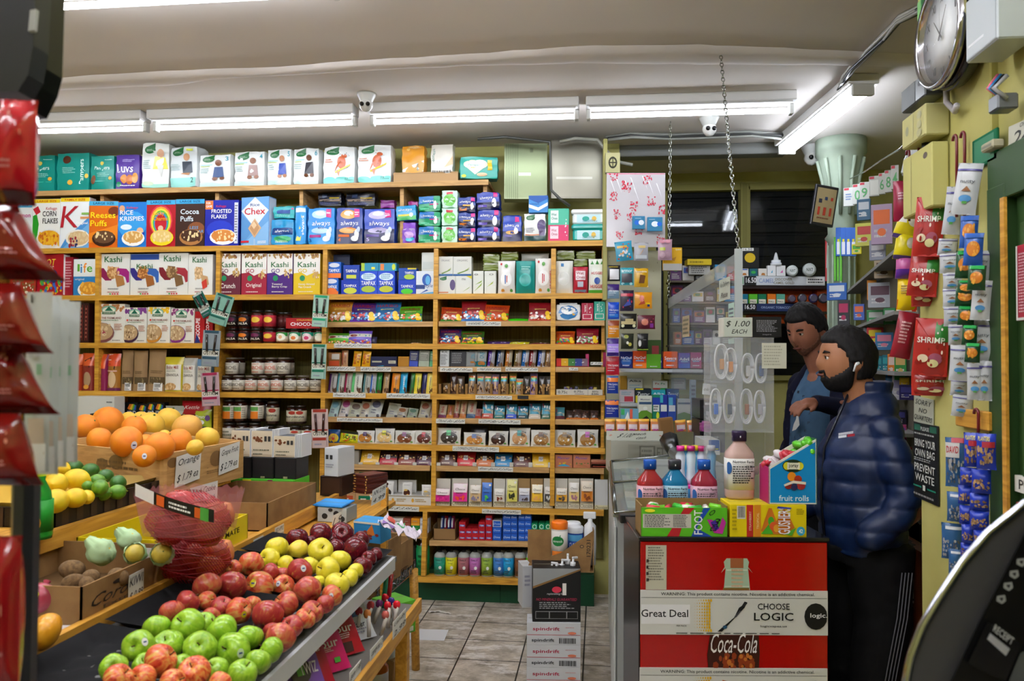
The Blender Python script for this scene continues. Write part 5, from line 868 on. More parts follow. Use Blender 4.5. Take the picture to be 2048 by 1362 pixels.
def fruit_mesh(kind,var):
 """unit radius body + stem"""
 key=(kind,var)
 if key in FM:return FM[key]
 base={'green':'apple','fuji':'apple','honey':'apple','gold':'apple','gold2':'apple','red':'long','orange':'round','grape':'flat','grapep':'flat','lemon':'lemon','lime':'lime','limed':'lime','kiwi':'kiwi','mango':'mango','mangog':'mango','pom':'flat','avo':'pearish','pear':'round'}[kind]
 n,k=20,14;M_=MB();vs=[]
 def prof(t):
  th=PI*t;r,z=math.sin(th),-math.cos(th)
  if base in('apple','long'):
   r*=1+.07*z+.02;z*=.9 if base=='apple' else 1.02
   if z>0:z-=.3*math.exp(-(r/.26)**2)
   else:z+=.2*math.exp(-(r/.22)**2)
   if base=='long':r*=1+.06*z
  elif base=='flat':z*=.92
  elif base=='round':z*=.97
  elif base=='lemon':z*=1.18;z+=(.16 if z>0 else-.12)*math.exp(-(r/.2)**2)
  elif base=='lime':z*=1.12
  elif base=='kiwi':z*=1.35
  elif base in('mango','pearish'):z*=1.25;r*=1-.14*z
  return r,z
 for j in range(k+1):
  r,z=prof(j/k)
  for i in range(n):
   a=2*PI*i/n;q=1
   if base=='long':q=1+.05*math.cos(5*a)*(1 if z<-.2 else .3)
   elif base=='apple':q=1+.025*math.cos(5*a+var)
   p=Vector((r*math.cos(a)*q,r*math.sin(a)*q,z));p*=1+.04*noise.noise(p*1.3+Vector((var*7.3,0,0)))
   if base=='mango':p.y*=.8
   vs.append(p)
 fs=[(j*n+i,j*n+(i+1)%n,(j+1)*n+(i+1)%n,(j+1)*n+i)for j in range(k)for i in range(n)]
 M_.add(vs,fs,SK[kind][var%len(SK[kind])],True)
 me=M_.obj('fruit_proto');body=me.data;bpy.data.objects.remove(me)
 M_=MB()
 if base in('apple','long'):M_.tube([(0,0,.55),(.02,.01,.8),(.07,.02,1.0)],[.045,.035,.05],('4a3418','d'),6)
 elif kind in('orange','grape','grapep','pear'):M_.tube([(0,0,.9),(0,0,1.0)],[.09,.07],('5a6a30','d'),7)
 elif kind in('lemon','lime','limed'):M_.tube([(0,0,1.05),(0,0,1.3)],[.09,.05],('8a8a30','d'),7)
 elif kind=='pom':M_.tube([(0,0,.8),(0,0,.95),(0,0,1.12)],[.2,.14,.24],('9a3a48','d'),8)
 else:M_.tube([(0,0,1.1),(0,0,1.36)],[.07,.05],('3a2c1c','d'),6)
 me=M_.obj('stem_proto');stem=me.data;bpy.data.objects.remove(me)
 FM[key]=(body,stem);return FM[key]
NAMES={'green':'green_apple','fuji':'fuji_apple','honey':'honeycrisp_apple','gold':'yellow_apple','gold2':'yellow_apple','red':'dark_red_apple','orange':'orange','grape':'grapefruit','grapep':'grapefruit','lemon':'lemon','lime':'lime','limed':'lime','kiwi':'kiwi_fruit','mango':'mango','mangog':'mango','pom':'pomegranate','avo':'avocado','pear':'asian_pear'}
def slope(px,py,off):
 r=ray(px,py);k=(ZS-.03-ZO)/(XO-XS)
 return(ZO+off+XO*k-ZC)/(r.z+k*r.x)
def level(px,py,z):return(z-ZC)/ray(px,py).z
FR=[]
def fruit(kind,px,py,dp,off,surf='s',var=None,stick=None,up=None):
 t=slope(px,py,off)if surf=='s' else level(px,py,off)
 FR.append(dict(k=kind,px=px,py=py,dp=dp,t=t,s=surf,var=var if var is not None else len(FR)%3,st=stick,up=up))
for q in((376,1251,66),(314,1256,54),(277,1292,62,'e8e8e8'),(335,1292,62),(444,1260,62),(400,1297,66),(466,1301,70,'c8d8b8'),(227,1336,54),(290,1330,48),(432,1340,50),(364,1330,42),(500,1275,52),(542,1301,52),(516,1324,52),(485,1347,58),(408,1247,46),(355,1232,34)):
 fruit('green',*q[:3],.05+.0008*(q[2]-50),stick=q[3]if len(q)>3 else None)
for q in((518,1174,62,'c8c020'),(463,1172,60),(414,1173,56),(477,1222,52,'c8c020'),(535,1230,62),(572,1209,52),(566,1172,44,'d8dce0'),(600,1143,52,'d0d4d8'),(615,1181,56),(664,1191,44,'d8dce0'),(650,1209,38),(624,1224,46),(610,1237,42),(584,1254,46,'d8c818'),(561,1276,60,'d8c818'),(502,1129,50),(541,1146,38),(565,1150,32),(466,1138,36),(443,1214,44),(421,1237,42),(414,1203,40),(376,1205,48),(343,1224,48),(505,1208,34),(545,1262,36)):
 fruit('fuji',*q[:3],.05+.0008*(q[2]-46),stick=q[3]if len(q)>3 else None)
for q in((321,1322,66),(388,1345,64),(236,1357,58),(284,1358,56),(345,1366,54),(440,1368,48)):fruit('honey',*q[:3],.07)
for q in((554,1096,46),(596,1102,44,2),(641,1102,50),(539,1118,44),(573,1130,38),(681,1121,42),(656,1140,50),(620,1132,38),(711,1143,34),(698,1157,38),(674,1169,50),(636,1164,28),(554,1146,26)):
 fruit('gold2' if len(q)>3 else 'gold',*q[:3],.04+.0008*(q[2]-36))
for q in((641,1069,44),(683,1069,46),(594,1078,42),(710,1099,48),(722,1080,34),(672,1095,32),(738,1118,32),(752,1110,28),(725,1133,38),(620,1084,26),(661,1079,26)):fruit('red',*q[:3],.035+.0008*(q[2]-30))
for q in((172,853,50),(216,843,60),(199,879,48),(253,883,62,'d8dcf0'),(268,855,48),(320,892,58),(357,883,52),(289,912,46,'e0e4f8'),(291,885,34)):fruit('orange',*q[:3],1.302+.0006*(q[2]-50),'z',stick=q[3]if len(q)>3 else None)
for q in((301,850,54),(338,839,50),(374,856,58,1),(415,876,46),(256,841,36),(282,838,32),(390,895,34),(329,872,26)):fruit('grapep' if len(q)>3 else 'grape',*q[:3],1.302,'z')
for q in((87,954,42),(96,938,36),(122,938,34),(113,968,46),(153,959,46),(112,1002,52,'d8e0f0'),(150,996,42),(174,994,30),(73,992,34),(60,965,36)):fruit('lemon',*q[:3],1.21 if q[1]>975 else 1.235,'z',stick=q[3]if len(q)>3 else None)
for q in((150,936,34,1),(181,941,32,1),(211,952,30,1),(194,962,30),(236,966,34,1),(200,975,34),(205,986,34),(235,984,32),(176,972,22)):fruit('limed' if len(q)>3 else 'lime',*q[:3],1.2 if q[1]>975 else 1.225,'z')
for q in((144,1139,38),(181,1155,32),(146,1164,32),(174,1168,28),(236,1154,36)):fruit('kiwi',*q[:3],1.085,'z')
for q in((91,1261,70,'mango','d85020'),(80,1196,64,'pom','e8e010'),(39,1236,44,'mangog'),(28,1282,52,'avo')):fruit(q[3],*q[:3],1.075,'z',stick=q[4]if len(q)>4 else None)
for q in((203,1104,46),(258,1080,38),(271,1107,38),(324,1108,40)):fruit('pear',*q[:3],1.12,'z')
for f in FR:f['t']=max(.5,f['t'])
for it in range(220):
 moved=False
 P_=[(CO+ray(f['px'],f['py'])*f['t'],f['dp']/2/FPX*f['t'])for f in FR]
 for i in range(len(FR)):
  for j in range(i):
   if FR[i]['s']==FR[j]['s']and(P_[i][0]-P_[j][0]).length<(P_[i][1]+P_[j][1])*.97:
    f,b_=(i,j)if FR[i]['t']<FR[j]['t']else(j,i);FR[b_]['t']*=1.006;FR[f]['t']*=.998;moved=True
 if not moved:break
FD={'green':('green apple','apple','green apples'),'fuji':('red and gold apple','apple','red and gold apples'),'honey':('orange red streaked apple','apple','streaked apples at the lower edge'),'gold':('yellow apple','apple','yellow apples'),'red':('dark red apple','apple','dark red apples'),'orange':('orange','orange','oranges in the crate'),'grape':('grapefruit','grapefruit','grapefruit in the crate'),'lemon':('lemon','lemon','lemons'),'lime':('lime','lime','limes'),'kiwi':('brown kiwi','kiwi','kiwis')}
WH={'green':'in the black tray','fuji':'in the black tray','honey':'at the lower edge of the photo','gold':'in the far black tray','red':'at the far end of the stand','orange':'in the wooden crate','grape':'in the wooden crate','lemon':'in the low carton','lime':'in the low carton','kiwi':'in the beer carton'}
byk={}
for f in FR:byk.setdefault({'gold2':'gold','grapep':'grape','limed':'lime'}.get(f['k'],f['k']),[]).append(f)
for k_,L in byk.items():
 if k_ not in FD:continue
 ys=sorted(L,key=lambda f:f['py']);nr=max(1,round(len(L)/4.6));rows=[ys[round(i*len(ys)/nr):round((i+1)*len(ys)/nr)]for i in range(nr)]
 for ri,row in enumerate(rows):
  row.sort(key=lambda f:f['px'])
  for ci,f in enumerate(row):
   f['pos']=('%s row, '%ORD[ri]if nr>1 else '')+('%s along'%ORD[ci])
frobj=[]
for f in FR:
 k=f['k'];body,stem=fruit_mesh(k,f['var']);P=CO+ray(f['px'],f['py'])*f['t'];R=f['dp']/2/FPX*f['t']
 if k in('lemon','lime','limed'):R*=.93
 o=bpy.data.objects.new(NAMES[k],body);COL.objects.link(o);o.location=P;o.scale=(R,R,R)
 rx=random.uniform(-1.1,1.1);ry=random.uniform(-1.1,1.1)
 if k in('lemon','lime','limed','kiwi','mango','avo'):rx=random.uniform(1.2,1.8)
 o.rotation_euler=(rx,ry,random.uniform(0,6.28))
 s=bpy.data.objects.new('stem',stem);COL.objects.link(s);s.parent=o
 if f['st']:
  M_=MB();d=(CO-P).normalized();side=d.cross(Vector((0,0,1))).normalized();dd=(d+side*random.uniform(-.5,.5)+Vector((0,0,random.uniform(-.5,.35)))).normalized()
  a1=dd.cross(Vector((0,0,1))).normalized();a2=a1.cross(dd);vs=[dd*1.06];q_=[]
  for i in range(12):q_.append((dd*1.045+(a1*math.cos(i*PI/6)*.2+a2*math.sin(i*PI/6)*.26)))
  M_.add(vs+q_,[(0,1+i,1+(i+1)%12)for i in range(12)],(f['st'],'g'));M_.add([dd*1.064+a1*.1*sx+a2*.05*sz for sx,sz in((-1,-1),(1,-1),(1,1),(-1,1))],[(0,1,2,3)],('3a4a80','c'))
  e=M_.obj('sticker',None);e.parent=o;e.matrix_parent_inverse=Matrix.Identity(4);e.rotation_euler=(o.rotation_euler.to_matrix().inverted()).to_euler()
 b_={'gold2':'gold','grapep':'grape','limed':'lime'}.get(k,k)
 if b_ in FD:
  ds,ct,gp=FD[b_];lb='%s %s, %s'%(ds+(' with a sticker' if f['st']else ''),WH[b_],f['pos']);tag(o,lb,ct,gp)
 elif k=='pear':
  i=[x for x in FR if x['k']=='pear'].index(f);tag(o,('pear hidden in pale green tissue beside the kiwi carton','pear in pale green tissue, highest of the wrapped pears','yellow pear showing its stem out of torn tissue','wrapped pear next to the red net bag')[i],'pear','tissue wrapped pears')
 else:tag(o,{'mango':'golden mango with an orange sticker on the middle shelf','pom':'large pink pomegranate with a yellow sticker','mangog':'small green mango behind the golden one','avo':'dark avocado at the shelf edge beside the golden mango'}[k],{'mango':'mango','pom':'pomegranate','mangog':'mango','avo':'avocado'}[k])
 frobj.append((k,o,P,R))
 # tissue around the pears
tis=glassy('green_tissue','b8d8a8',.7,.9,.2)
ti=0
for k,o,P,R in frobj:
 if k!='pear':continue
 M_=MB();open_=ti in(2,3)
 def tf(u,v,ti=ti,R=R):
  th=PI*(.05+.93*v);ph=2*PI*u;r=R*(1.12+.2*noise.noise(Vector((math.cos(ph)*3,math.sin(ph)*3,v*6+ti)))+.03*math.sin(ph*9))
  if open_:th=PI*(.36+.63*v)
  elif v<.12:r*=1.5-v*3
  d=Vector((math.sin(th)*math.cos(ph),math.sin(th)*math.sin(ph),math.cos(th)))
  ax=Vector((.25,-.75,.35)).normalized();q=Vector((0,0,1)).rotation_difference(ax if open_ else Vector((-.5,-.1,.5)).normalized())
  return q@(d*r)
 M_.grid(tf,28,12,tis)
 e=M_.obj('tissue_wrapper',None,P);tag(e,('crumpled pale green tissue over the pear by the kiwi carton','crumpled pale green tissue round the highest pear','torn pale green tissue round the bare yellow pear','pale green tissue by the red net bag')[ti],'tissue');ti+=1
 # black moulded trays under the apples
blk=('101012','d')
ty=[(1.1,1.30),(1.32,1.62),(1.64,1.96),(1.98,2.28),(2.3,2.54)]
for i,(y0,y1)in enumerate(ty):
 M_=MB();k=(ZS-.03-ZO)/(XO-XS)
 def tz(x):return ZO+(XO-x)*k
 def tr(u,v):
  x=XO-.012-(XO-XS-.03)*u;y=y0+(y1-y0)*v;e=max(abs(2*u-1),abs(2*v-1))
  rim=.018*max(0,(e-.86)/.14)**.6;cup=-.004+.004*math.cos(u*36)*math.cos(v*(y1-y0)*80)
  return(x,y,tz(x)+.008+rim+(cup if e<.86 else 0))
 M_.grid(tr,34,20,blk,flip=True)
 tag(M_.obj('fruit_tray'),'black moulded plastic tray under the %s'%('honeycrisp apples at the bottom','green apples','red and gold apples','yellow apples','dark red apples')[i],'tray','black fruit trays')
 # wooden citrus crate
C0=Vector((-1.45,2.5));U=Vector((.06,.47));V=Vector((-.64,.3))
cr=root('wooden_crate',(C0.x,C0.y,ZT));tag(cr,'pale wooden crate heaped with oranges and grapefruit, two price cards on it','crate')
def wall2(a_,b_,h,th,name,dec=None,zz=0):
 M_=MB();a_=Vector((*a_,0));b_=Vector((*b_,0));d=(b_-a_).normalized();n=Vector((d.y,-d.x,0))*th
 vs=[a_,b_,b_-n,a_-n];M_.add([p+Vector((0,0,zz))for p in vs]+[p+Vector((0,0,h+zz))for p in vs],[(0,3,2,1),(4,5,6,7),(0,1,5,4),(1,2,6,5),(2,3,7,6),(3,0,4,7)],CRATE)
 if dec:paint(M_,plane_S(a_+Vector((0,0,zz)),b_-a_,(0,0,h),Vector((d.y,-d.x,0))),dec)
 return M_.obj(name,cr)
wall2((0,0),U,.145,.014,'end_panel','E 7a5a34 .1 .76 .06 .12;E 7a5a34 .62 .66 .08 .2;L 8a6a40 2 .5 .3 .74 .4;D 8a6a3c 9 .02 .1 .98 .9 .012')
wall2(V,(0,0),.145,.014,'side_panel','E 7a5c34 .5 .6 .05 .14;E 7a5c34 .62 .68 .06 .18;L 6a5030 2 .46 .5 .8 .74;L 7a5c34 1 .5 .34 .8 .42;D 8a6a3c 9 .02 .1 .98 .9 .01');wall2(U,U+V,.145,.014,'end_panel');wall2(U+V,V,.145,.014,'side_panel')
M_=MB();M_.add([(0,0,.004),(*U,.004),(*(U+V),.004),(*V,.004)],[(0,1,2,3)],CRATE);M_.obj('base',cr)
def card_on(pa,pb,ztop,hgt,text,lab,tilt=.1,col='dcdcd8'):
 a_=Vector((*pa,ztop));b_=Vector((*pb,ztop+(Vector(pb)-Vector(pa)).length*tilt));d=(b_-a_);n=Vector((d.y,-d.x,0)).normalized();dn=Vector((0,0,-hgt))-d*tilt*.6
 M_=MB();vs=[a_+dn,b_+dn,b_,a_];M_.add([v+n*.0015 for v in vs]+[v+n*.0005 for v in vs],[(0,1,2,3),(7,6,5,4)],(col,'c'))
 t_=text.split('|');paint(M_,plane_S(a_+dn+n*.0015,d,-dn,n),''.join('I 141418 .5 %g .84 %g %s;'%(1-(i+.5)/len(t_),.56/len(t_),q)for i,q in enumerate(t_)))
 o=M_.obj('price_card');
 tag(o,lab,'price label','handwritten price cards');return o
e_=Vector((.004,-.002))
card_on(C0+U*.13+e_,C0+U*.42+e_,ZT+.128,.105,'Orange|$ 1.79 ea','white card priced for oranges taped on the crate end');card_on(C0+U*.66+e_,C0+U*.93+e_,ZT+.132,.10,'Grape Fruit|$ 2.79 ea','white card priced for grapefruit taped on the crate end')
card_on((-1.42,2.62),(-1.40,2.78),ZT+.012,.075,'Fresh Cookie|2.99 each','white card for fresh cookies below the crate',.02)
# lemon and lime carton
def tray_box(name,lab,cat,c,ux,uy,h,m,rotz=0,th=.004,decs=None,inner=None,flap=0,ends=None):
 """open box: c near corner (x,y,z); ux, uy extents along x- and y+"""
 r_=root(name,c,(0,0,rotz));tag(r_,lab,cat)
 for nm,(x0,x1,y0,y1),dk in(('front',(0,ux,0,th),0),('back',(0,ux,uy-th,uy),1),('side',(0,th,0,uy),2),('side',(ux-th,ux,0,uy),3)):
  M_=MB();M_.box(x0,x1,y0,y1,0,h,m)
  if decs and dk in decs:
   S3={0:plane_S((0,0,0),(ux,0,0),(0,0,h),(0,-1,0)),3:plane_S((ux,0,0),(0,uy,0),(0,0,h),(1,0,0)),2:plane_S((0,uy,0),(0,-uy,0),(0,0,h),(-1,0,0))}[dk];paint(M_,S3,decs[dk])
  M_.obj(nm+'_wall',r_)
 M_=MB();M_.box(0,ux,0,uy,0,.003,inner or m);M_.obj('floor_sheet',r_);return r_
stripes=';'.join('R %s %g 0 %g 1'%('3a2a20',.05+i*.11,.1+i*.11)for i in range(9))
tray_box('fruit_carton','low dark striped carton with lemons and limes in paper trays','carton',(-1.90,2.0,ZT),.43,.56,.055,('1c1614','c'),.0,decs={3:stripes,0:stripes})
for y0,y1,lb in((2.015,2.3,'lemons'),(2.31,2.55,'limes')):
 M_=MB();M_.grid(lambda u,v:(-1.885+.4*u,y0+(y1-y0)*v,ZT+.006+.058*max(abs(2*u-1),abs(2*v-1))**8),16,12,('b8963c' if lb=='lemons' else '9a8048','d'));tag(M_.obj('paper_tray'),'brown pulp tray holding the %s'%lb,'tray','pulp trays in the striped carton')
 # kiwi carton, pear carton
tray_box('beer_carton','brown kiwi carton with black lettering and a price card','carton',(-1.46,1.6,ZS-.010),.35,.40,.085,CARD,.0,decs={3:'I 2a2420 .34 .5 .5 .3 Corona;T 3a3028 .34 .24 .3 .1 Extra;E 2a2420 .34 .76 .07 .06;L 4a3c2c 4 .82 .2 .96 .8',0:'T 3a2e24 .12 .5 .2 .26 na;T 4a3c2c .55 .66 .3 .12 IMPORTED;T 4a3c2c .55 .48 .3 .12 BEER_FROM;T 4a3c2c .55 .3 .3 .12 MEXICO'},inner=('5a4224','d'))
tray_box('yellow_carton','bright yellow low carton with dark lettering, holding wrapped pears','carton',(-1.42,2.02,ZS-.010),.315,.38,.09,('d8c010','c'),decs={3:'E 3a3410 .16 .6 .06 .18;T 3a3410 .56 .6 .56 .18 YERBA_MATE'},inner=('6a5830','d'))
tagY(258,1152,288,1132,.07,'KIWI|$ 0.99','tilted white card priced for kiwis on the beer carton',X=-1.10-.005)
# paper sheet under mango and purple scrap
mb=MB();mb.grid(lambda u,v:(-1.42+.3*u,1.25+.38*v,ZS-.008+.002*math.sin(u*9+v*5)),10,10,('d4d4d8','c'));paint(mb,lambda u,v,o:Vector((-1.42+.3*u,1.25+.38*v,ZS-.004+o)),'D c03060 8 .5 .5 .9 .9 .02');tag(mb.obj('paper_sheet'),'white printed paper sheet lying under the golden mango','paper')
mb=MB();mb.grid(lambda u,v:(-1.3+.17*u,1.14+.16*v,ZS+.0+.012*(1+noise.noise(Vector((u*5,v*5,1))))),14,14,('5a548a','f'));tag(mb.obj('purple_wrapper'),'crumpled purple wrapper at the shelf edge beside the avocado','wrapper')
# red net bags of apples
net=ramp_mat('red_net',[(.42,'5c0810'),(.5,'b01824'),(.6,'d04048')],(1,1,1),160,2,.4,.4,.25,kind='voronoi')
def netbag(px,py,w,h,zb,lab,white=True,tight=.75):
 t=level(px,py,zb+h*.5);P=CO+ray(px,py)*t;r_=root('apple_net_bag',(P.x,P.y,zb));tag(r_,lab,'net bag','red net bags')
 for i in range(7):
  bx=(i%3-1)*w*.25+.01*(i//3);bz=h*.26+(i//3)*h*.24;M_=MB();M_.lathe([(.0,-.036),(.02,-.034),(.036,-.016),(.038,.004),(.028,.03),(.012,.034),(0,.026)],SK['fuji'][i%3],12);M_.obj('apple',r_,(bx,(i%2)*.03,bz))
 def f(u,v):
  ph=2*PI*u;vv=v;r=math.sin(PI*min(1,.1+.86*vv))**.55;k=1+.1*math.cos(3*ph+1)+.05*noise.noise(Vector((math.cos(ph)*2,math.sin(ph)*2,v*4+px)))
  return(w*.5*r*k*math.cos(ph),w*.36*r*k*math.sin(ph),h*v)
 m=bpy.data.materials.get('net_film')or net_film()
 M_=MB();M_.grid(f,32,14,m);M_.obj('netting',r_)
 for q in range(10):
  M_=MB()if q==0 else M_
  z=h*(.12+.08*q);vv=z/h;M_.tube([Vector(f(i/24,vv))*1.01+Vector((0,0,.006*math.sin(i*.8+q)))for i in range(25)],.0012,('a01824','p'),4,caps=False)
 M_.obj('net_cord',r_)
 return r_
def net_film():
 m=bpy.data.materials.new('net_film');m.use_nodes=True;t=m.node_tree;b=bs(m);b.inputs['Base Color'].default_value=lin('b01828');b.inputs['Roughness'].default_value=.35
 tc=t.nodes.new('ShaderNodeTexCoord');w1=t.nodes.new('ShaderNodeTexWave');w1.inputs['Scale'].default_value=70;w1.bands_direction='DIAGONAL';t.links.new(tc.outputs['Object'],w1.inputs[0])
 mr=t.nodes.new('ShaderNodeMapRange');mr.inputs['To Min'].default_value=.12;mr.inputs['To Max'].default_value=.8;t.links.new(w1.outputs[1],mr.inputs[0]);t.links.new(mr.outputs[0],b.inputs['Alpha']);return m
nb=netbag(385,1110,.20,.13,ZS-.01,'lower red net bag of apples with a blank white label');nb2=netbag(380,1035,.2,.13,ZS+.115,'upper red net bag of apples with a black and orange band')
M_=MB();M_.box(-.115,-.01,-.085,-.082,.065,.1,('d8d4d4','c'));M_.obj('label',nb)
M_=MB();M_.grid(lambda u,v:(-.1+.2*u,-.075-.02*math.sin(PI*u),.13-.06*u+.03*v),12,2,('181818','p'));paint(M_,lambda u,v,o:Vector((-.1+.2*u,-.076-.02*math.sin(PI*u)-o,.13-.06*u+.03*v)),'R e8e8e8 .02 0 .3 1;R d86020 .34 .1 .44 .9;L fff 2 .5 .2 .78 .8;R 50a040 .86 0 .95 1;R d86020 .8 .1 .86 .9',curved=True);M_.obj('label',nb2)
# clear tub over the upper bag
ct=glassy('pink_clear_tub','d88890',.1,.3);M_=MB()
M_.grid(lambda u,v:((.1+.02*v)*math.copysign(abs(math.cos(2*PI*u))**.5,math.cos(2*PI*u)),(.07+.015*v)*math.copysign(abs(math.sin(2*PI*u))**.5,math.sin(2*PI*u)),.03+.1*v+(.006*math.sin(u*150)if v>.9 else 0)),64,6,ct);M_.obj('plastic_tub',nb2)
# open cardboard carton past the nets
tray_box('open_carton','plain brown open carton behind the price rail, past the net bags','carton',(-1.44,2.56,ZS-.010),.33,.46,.095,CARD,inner=('6a5030','d'))
# foot candy carton and coffee sleeves
def at_(px,py,z):return CO+ray(px,py)*level(px,py,z)
o=carton(.27,.15,.10,'44a41c','R 58b828 .02 .06 .98 .94;R b8b4ac .02 .34 .54 .66;L 444 7 .04 .36 .28 .64;L 444 7 .31 .36 .52 .64;P 6a1840 .56 0 .68 1 .6 1 .52 0;V f4f4f4 .68 .5 .12 .84 FOOT;P 4a2880 .74 .6 .8 .1 .88 .5 .94 .1 .98 .2 .9 .7 .82 .3 .78 .8;P a02858 .8 .2 .86 .4 .84 .5;E e8d820 .36 .1 .1 .1;E 20a060 .44 .16 .04 .12;R e0d020 .2 .86 .34 .99',side='50b020').obj('candy_carton',None,(-1.34,3.03,ZS-.010),(0,0,math.radians(-4)));tag(o,'bright green candy carton on the stand under the black cartons','carton')
zb=ZS+.09
for i,(x,w)in enumerate(((-1.435,.085),(-1.345,.095),(-1.25,.095))):
 o=carton(w*.96,.12,.085,'141214','R 1c1a1c .05 .05 .95 .95;R 8a7a60 .4 .02 .6 .12').obj('black_carton',None,(x,3.05,zb),(0,0,-.05));tag(o,'plain black carton on the green candy carton, %s of three'%('first','second','third')[i],'carton','black cartons')
 M_=carton(w*.95,.1,.105-.02*(i==2),'b8a890','R c8bca4 0 .1 1 1;D 6a3c20 8 .1 .6 .55 .8 .07;R 333 .62 .6 .74 .8;R 333 .8 .6 .92 .8;L 665 1 .1 .22 .9 .32;L 554 1 .1 .08 .7 .16',topcol='3a4250')
 for j in range(6):M_.box(w*.475-.001+j*.004,w*.475+.0015+j*.004,.0+j*.003,.1+j*.003,.0,.112-.02*(i==2),('d8dade','c'))
 o=M_.obj('sleeve_carton',None,(x-.01,3.06,zb+.0855),(0,0,-.05));tag(o,'kraft carton of white sleeves standing on a black carton, %s'%('by the grapefruit','middle one','lowest one')[i],'carton','sleeve cartons')
o=carton(.07,.12,.12,'c8ccd0','R 333 .1 .6 .3 .75;R 333 .4 .6 .6 .75;L 889 2 .1 .3 .8 .45').obj('white_carton',None,(-1.13,3.25,ZS+.075),(0,0,-.3));tag(o,'white carton on the dark brown box beside the green carton','carton')
o=carton(.1,.14,.083,'2a1812','R 3a2218 .1 .1 .9 .9').obj('brown_box',None,(-1.13,3.25,ZS-.008),(0,0,-.1));tag(o,'dark brown box under the white carton','box')
for i in range(7):
 o=carton(.085,.13,.011,('4a1c14','5a2418')[i%2],'R d8b860 .06 .3 .2 .7;R d8b860 .9 .2 .97 .8',topcol='6a2c1c').obj('chocolate_box',None,(-1.03+.002*(i%3),3.33,ZS+.0+i*.0115-.008),(0,0,-.5+.03*(i%2)));tag(o,'flat brown chocolate box with gold edge in the pile by the kraft bags','box','pile of flat brown chocolate boxes')
o=carton(.12,.1,.055,'8a9498','R b0b8b8 0 .0 1 1;E 282828 .25 .4 .1 .2;E 282828 .65 .6 .1 .2;E 282828 .85 .25 .1 .2;E 282828 .45 .85 .08 .12').obj('spotted_carton',None,(-1.02,2.95,.975),(0,0,-.1));tag(o,'grey spotted carton above the dark red apples','carton')
o=carton(.13,.1,.006,'1878c0','',topcol='2a90d8').obj('blue_folder',None,(-1.04,2.95,1.0315),(.1,0,-.2));tag(o,'flat blue folder lying on the spotted carton','folder')
M_=MB();M_.box(-1.2,-.9,2.58,3.45,.955,.973,WOODY);sp(M_,'end_shelf');M_=MB();M_.box(-.925,-.9,3.3,3.33,0,1.05,WOODY);sp(M_,'leg')
card_on((-.905,3.1),(-.875,3.2),1.075,.06,'NN 2.99|4.99','white handwritten card clipped above the dark red apples',.15);
card_on((-1.0,2.9),(-.97,2.98),1.01,.05,'1.99','small white card on the spotted carton end',.15)
o=carton(.11,.07,.075,'3088c0','P d87830 .3 .2 .7 .9 .8 .4;D 8a2820 8 .3 .2 .9 .8 .07;R e8e0d0 0 .9 1 1').obj('cookie_carton',None,(-.81,2.72,.955),(.1,0,-.3));tag(o,'blue and orange carton past the last dark red apples','carton')
M_=MB();M_.grid(lambda u,v:(-.74+.13*u,2.6+.1*v,1.0+.05*(1-u)+.03*noise.noise(Vector((u*8,v*8,3)))),16,12,('c8bcc8','p'));paint(M_,lambda u,v,o:Vector((-.74+.13*u,2.6+.1*v,1.005+.05*(1-u)+.03*noise.noise(Vector((u*8,v*8,3)))+o)),'R 8a68a8 .1 .1 .4 .4;R 389858 .4 .5 .6 .7;R c05040 .1 .6 .3 .9',curved=True);tag(M_.obj('crinkled_wrapper'),'crinkled white and purple snack wrapper at the tray end','wrapper')
# candy shelf below the apples
def lay(m,name,px,py,z,rot,lab,cat,grp=None,kind=None):
 P=CO+ray(px,py)*level(px,py,z)if px else Vector((-.68,py,z-.01));o=m.obj(name,None,(P.x,P.y,P.z),rot);tag(o,lab,cat,grp);return o
LR=Matrix(((.64,-.6,-.477),(.77,.5,.397),(0,-.62,.782))).to_euler()
lay(pouch(.11,.17,.012,'c81460','R e8a020 .2 .62 .8 .86;T f4e8ec .5 .44 .7 .14 Sour;L f4d8e4 3 .3 .3 .7 .38;R 48a838 .6 .12 .76 .2','p'),'candy_pouch',0,2.0,.80,LR,'pink gummy pouch with an orange patch on the candy shelf','pouch');lay(pouch(.11,.17,.012,'b01024','R e8a020 .2 .62 .8 .9;T f4e8ec .5 .44 .7 .14 Sour;L f4d8e4 3 .3 .26 .7 .36;R 4a2a2a .3 .04 .7 .2','p'),'candy_pouch',0,2.12,.80,LR,'red gummy pouch with an orange patch behind the pink one','pouch')
lay(pouch(.11,.17,.015,'d0d4d8','R 3060a8 .3 .4 .7 .55;T 334 .5 .26 .5 .1 Wafer;R 7a6a60 .1 .7 .9 .9;L 99a 2 .2 .1 .8 .2','g'),'candy_pouch',0,2.24,.80,LR,'clear and white snack pouch with a blue patch','pouch')
lay(pouch(.1,.14,.012,'7a50a8','E 2a1c28 .4 .5 .3 .24;R 58a838 .3 .4 .5 .6;T f0e8f4 .64 .5 .5 .2 TWIZ;P e88040 .3 0 .9 0 .6 .2','p'),'candy_pouch',0,1.84,.80,LR,'violet candy pouch with a white title at the shelf corner','pouch')
lay(pouch(.08,.18,.012,'a80c28','D e8c0c8 6 .2 .2 .8 .8 .05','p'),'candy_pouch',0,1.92,.79,LR,'dark red candy pouch under the pink one','pouch')
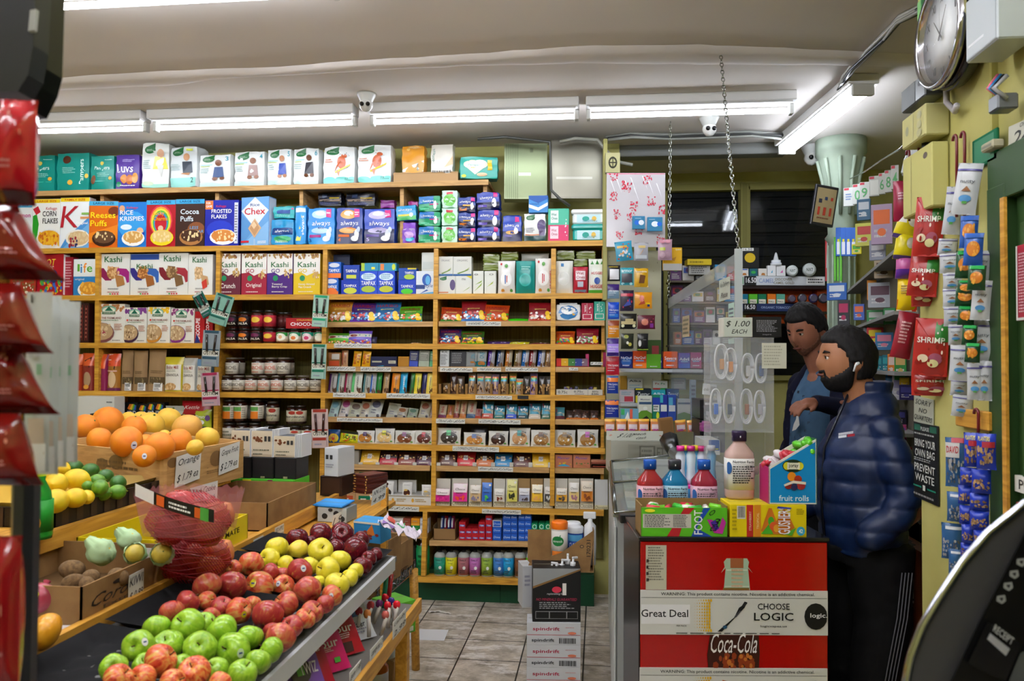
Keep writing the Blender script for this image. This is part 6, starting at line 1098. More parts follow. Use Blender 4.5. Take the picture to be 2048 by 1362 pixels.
for i,(px,py,c)in enumerate(((714,1232,'a03048'),(738,1240,'d08040'),(748,1212,'6a2c68'),(730,1218,'c84850'),(762,1236,'c86058'),(776,1222,'d01828'),(786,1216,'e02030'),(793,1208,'3a2a80'),(782,1201,'c81828'))):
 m=MB();m.tube([(0,0,0),(.004,0,.06)],.006,('d8d0c8','p'),6);m.lathe([(.0,.05),(.009,.054),(.012,.064),(.009,.074),(0,.078)],(c,'g'),10,sy=.6);lay(m,'lollipop',px,py+34,.80,(random.uniform(-.2,.2),random.uniform(-.3,.3),0),'wrapped lollipop standing at the far end of the candy shelf','lollipop','wrapped lollipops')
def stick_(px,py,c,lb):
 m=MB();m.tube([(0,0,0),(0,0,.1)],.008,(c,'g'),8);m.tube([(0,0,.1),(0,0,.112)],.005,('e8e8e8','g'),8);lay(m,'candy_tube',px,py,.8,(0,.1,0),lb,'candy tube')
stick_(766,1215,'1c8a70','green candy tube standing under the ledge end');stick_(776,1208,'b02028','red candy tube beside the green one')
M_=MB();M_.box(-.9,-.64,1.4,1.74,.79,.85,('8e8e90','d'),.004);tag(M_.obj('grey_carton'),'plain grey carton on the near end of the candy shelf','carton')
# below: bottles and boxes on the bottom shelf
def jug(px,py,r,h,c,cap,lab,z=.481,nm='drink_bottle'):
 t=level(px,py,z+h*.5);P=CO+ray(px,py)*t
 m=MB();m.lathe([(r*.9,0),(r,.01),(r,h*.66),(r*.5,h*.86),(r*.34,h*.9),(r*.34,h)],None,14,mats=[(c,'g')]*4+[(cap,'p')]);m.lathe([(r*1.01,h*.2),(r*1.01,h*.55)],('c8ccd8','c'),14);o=m.obj(nm,None,(P.x,P.y,z));tag(o,lab,'bottle');return o
jug(772,1300,.035,.2,'24386a','e8e8e8','dark blue drink bottle standing below the candy rail');jug(752,1345,.042,.14,'b06018','b06018','orange brown jar at the lower edge below the candy rail')
o=carton(.1,.12,.11,'58a828','R 78c040 .1 .2 .9 .8;R e0e4d8 .1 .05 .9 .2').obj('green_carton',None,(-.66,2.66,.66),(0,0,.9));tag(o,'bright green and white carton at the stand end behind the last tag','carton')
M_=MB();M_.box(-.84,-.7,2.68,2.86,0,.56,CARD,.004);tag(M_.obj('tall_cardboard_box'),'tall brown cardboard box on the floor at the stand end','box')
# wire rack with tilted cardboard trays beyond the stand
rk=root('wire_rack',(-.95,3.6,0));tag(rk,'low wire rack on a round wooden leg beyond the produce stand','rack')
M_=MB();a_=Vector((0,.42,.47));M_.tube([(.015,.43,0),(0,.42,.52)],[.021,.023],WOODY,10);M_.obj('leg',rk)
M_=MB();M_.tube([(-.4,.42,0),(-.4,.42,.5)],[.021,.023],WOODY,10);M_.obj('leg',rk)
M_=MB();
for z in(.50,.56):M_.tube([(0,-.3,z+.05),(.0,.45,z)],.004,('8a8a8c','s'),6)
for i in range(13):M_.tube([(.0,-.28+i*.058,.55-i*.004),(.0,-.25+i*.058,.605-i*.004),(.0,-.222+i*.058,.55-i*.004)],.0025,('8a8a8c','s'),5)
for i in range(8):M_.tube([(-.42,-.28+i*.1,.55-i*.006),(0,-.28+i*.1,.55-i*.006)],.003,('8a8a8c','s'),5)
M_.obj('wire_shelf',rk)
M_=MB();M_.tube([(0,-.3,0),(0,-.3,.56)],.02,WOODY,8);M_.obj('leg',rk)
for i,(y,z,h_,lb)in enumerate(((3.32,.58,.16,'nearest'),(3.55,.57,.2,'middle'),(3.8,.56,.14,'farthest'))):
 r_=tray_box('cardboard_tray','brown cardboard tray on the wire rack, %s one'%lb,'tray',(-1.3,y,z),.34,.2,h_,CARD,-.1);r_.rotation_euler=(.0,0,-.12);r_['group']='cardboard trays on the wire rack'
 # floor litter
M_=MB();P=atZ(862,1270,0);M_.box(-.14,.13,-.09,.09,.0005,.0015,('d4d6da','c'));tag(M_.obj('paper_sheet',None,(P.x-.04,P.y,0),(0,0,.05)),'blank white paper sheet lying on the floor tiles','paper')
M_=MB();P=atZ(880,1228,0);M_.grid(lambda u,v:(-.07+.14*u,.02*math.sin(u*4)+.03*v,.004+.014*abs(noise.noise(Vector((u*4,v*3,0))))),12,4,('d8d4cc','c'));tag(M_.obj('paper_scrap',None,(P.x,P.y,0)),'crumpled scrap of white paper by the green plinth','paper')
# ================================================================ COUNTER AREA
def H(kd,x0,x1,y0,y1,d,col,ops,name,label,cat,group=None,t=.03,rz=0,k=None,roll=0,zb=None,lean=0,fn=None):
 """a package facing the viewer side of the shop, front face at depth d"""
 p=atD((x0+x1)/2,y1,d);w=(x1-x0)/FPX*d;h=(y1-y0)/FPX*d
 if kd=='C':m=carton(w,t,h,col,ops,k or 'c')
 elif kd=='P':m=pouch(w,h,t,col,ops,k or 'p',nu=6,nv=8)
 elif kd=='S':m=softpack(w,t,h,col,ops,k or 'p')
 elif kd=='J':m=jar(w/2,h,'3a1c14',col,'2a2a2a',ops)
 else:m=fn(w,h,col)
 o=m.obj(name,None,(p.x,p.y,p.z if zb is None else zb),(-lean,roll,YAW*.8+rz))
 if label:tag(o,label,cat,group)
 return o
 # drinks cooler
WR=YAW
ck=root('drinks_cooler',(0,0,0),(0,0,WR));tag(ck,'low black drinks cooler with a red soda panel and white vape banners on its front','cooler')
X0,X1,D0,D1,ZK=.4436,1.082,2.70,3.08,1.003
M_=MB();M_.box(X0-.004,X1+.004,D0+.006,D1,.02,ZK-.01,('0c0c0e','p'),.006);M_.box(X0-.02,X0+.07,D1-.02,D1+.03,ZK-.03,ZK+.005,('18181a','p'),.004);M_.obj('body',ck)
M_=MB();M_.box(X0-.006,X1+.008,D0-.004,D1+.01,ZK-.014,ZK,('121216','g'),.003);M_.obj('top',ck)
M_=MB();M_.box(X0,X1,D0,D0+.008,.1,ZK-.018,('a80404','g'),.002)
zz=lambda py:ZC-(py-722)/FPX*D0
def front(z0,z1):return plane_S((X0,D0,z0),(X1-X0,0,0),(0,0,z1-z0),(0,-1,0))
zt,zb_=ZK-.018,.1
vv=lambda py:(zz(py)-zb_)/(zt-zb_)
paint(M_,front(zb_,zt),('P a8c0a8 .445 {0} .585 {0} .575 {1} .6 {2} .575 {3} .58 {4} .57 {5} .46 {5} .445 {4} .45 {3} .43 {2} .455 {1};P 9a5a34 .48 {1} .55 {1} .55 {5} .48 {5};R d8e0d0 .46 {6} .57 {7};R c8d4c0 .45 {8} .58 {9};R 7a5a20 .44 {0} .58 {10};L d0a888 5 .485 {10} .55 {1};''P 3a1208 .36 {11} .63 {11} .635 {12} .63 {13} .37 {13} .355 {12};D 8a3410 26 .39 {11} .6 {12} .016;D c07028 10 .4 {11} .6 {12} .01;I f0ecec .5 {14} .25 .075 Coca-Cola;L 1a0a0a 4 .03 {15} .045 {16}').format(*['%.4f'%q for q in(vv(1173),vv(1130),vv(1140),vv(1128),vv(1118),vv(1111),vv(1133),vv(1135),vv(1165),vv(1168),vv(1169),vv(1325),vv(1300),vv(1262),vv(1277),vv(1160),vv(1110))]),base=.0008)
M_.obj('soda_panel',ck)
M_=MB();M_.box(X0+.018,X0+.088,D0-.003,D0-.0005,zz(1173),zz(1086),('c4c0ac','c'));paint(M_,plane_S((X0+.018,D0-.003,zz(1173)),(.07,0,0),(0,0,zz(1086)-zz(1173)),(0,-1,0)),'L 777468 13 .1 .2 .9 .98');M_.obj('typed_notice',ck)
def banner(ya,dx,pen):
 M_=MB();z1_,z0_=zz(ya),zz(ya+87);M_.box(X0-.001+dx,X1-.001+dx,D0-.004,D0-.0005,z0_,z1_,('d4d4d0','p'))
 ops='R 222 0 .83 1 .838;T 222226 .52 .91 .82 .09 WARNING: This product contains nicotine. Nicotine is an addictive chemical.;'
 ops+='R e8e8ec 0 .24 .265 .68;'+('T 18181c .13 .48 .25 .17 Great Deal;T 333 .22 .2 .055 .035 PER PACK;' if pen else 'T b02018 .13 .5 .25 .16 Great Deal;')
 for i in range(7):
  for j in range(11):ops+='E e0b018 %.3f %.3f %.4f %.4f;'%(.29+i*.013+(.008 if j>9 or j<1 else 0),.1+j*.068,.001+.0008*i,.006+.005*i)
 ops+=('P 141416 .41 .08 .435 .08 .555 .62 .57 .74 .555 .76 .54 .66 .525 .62 .5 .4;P 48484c .5 .42 .53 .56 .535 .53 .51 .4;P 2a2a2e .545 .66 .56 .74 .57 .72 .555 .64;E 1c4a6a .45 .18 .012 .04;' if pen else 'P c86820 .44 .1 .5 .1 .5 .68 .44 .74;E 222 .47 .6 .014 .05;')
 ops+='T 222226 .71 .65 .17 .14 CHOOSE;T 0c0c10 .71 .42 .21 .18 LOGIC;T 333338 .71 .2 .14 .06 logicvapes.us;E 0e0e10 .935 .43 .062 .3;T f0f0f0 .95 .44 .09 .13 logic.;L 444 1 .19 .02 .8 .06'
 paint(M_,plane_S((X0-.001+dx,D0-.004,z0_),(X1-X0,0,0),(0,0,z1_-z0_),(0,-1,0)),ops,step=.00002);M_.obj('vape_banner',ck)
banner(1174,0,True);banner(1326,-.002,False)
# things standing on the cooler
def L2W(x,d,z):return Matrix.Rotation(WR,3,'Z')@Vector((x,d,z))
fb=root('candy_carton',L2W(.594,D0+.005,ZK),(0,0,WR));tag(fb,'open green candy carton on the cooler with wrapped rolls inside','carton')
FOOT='R 58b420 0 0 1 1;P b02028 .3 0 .5 1 .62 1 .5 .6 .44 0;R c8c4bc .02 .3 .58 .78;L 555 8 .04 .32 .34 .76;L 555 8 .37 .32 .54 .76;P 1c48a8 .58 0 .72 1 .8 1 .64 .3 .82 0;V f0f0f4 .66 .5 .1 .84 FOOT;P b02890 .76 .6 .84 .14 .94 .1 .98 .5 .94 .7 .9 .3 .82 .6;P 4828a0 .8 .5 .86 .2 .9 .3 .86 .6;E e8e030 .1 .9 .06 .06;I 14181c .82 .84 .06 .2 O;I 14181c .87 .52 .07 .24 3;I 14181c .84 .3 .08 .2 ea'
for nm,(xa,xb,ya,yb_,h_),dc in(('front_wall',(-.148,.148,0,.004,.098),FOOT),('back_wall',(-.148,.148,.12,.124,.11),None),('side_wall',(-.148,-.144,0,.12,.105),None),('side_wall',(.144,.148,0,.12,.105),None),('base',(-.148,.148,0,.12,.004),None)):
 M_=MB();M_.box(xa,xb,ya,yb_,0,h_,('8a6c40' if not dc else '58b420','c'))
 if dc:paint(M_,plane_S((-.148,0,0),(.296,0,0),(0,0,.098),(0,-1,0)),dc)
 M_.obj(nm,fb)
for i in range(12):
 M_=MB();M_.tube([(0,0,0),(.045,0,.006)],.011,(('c8283c','38b838','e8e0d8','70c828')[i%4],'p'),7);p=L2W(.594-.12+.021*i,D0+.06+.02*(i%3),ZK+.088);o=M_.obj('fruit_roll',None,p,(0,.2,i*1.1));tag(o,'wrapped fruit roll lying in the open green carton','sweet','wrapped fruit rolls')
GU='R e4cc10 0 0 1 1;B 333 .1 .6 .19 .94;R e8e4d8 .09 .56 .2 .96;B 222 .1 .6 .19 .94;R b82820 .215 0 .3 1;R d88820 .31 0 .4 1;V e8c8b0 .26 .5 .03 .6 STRAWBERRY;V f0d8a0 .36 .5 .03 .5 TROPICAL;P c87020 .4 .2 .5 .9 .54 .9 .6 .5 .7 .9 .78 .6 .84 .3 .7 .1 .5 .1;P 48a828 .4 .1 .5 .4 .56 .1;P 58b030 .7 .1 .86 .3 .8 .05;E 48b030 .53 .5 .04 .14;E d85828 .56 .34 .05 .14;E d89828 .6 .28 .04 .12;V f4f0fc .7 .52 .16 .84 GUSHERS;P 3a3aa0 .6 .9 .62 .96 .8 .92 .78 .88;E 38a8d0 .915 .2 .055 .14;T fff .915 .2 .05 .12 42;L 8a7a10 4 .86 .7 .96 .9;L a08a10 6 .02 .2 .08 .9'
M_=carton(.262,.13,.11,'e4cc10',GU,topcol='d8c420');o=M_.obj('candy_carton',None,L2W(.882,D0+.005,ZK),(0,0,WR));tag(o,'yellow candy carton on the cooler under the big clear bottle','carton')
def pedi(px,d,zb,rr,h,liq,cap,label,lab_c,drop=0):
 g_=glassy('bottle_'+liq+str(px),liq,.08,.93);c_=(cap,'p')
 m=bottle([(rr*.9,0),(rr,.008),(rr,h*.3),(rr*.9,h*.32),(rr,h*.36),(rr,h*.62),(rr*.96,h*.68),(rr*.42,h*.82),(rr*.42,h*.85),(rr*.5,h*.85),(rr*.5,h*.98),(rr*.46,h),(0,h)],[g_]*8+[c_]*4,rr*1.01,h*.14,h*.6,lab_c,'T 222 .55 .9 .7 .09 Nutrition Facts;R 222 .2 .8 .92 .81;L 333 8 .2 .2 .92 .78;T 222 .74 .74 .2 .08 25 70;E 3060a0 .08 .7 .1 .2',sq=2.5,sy=.72)
 m.lathe([(rr*.51,h*.9),(rr*.51,h*.93)],('e8e8f0','c'),12,M=Matrix.Translation((0,rr*.72,0)),sy=.72)
 p=atD(px,900,d);o=m.obj('drink_bottle',None,(p.x,p.y,zb),(0,0,WR));tag(o,label,'bottle',None);return o
pedi(1303,2.88,ZK+.001,.047,.235,'a02c30','1c58b8','dark pink drink bottle with a blue cap, at the open carton end','d0a0a8');pedi(1353,2.9,ZK+.001,.047,.232,'1878a8','3a3c44','blue drink bottle with a grey cap on the cooler','98c0d0');pedi(1412,2.88,ZK+.001,.047,.235,'98283c','1c58b8','dark pink drink bottle with a blue cap, nearest the clear bottle','c8a0b0')
pedi(1484,2.78,ZK+.112,.05,.24,'c8a8a0','241438','large clear bottle of pale drink with a dark purple cap','dcdcd8')
# fruit rolls display
fr_=root('fruit_roll_display',L2W(.97,D0+.012,ZK+.1115),(0,0,WR));tag(fr_,'blue slant-sided display box of fruit rolls on the yellow carton','display box')
M_=MB();M_.prism([(-.084,0),(.082,0),(.082,.225),(-.084,.125)],0,.003,('e4e4dc','c'));S_=plane_S((-.084,0,0),(.166,0,0),(0,0,.225),(0,-1,0))
paint(M_,S_,'P 0c88c8 .03 .02 .97 .02 .97 .95 .03 .53;T e8ecf0 .52 .09 .62 .09 fruit rolls;E 1c3018 .5 .58 .22 .1;E d8d028 .38 .58 .08 .06;E d8d028 .64 .58 .08 .06;R e8e4d0 .38 .53 .64 .63;T 222 .51 .58 .2 .07 joray;E e08818 .47 .42 .09 .07;E a83018 .6 .38 .08 .06;E 8a2018 .4 .28 .08 .05;E 982828 .66 .28 .09 .06;E 282850 .52 .26 .07 .05;P e8e0d0 .3 .3 .5 .36 .76 .34 .76 .3 .5 .32 .32 .27');M_.obj('front_panel',fr_)
M_=MB();M_.prism([(-.084,0),(.082,0),(.082,.225),(-.084,.125)],.1,.103,('e4e4dc','c'));M_.box(.079,.082,0,.1,0,.225,('18683c','c'));M_.box(-.084,-.081,0,.1,0,.125,('b02068','c'));M_.obj('side_panels',fr_)
for i in range(22):
 u=random.uniform(-.07,.07);M_=MB();c=('c83848','d8d0d4','c84858','e0d8dc','b82838')[i%5]if u<.035 else '58b828'
 M_.tube([(-.03,0,0),(-.02,0,.004),(.02,0,-.003),(.03,0,0)],[.004,.014,.014,.004],(c,'p'),7);p=L2W(.97+u,D0+.02+random.uniform(.01,.08),ZK+.1115+random.uniform(.1,.13)+(u+.084)*.55)
 o=M_.obj('wrapped_fruit_roll',None,p,(random.uniform(-.5,.5),random.uniform(-.9,.9),random.uniform(0,3)));tag(o,'twist wrapped fruit roll heaped in the blue display box','sweet','twist wrapped rolls')
for i,(px,c,cp)in enumerate(((1362,'d8e4f0','d02888'),(1372,'60b0d8','e8d020'),(1383,'d8e8f0','c02078'),(1392,'60b0d8','e8d020'),(1405,'e0e4f0','b82870'),(1424,'50a8d8','d8dce8'))):
 m=bottle([(.018,0),(.02,.02),(.016,.06),(.02,.11),(.012,.13),(.016,.13),(.016,.15),(0,.15)],[(c,'p')]*4+[(cp,'p')]*3,n=12);p=atD(px,960,3.12+.02*(i%2));o=m.obj('small_bottle',None,(p.x,p.y,1.003+.112),(0,0,0));tag(o,'small %s bottle with a %s cap behind the drink bottles'%(('white','blue')[i%2],{'d02888':'magenta','e8d020':'yellow','c02078':'deep pink','b82870':'dark pink','d8dce8':'pale'}[cp]),'bottle','small capped bottles')
o=carton(.13,.09,.11,'d02888','R 3890d0 .1 .3 .9 .9;E f0e0e8 .5 .6 .2 .3').obj('pink_box',None,(atD(1395,960,3.09).x,atD(1395,960,3.09).y,1.003),(0,0,WR));tag(o,'pink and blue box under the small capped bottles','box')
# clear acrylic cable display
acr=glassy('acrylic','d8dce0',.05,.14,.8);ac=root('cable_display',L2W(.865,3.0,ZK),(0,0,WR));tag(ac,'clear acrylic display with coiled charging cables, standing on the cooler','display')
M_=MB()
for x in(-.118,0,.118):M_.box(x-.002,x+.002,-.05,.05,0,.69,acr)
for z in(.0,.335,.52,.688):M_.box(-.118,.118,-.05,.05,z,z+.004,acr)
M_.box(-.118,.118,-.052,-.048,.335,.69,acr);M_.box(-.118,.118,.048,.052,.0,.69,acr);M_.obj('acrylic_case',ac)
def coil(cx,cz,w,h,c,tip,n=3):
 M_=MB()
 for j in range(n):M_.tube([(cx+(w-.006*j)*.5*math.copysign(abs(math.cos(a))**.8,math.cos(a)),-.02+.006*j,cz+(h-.012*j)*.5*math.sin(a))for a in[2*PI*q/22 for q in range(23)]],.004,(c,'g'),6)
 M_.box(cx-.008,cx+.008,-.03,-.022,cz-.03,cz+.01,(tip,'g'),.002);o=M_.obj('charging_cable',None,L2W(.865,3.0,ZK),(0,0,WR));return o
for i,(cx,cz,w,h,tip)in enumerate(((-.092,.43,.04,.13,'2068d0'),(-.04,.43,.042,.125,'304860'),(.025,.43,.045,.13,'a05828'),(.075,.43,.04,.12,'b8b8c0'),(.03,.575,.045,.11,'c8c8cc'),(.08,.575,.042,.11,'284878'),(-.07,.60,.05,.13,'c08040'),(-.035,.59,.045,.12,'c87830'))):
 o=coil(cx,cz,w,h,'d8dade',tip);o.rotation_euler=(0,.0,WR);tag(o,'white coiled charging cable in the acrylic display, %s pocket'%('lower outer blue-tipped','lower second','lower third','lower fourth','upper third','upper fourth','upper first','upper second')[i],'cable','coiled charging cables')
H('C',1447,1505,643,682,2.96,'c4c4b8','R b8c0b4 .03 .04 .97 .96;I 101014 .5 .66 .8 .34 $ 1.00;I 101014 .55 .28 .5 .22 EACH','price_box','cream box marked one dollar each on the acrylic display','box',t=.08,zb=ZK+.693);H('C',1505,1563,641,682,2.96,'121214','L 8a8a90 8 .14 .25 .86 .85;T 8a8a90 .5 .12 .3 .08 inspire','black_box','black box with small grey print on the acrylic display','box',t=.08,zb=ZK+.693)
H('C',1524,1573,686,737,2.94,'c8c8b8','L a8a898 7 .08 .1 .92 .92','note_card','square cream note stuck on the acrylic display','note',t=.001)
# counter with the sloping glass
cn=root('service_counter',(0,0,0));tag(cn,'long white service counter running back from the cooler to the wall shelves','counter')
M_=MB();M_.box(.075,.6,3.25,5.02,.0,.97,('a8acaa','p'),.004);
for i in range(12):M_.box(.066,.075,3.24+i*.15,3.36+i*.15,.04,.93,('c0c4c2','p'),.003)
M_.obj('cabinet',cn)
M_=MB();M_.box(.06,.62,3.22,5.04,.97,.985,('9aa09c','m'),.003);M_.obj('worktop',cn)
gl_=glassy('case_glass','a8b4ac',.06,.35,.7)
M_=MB();M_.add([(.07,3.2,.99),(.56,3.2,1.06),(.56,4.3,1.12),(.07,4.3,1.06)],[(0,1,2,3)],gl_)
for p,q in(((.07,3.2,.99),(.56,3.2,1.06)),((.07,4.3,1.06),(.56,4.3,1.12)),((.07,3.2,.99),(.07,4.3,1.06)),((.56,3.2,1.06),(.56,4.3,1.12)),((.07,3.75,1.03),(.56,3.75,1.09))):M_.tube([p,q],.008,('8a8e8c','s'),6)
M_.obj('glass_lid',cn)
for i in range(5):
 M_=MB();M_.box(.12,.5,3.28+i*.2,3.44+i*.2,.986,1.0+.008*i,(('98a090','b0b4a8','88907c','a8a89c','909888')[i],'c'));paint(M_,plane_S((.12,3.28+i*.2,1.0+.008*i),(.38,0,0),(0,.16,0),(0,0,1)),'L 667 4 .1 .1 .9 .9');tag(M_.obj('scratch_tickets'),'sheet of tickets under the counter glass, %s from the cooler'%ORD[i],'ticket sheet','ticket sheets under glass')
H('C',1222,1335,882,950,4.5,'c0c2b4','R b4b6a8 .3 .1 .98 .9;R 8a8c80 .5 .42 .78 .86;R c0c2b4 .53 .46 .75 .82;L 8a8a80 2 .54 .5 .74 .78;T 8a8c80 .88 .66 .14 .3 ET','white_carton','large dull white carton on the counter under the dollar card','carton',t=.3)
M_=MB();p0=atD(1348,905,3.9);p1=atD(1378,925,3.5);M_.tube([p0,p0.lerp(p1,.5),p1],[.03,.028,.022],('a8acae','m'),10);p2=atD(1338,880,4.0);M_.tube([p0,p2],[.03,.05],('5a5c5c','m'),8);tag(M_.obj('tape_dispenser'),'grey metal scanner arm lying over the counter glass','scanner')
H('C',1322,1350,836,875,4.25,'86623a','R 7a5830 .1 .1 .9 .9','kraft_block','plain brown kraft packet standing beside the orange sachets','packet',t=.05,roll=-.12)
for i,x in enumerate((1209,1232,1255,1277,1301,1352,1376)):
 H('P',x,x+22,838+(i>4)*2,864,4.3,'d88850','R e8d8e0 .1 .2 .9 .6;R d060a8 .2 .1 .7 .24;T f4e8ec .5 .44 .8 .16 sweet;R e8b040 0 .8 1 1','orange_sachet','orange and pink sachet in the dollar row, %s from the shelf unit'%ORD[i],'sachet','orange sachets above the dollar card',t=.02,roll=(0 if i<5 else-.1))
H('C',1213,1326,862,881,4.24,'c8ccc0','I 141418 .34 .5 .24 .5 $ 1.00;I 141418 .6 .7 .2 .26 each;I 141418 .62 .3 .16 .3 cash;D d03020 2 .04 .3 .1 .6 .03;D d03020 3 .9 .3 .98 .7 .02;D 38a050 2 .94 .3 .98 .6 .015','price_card','long white card marked one dollar below the orange sachets','price card',t=.004)
# sneeze guard on chains
pg=glassy('sneeze_guard_plastic','c4ccd0',.1,.16,.8);sg=root('sneeze_guard',(0,0,0));tag(sg,'clear plastic sneeze guard hung on two chains over the counter','sneeze guard')
A=Vector((.59,3.39));B=Vector((.44,5.05))
M_=MB();M_.add([(A.x,A.y,1.06),(B.x,B.y,1.06),(B.x,B.y,2.0),(A.x,A.y,2.07)],[(0,1,2,3)],pg);M_.add([(A.x+.005,A.y,1.06),(B.x+.005,B.y,1.06),(B.x+.005,B.y,2.0),(A.x+.005,A.y,2.07)],[(3,2,1,0)],pg);M_.obj('panel',sg)
M_=MB();M_.box(A.x-.02,A.x+.012,A.y-.006,A.y+.006,1.06,2.08,('a8b0b0','p'));n_=(B-A).normalized()
fr2=glassy('frame_film','b0b8b8',.3,.42)
M_.add([(A.x-.002,A.y,2.0),(B.x-.002,B.y,1.94),(B.x-.002,B.y,2.0),(A.x-.002,A.y,2.07)],[(0,1,2,3)],fr2);M_.obj('edge_strip',sg)
def on_guard(u0,u1,z0,z1,c,ops,nm,lb):
 a_=A.lerp(B,u1);b_=A.lerp(B,u0);M_=MB();S_=plane_S((a_.x-.004,a_.y,z0),(b_.x-a_.x,b_.y-a_.y,0),(0,0,z1-z0),(-1,-.1,0));paint(M_,S_,'R %s 0 0 1 1;'%c+ops);tag(M_.obj(nm),lb,'note',None)
on_guard(.08,.2,1.88,1.98,'b8beb0','I 222 .5 .7 .8 .3 No Delivery;I 222 .5 .25 .6 .24 Please','handwritten_note','handwritten note taped high on the sneeze guard');on_guard(.04,.1,1.68,1.86,'a8c8bc','L 667 8 .1 .1 .9 .9','green_notice','pale green notice near the post of the sneeze guard');on_guard(.01,.04,1.7,1.84,'d09898','','pink_slip','pink slip at the edge of the sneeze guard');on_guard(.6,.72,1.74,1.86,'b8a888','L 665 4 .1 .1 .9 .9','tan_notice','tan notice on the far end of the sneeze guard');on_guard(.3,.4,1.2,1.36,'a8a8b0','L 446 6 .1 .1 .9 .9','price_list','grey price list low on the sneeze guard')
def chain(p0,p1,lb):
 p0=Vector(p0);p1=Vector(p1);L=(p1-p0).length;n=int(L/.024);M_=MB()
 for i in range(n):
  c=p0.lerp(p1,(i+.5)/n);ax=Vector((1,0,0))if i%2 else Vector((0,1,0));d=(p1-p0).normalized()
  M_.tube([c+ax*.0075*math.cos(a)+d*.016*math.sin(a)for a in[2*PI*q/8 for q in range(9)]],.0026,('a8aca4','s'),4,caps=False)
 tag(M_.obj('chain'),lb,'chain',None)
t1=atZ(1441,104,ZCEIL);chain(t1,(A.x,A.y+.02,2.07),'steel chain from the ceiling hook to the near end of the sneeze guard');chain((atY(1341,280,5.0).x,5.0,ZCEIL),(B.x,B.y-.02,2.0),'steel chain holding the far end of the sneeze guard')
# ---- hanging packs and remedies past the shelf unit
D4=4.75
TJ='T e8e8f0 .5 .5 .84 .14 TROJAN;R fff .1 .36 .7 .38;L d8d8e8 1 .1 .2 .7 .28'
for x0,x1,y0,y1,c,ops,ds in((1215,1241,530,562,'1c1c20','R e8e8ee .16 .1 .9 .74;L c8b020 1 .1 .84 .9 .94','black pouch with a white patch'),(1215,1239,568,597,'3a2070','R 7898b0 0 .0 1 .56;'+TJ,'purple and pale blue pack'),(1216,1239,604,638,'1048c0','R 3080e0 .1 .1 .9 .3;'+TJ,'bright blue pack'),(1216,1239,641,675,'e0901c','R 8a3a18 0 .7 1 1;'+TJ,'orange pack with a brown top'),(1214,1238,677,712,'3a2078','R b090f0 0 .2 1 .7;'+TJ,'purple pack with a shining lilac band'),(1212,1239,713,750,'b81c30','R 8a1828 0 .74 1 1;'+TJ,'crimson pack'),(1214,1237,752,787,'183898','R e07830 0 .66 1 .9;R 3060a0 0 .9 1 1;'+TJ,'navy pack with a sunset top, upper one'),(1210,1238,800,835,'142c90','R e07830 0 .72 1 .96;'+TJ,'navy pack with a sunset top, lower one'),(1240,1268,535,570,'2a98a8','R 4a4a54 .1 .14 .9 .66;T e8f4f4 .5 .8 .8 .14 armor;E b0e8f0 .2 .08 .12 .07;E b0e8f0 .8 .08 .12 .07','teal hanging pack with a robot picture'),(1269,1297,536,574,'d0a018','T e8e0d0 .5 .82 .8 .1 bumble;P 6a4020 .3 .2 .7 .2 .8 .6 .4 .66;R e0b040 .1 .04 .4 .14','gold hanging pack with a brown picture'),(1240,1268,580,622,'282038','R b83048 .05 .7 .95 .84;P 3848a0 .2 .2 .8 .3 .7 .6;D c03050 5 .1 .1 .9 .5 .05','dark purple hanging pack'),(1269,1305,584,617,'d89018','E d87868 .4 .6 .14 .2;P b04028 .2 .2 .6 .3 .5 .6;R 203888 .72 .12 .86 .26;L e8d020 1 .6 .2 .96 .4','amber hanging pack with a red figure'),(1240,1274,627,658,'141414','R b8a878 .3 .5 .8 .66;R c8b888 .05 .3 .95 .5;E e8e8c0 .16 .2 .1 .1;E e8e8c0 .84 .2 .1 .1','black and gold hanging pack'),(1275,1311,630,658,'5a1828','E d08068 .4 .5 .2 .24;R 8a3aa0 .7 .1 .9 .4;D c0506a 5 .1 .1 .9 .9 .05','maroon hanging pack'),(1242,1268,667,698,'24281c','E 889030 .4 .8 .2 .12;E d0c860 .7 .3 .14 .12;E e8e8d8 .5 .4 .1 .1','dark olive pack'),(1275,1297,667,700,'18181a','E d8d8d8 .2 .4 .14 .2;R 888 .5 .6 .8 .64;R 98b830 0 0 1 .06','black pack with a lime foot'),(1233,1268,482,521,'3898b8','R c8a030 .1 .66 .7 .78;D d8e0e8 8 .2 .2 .8 .6 .08;D c84830 6 .1 .1 .9 .9 .06;D e0a050 6 .1 .1 .9 .6 .06','tilted light blue hanging bag'),(1268,1297,485,521,'a0a0a8','R c8b070 .3 .7 .8 .84;P b08040 .3 .2 .6 .5 .7 .7;R d0d8e0 .1 .1 .9 .3','silver grey hanging bag'),(1316,1345,478,520,'a88898','R b8c040 .1 .46 .5 .6;E c0a0b0 .3 .24 .2 .14;E b090a0 .7 .24 .2 .14;E c08090 .3 .9 .2 .1;E c08090 .7 .9 .2 .1','pink rabbit-eared hanging bag')):
 hi=y0<530
 H('P',x0,x1,y0,y1,D4-(.0 if not hi else-.1),c,ops,'hanging_pack',ds+(' under the red starred panel' if hi else ' hanging past the shelf unit'),'pack','hanging packs beside the shelves',t=.02,roll=-.12 if x0==1233 else 0,k='p')
H('C',1326,1364,495,541,4.9,'d0a010','R a8a8a4 0 0 1 .3;P a87818 .4 .5 .7 .6 .6 .4;T e8e0b0 .8 .9 .3 .08 spam','yellow_board_pack','yellow and grey card pack behind the rabbit-eared bag','pack',t=.02)
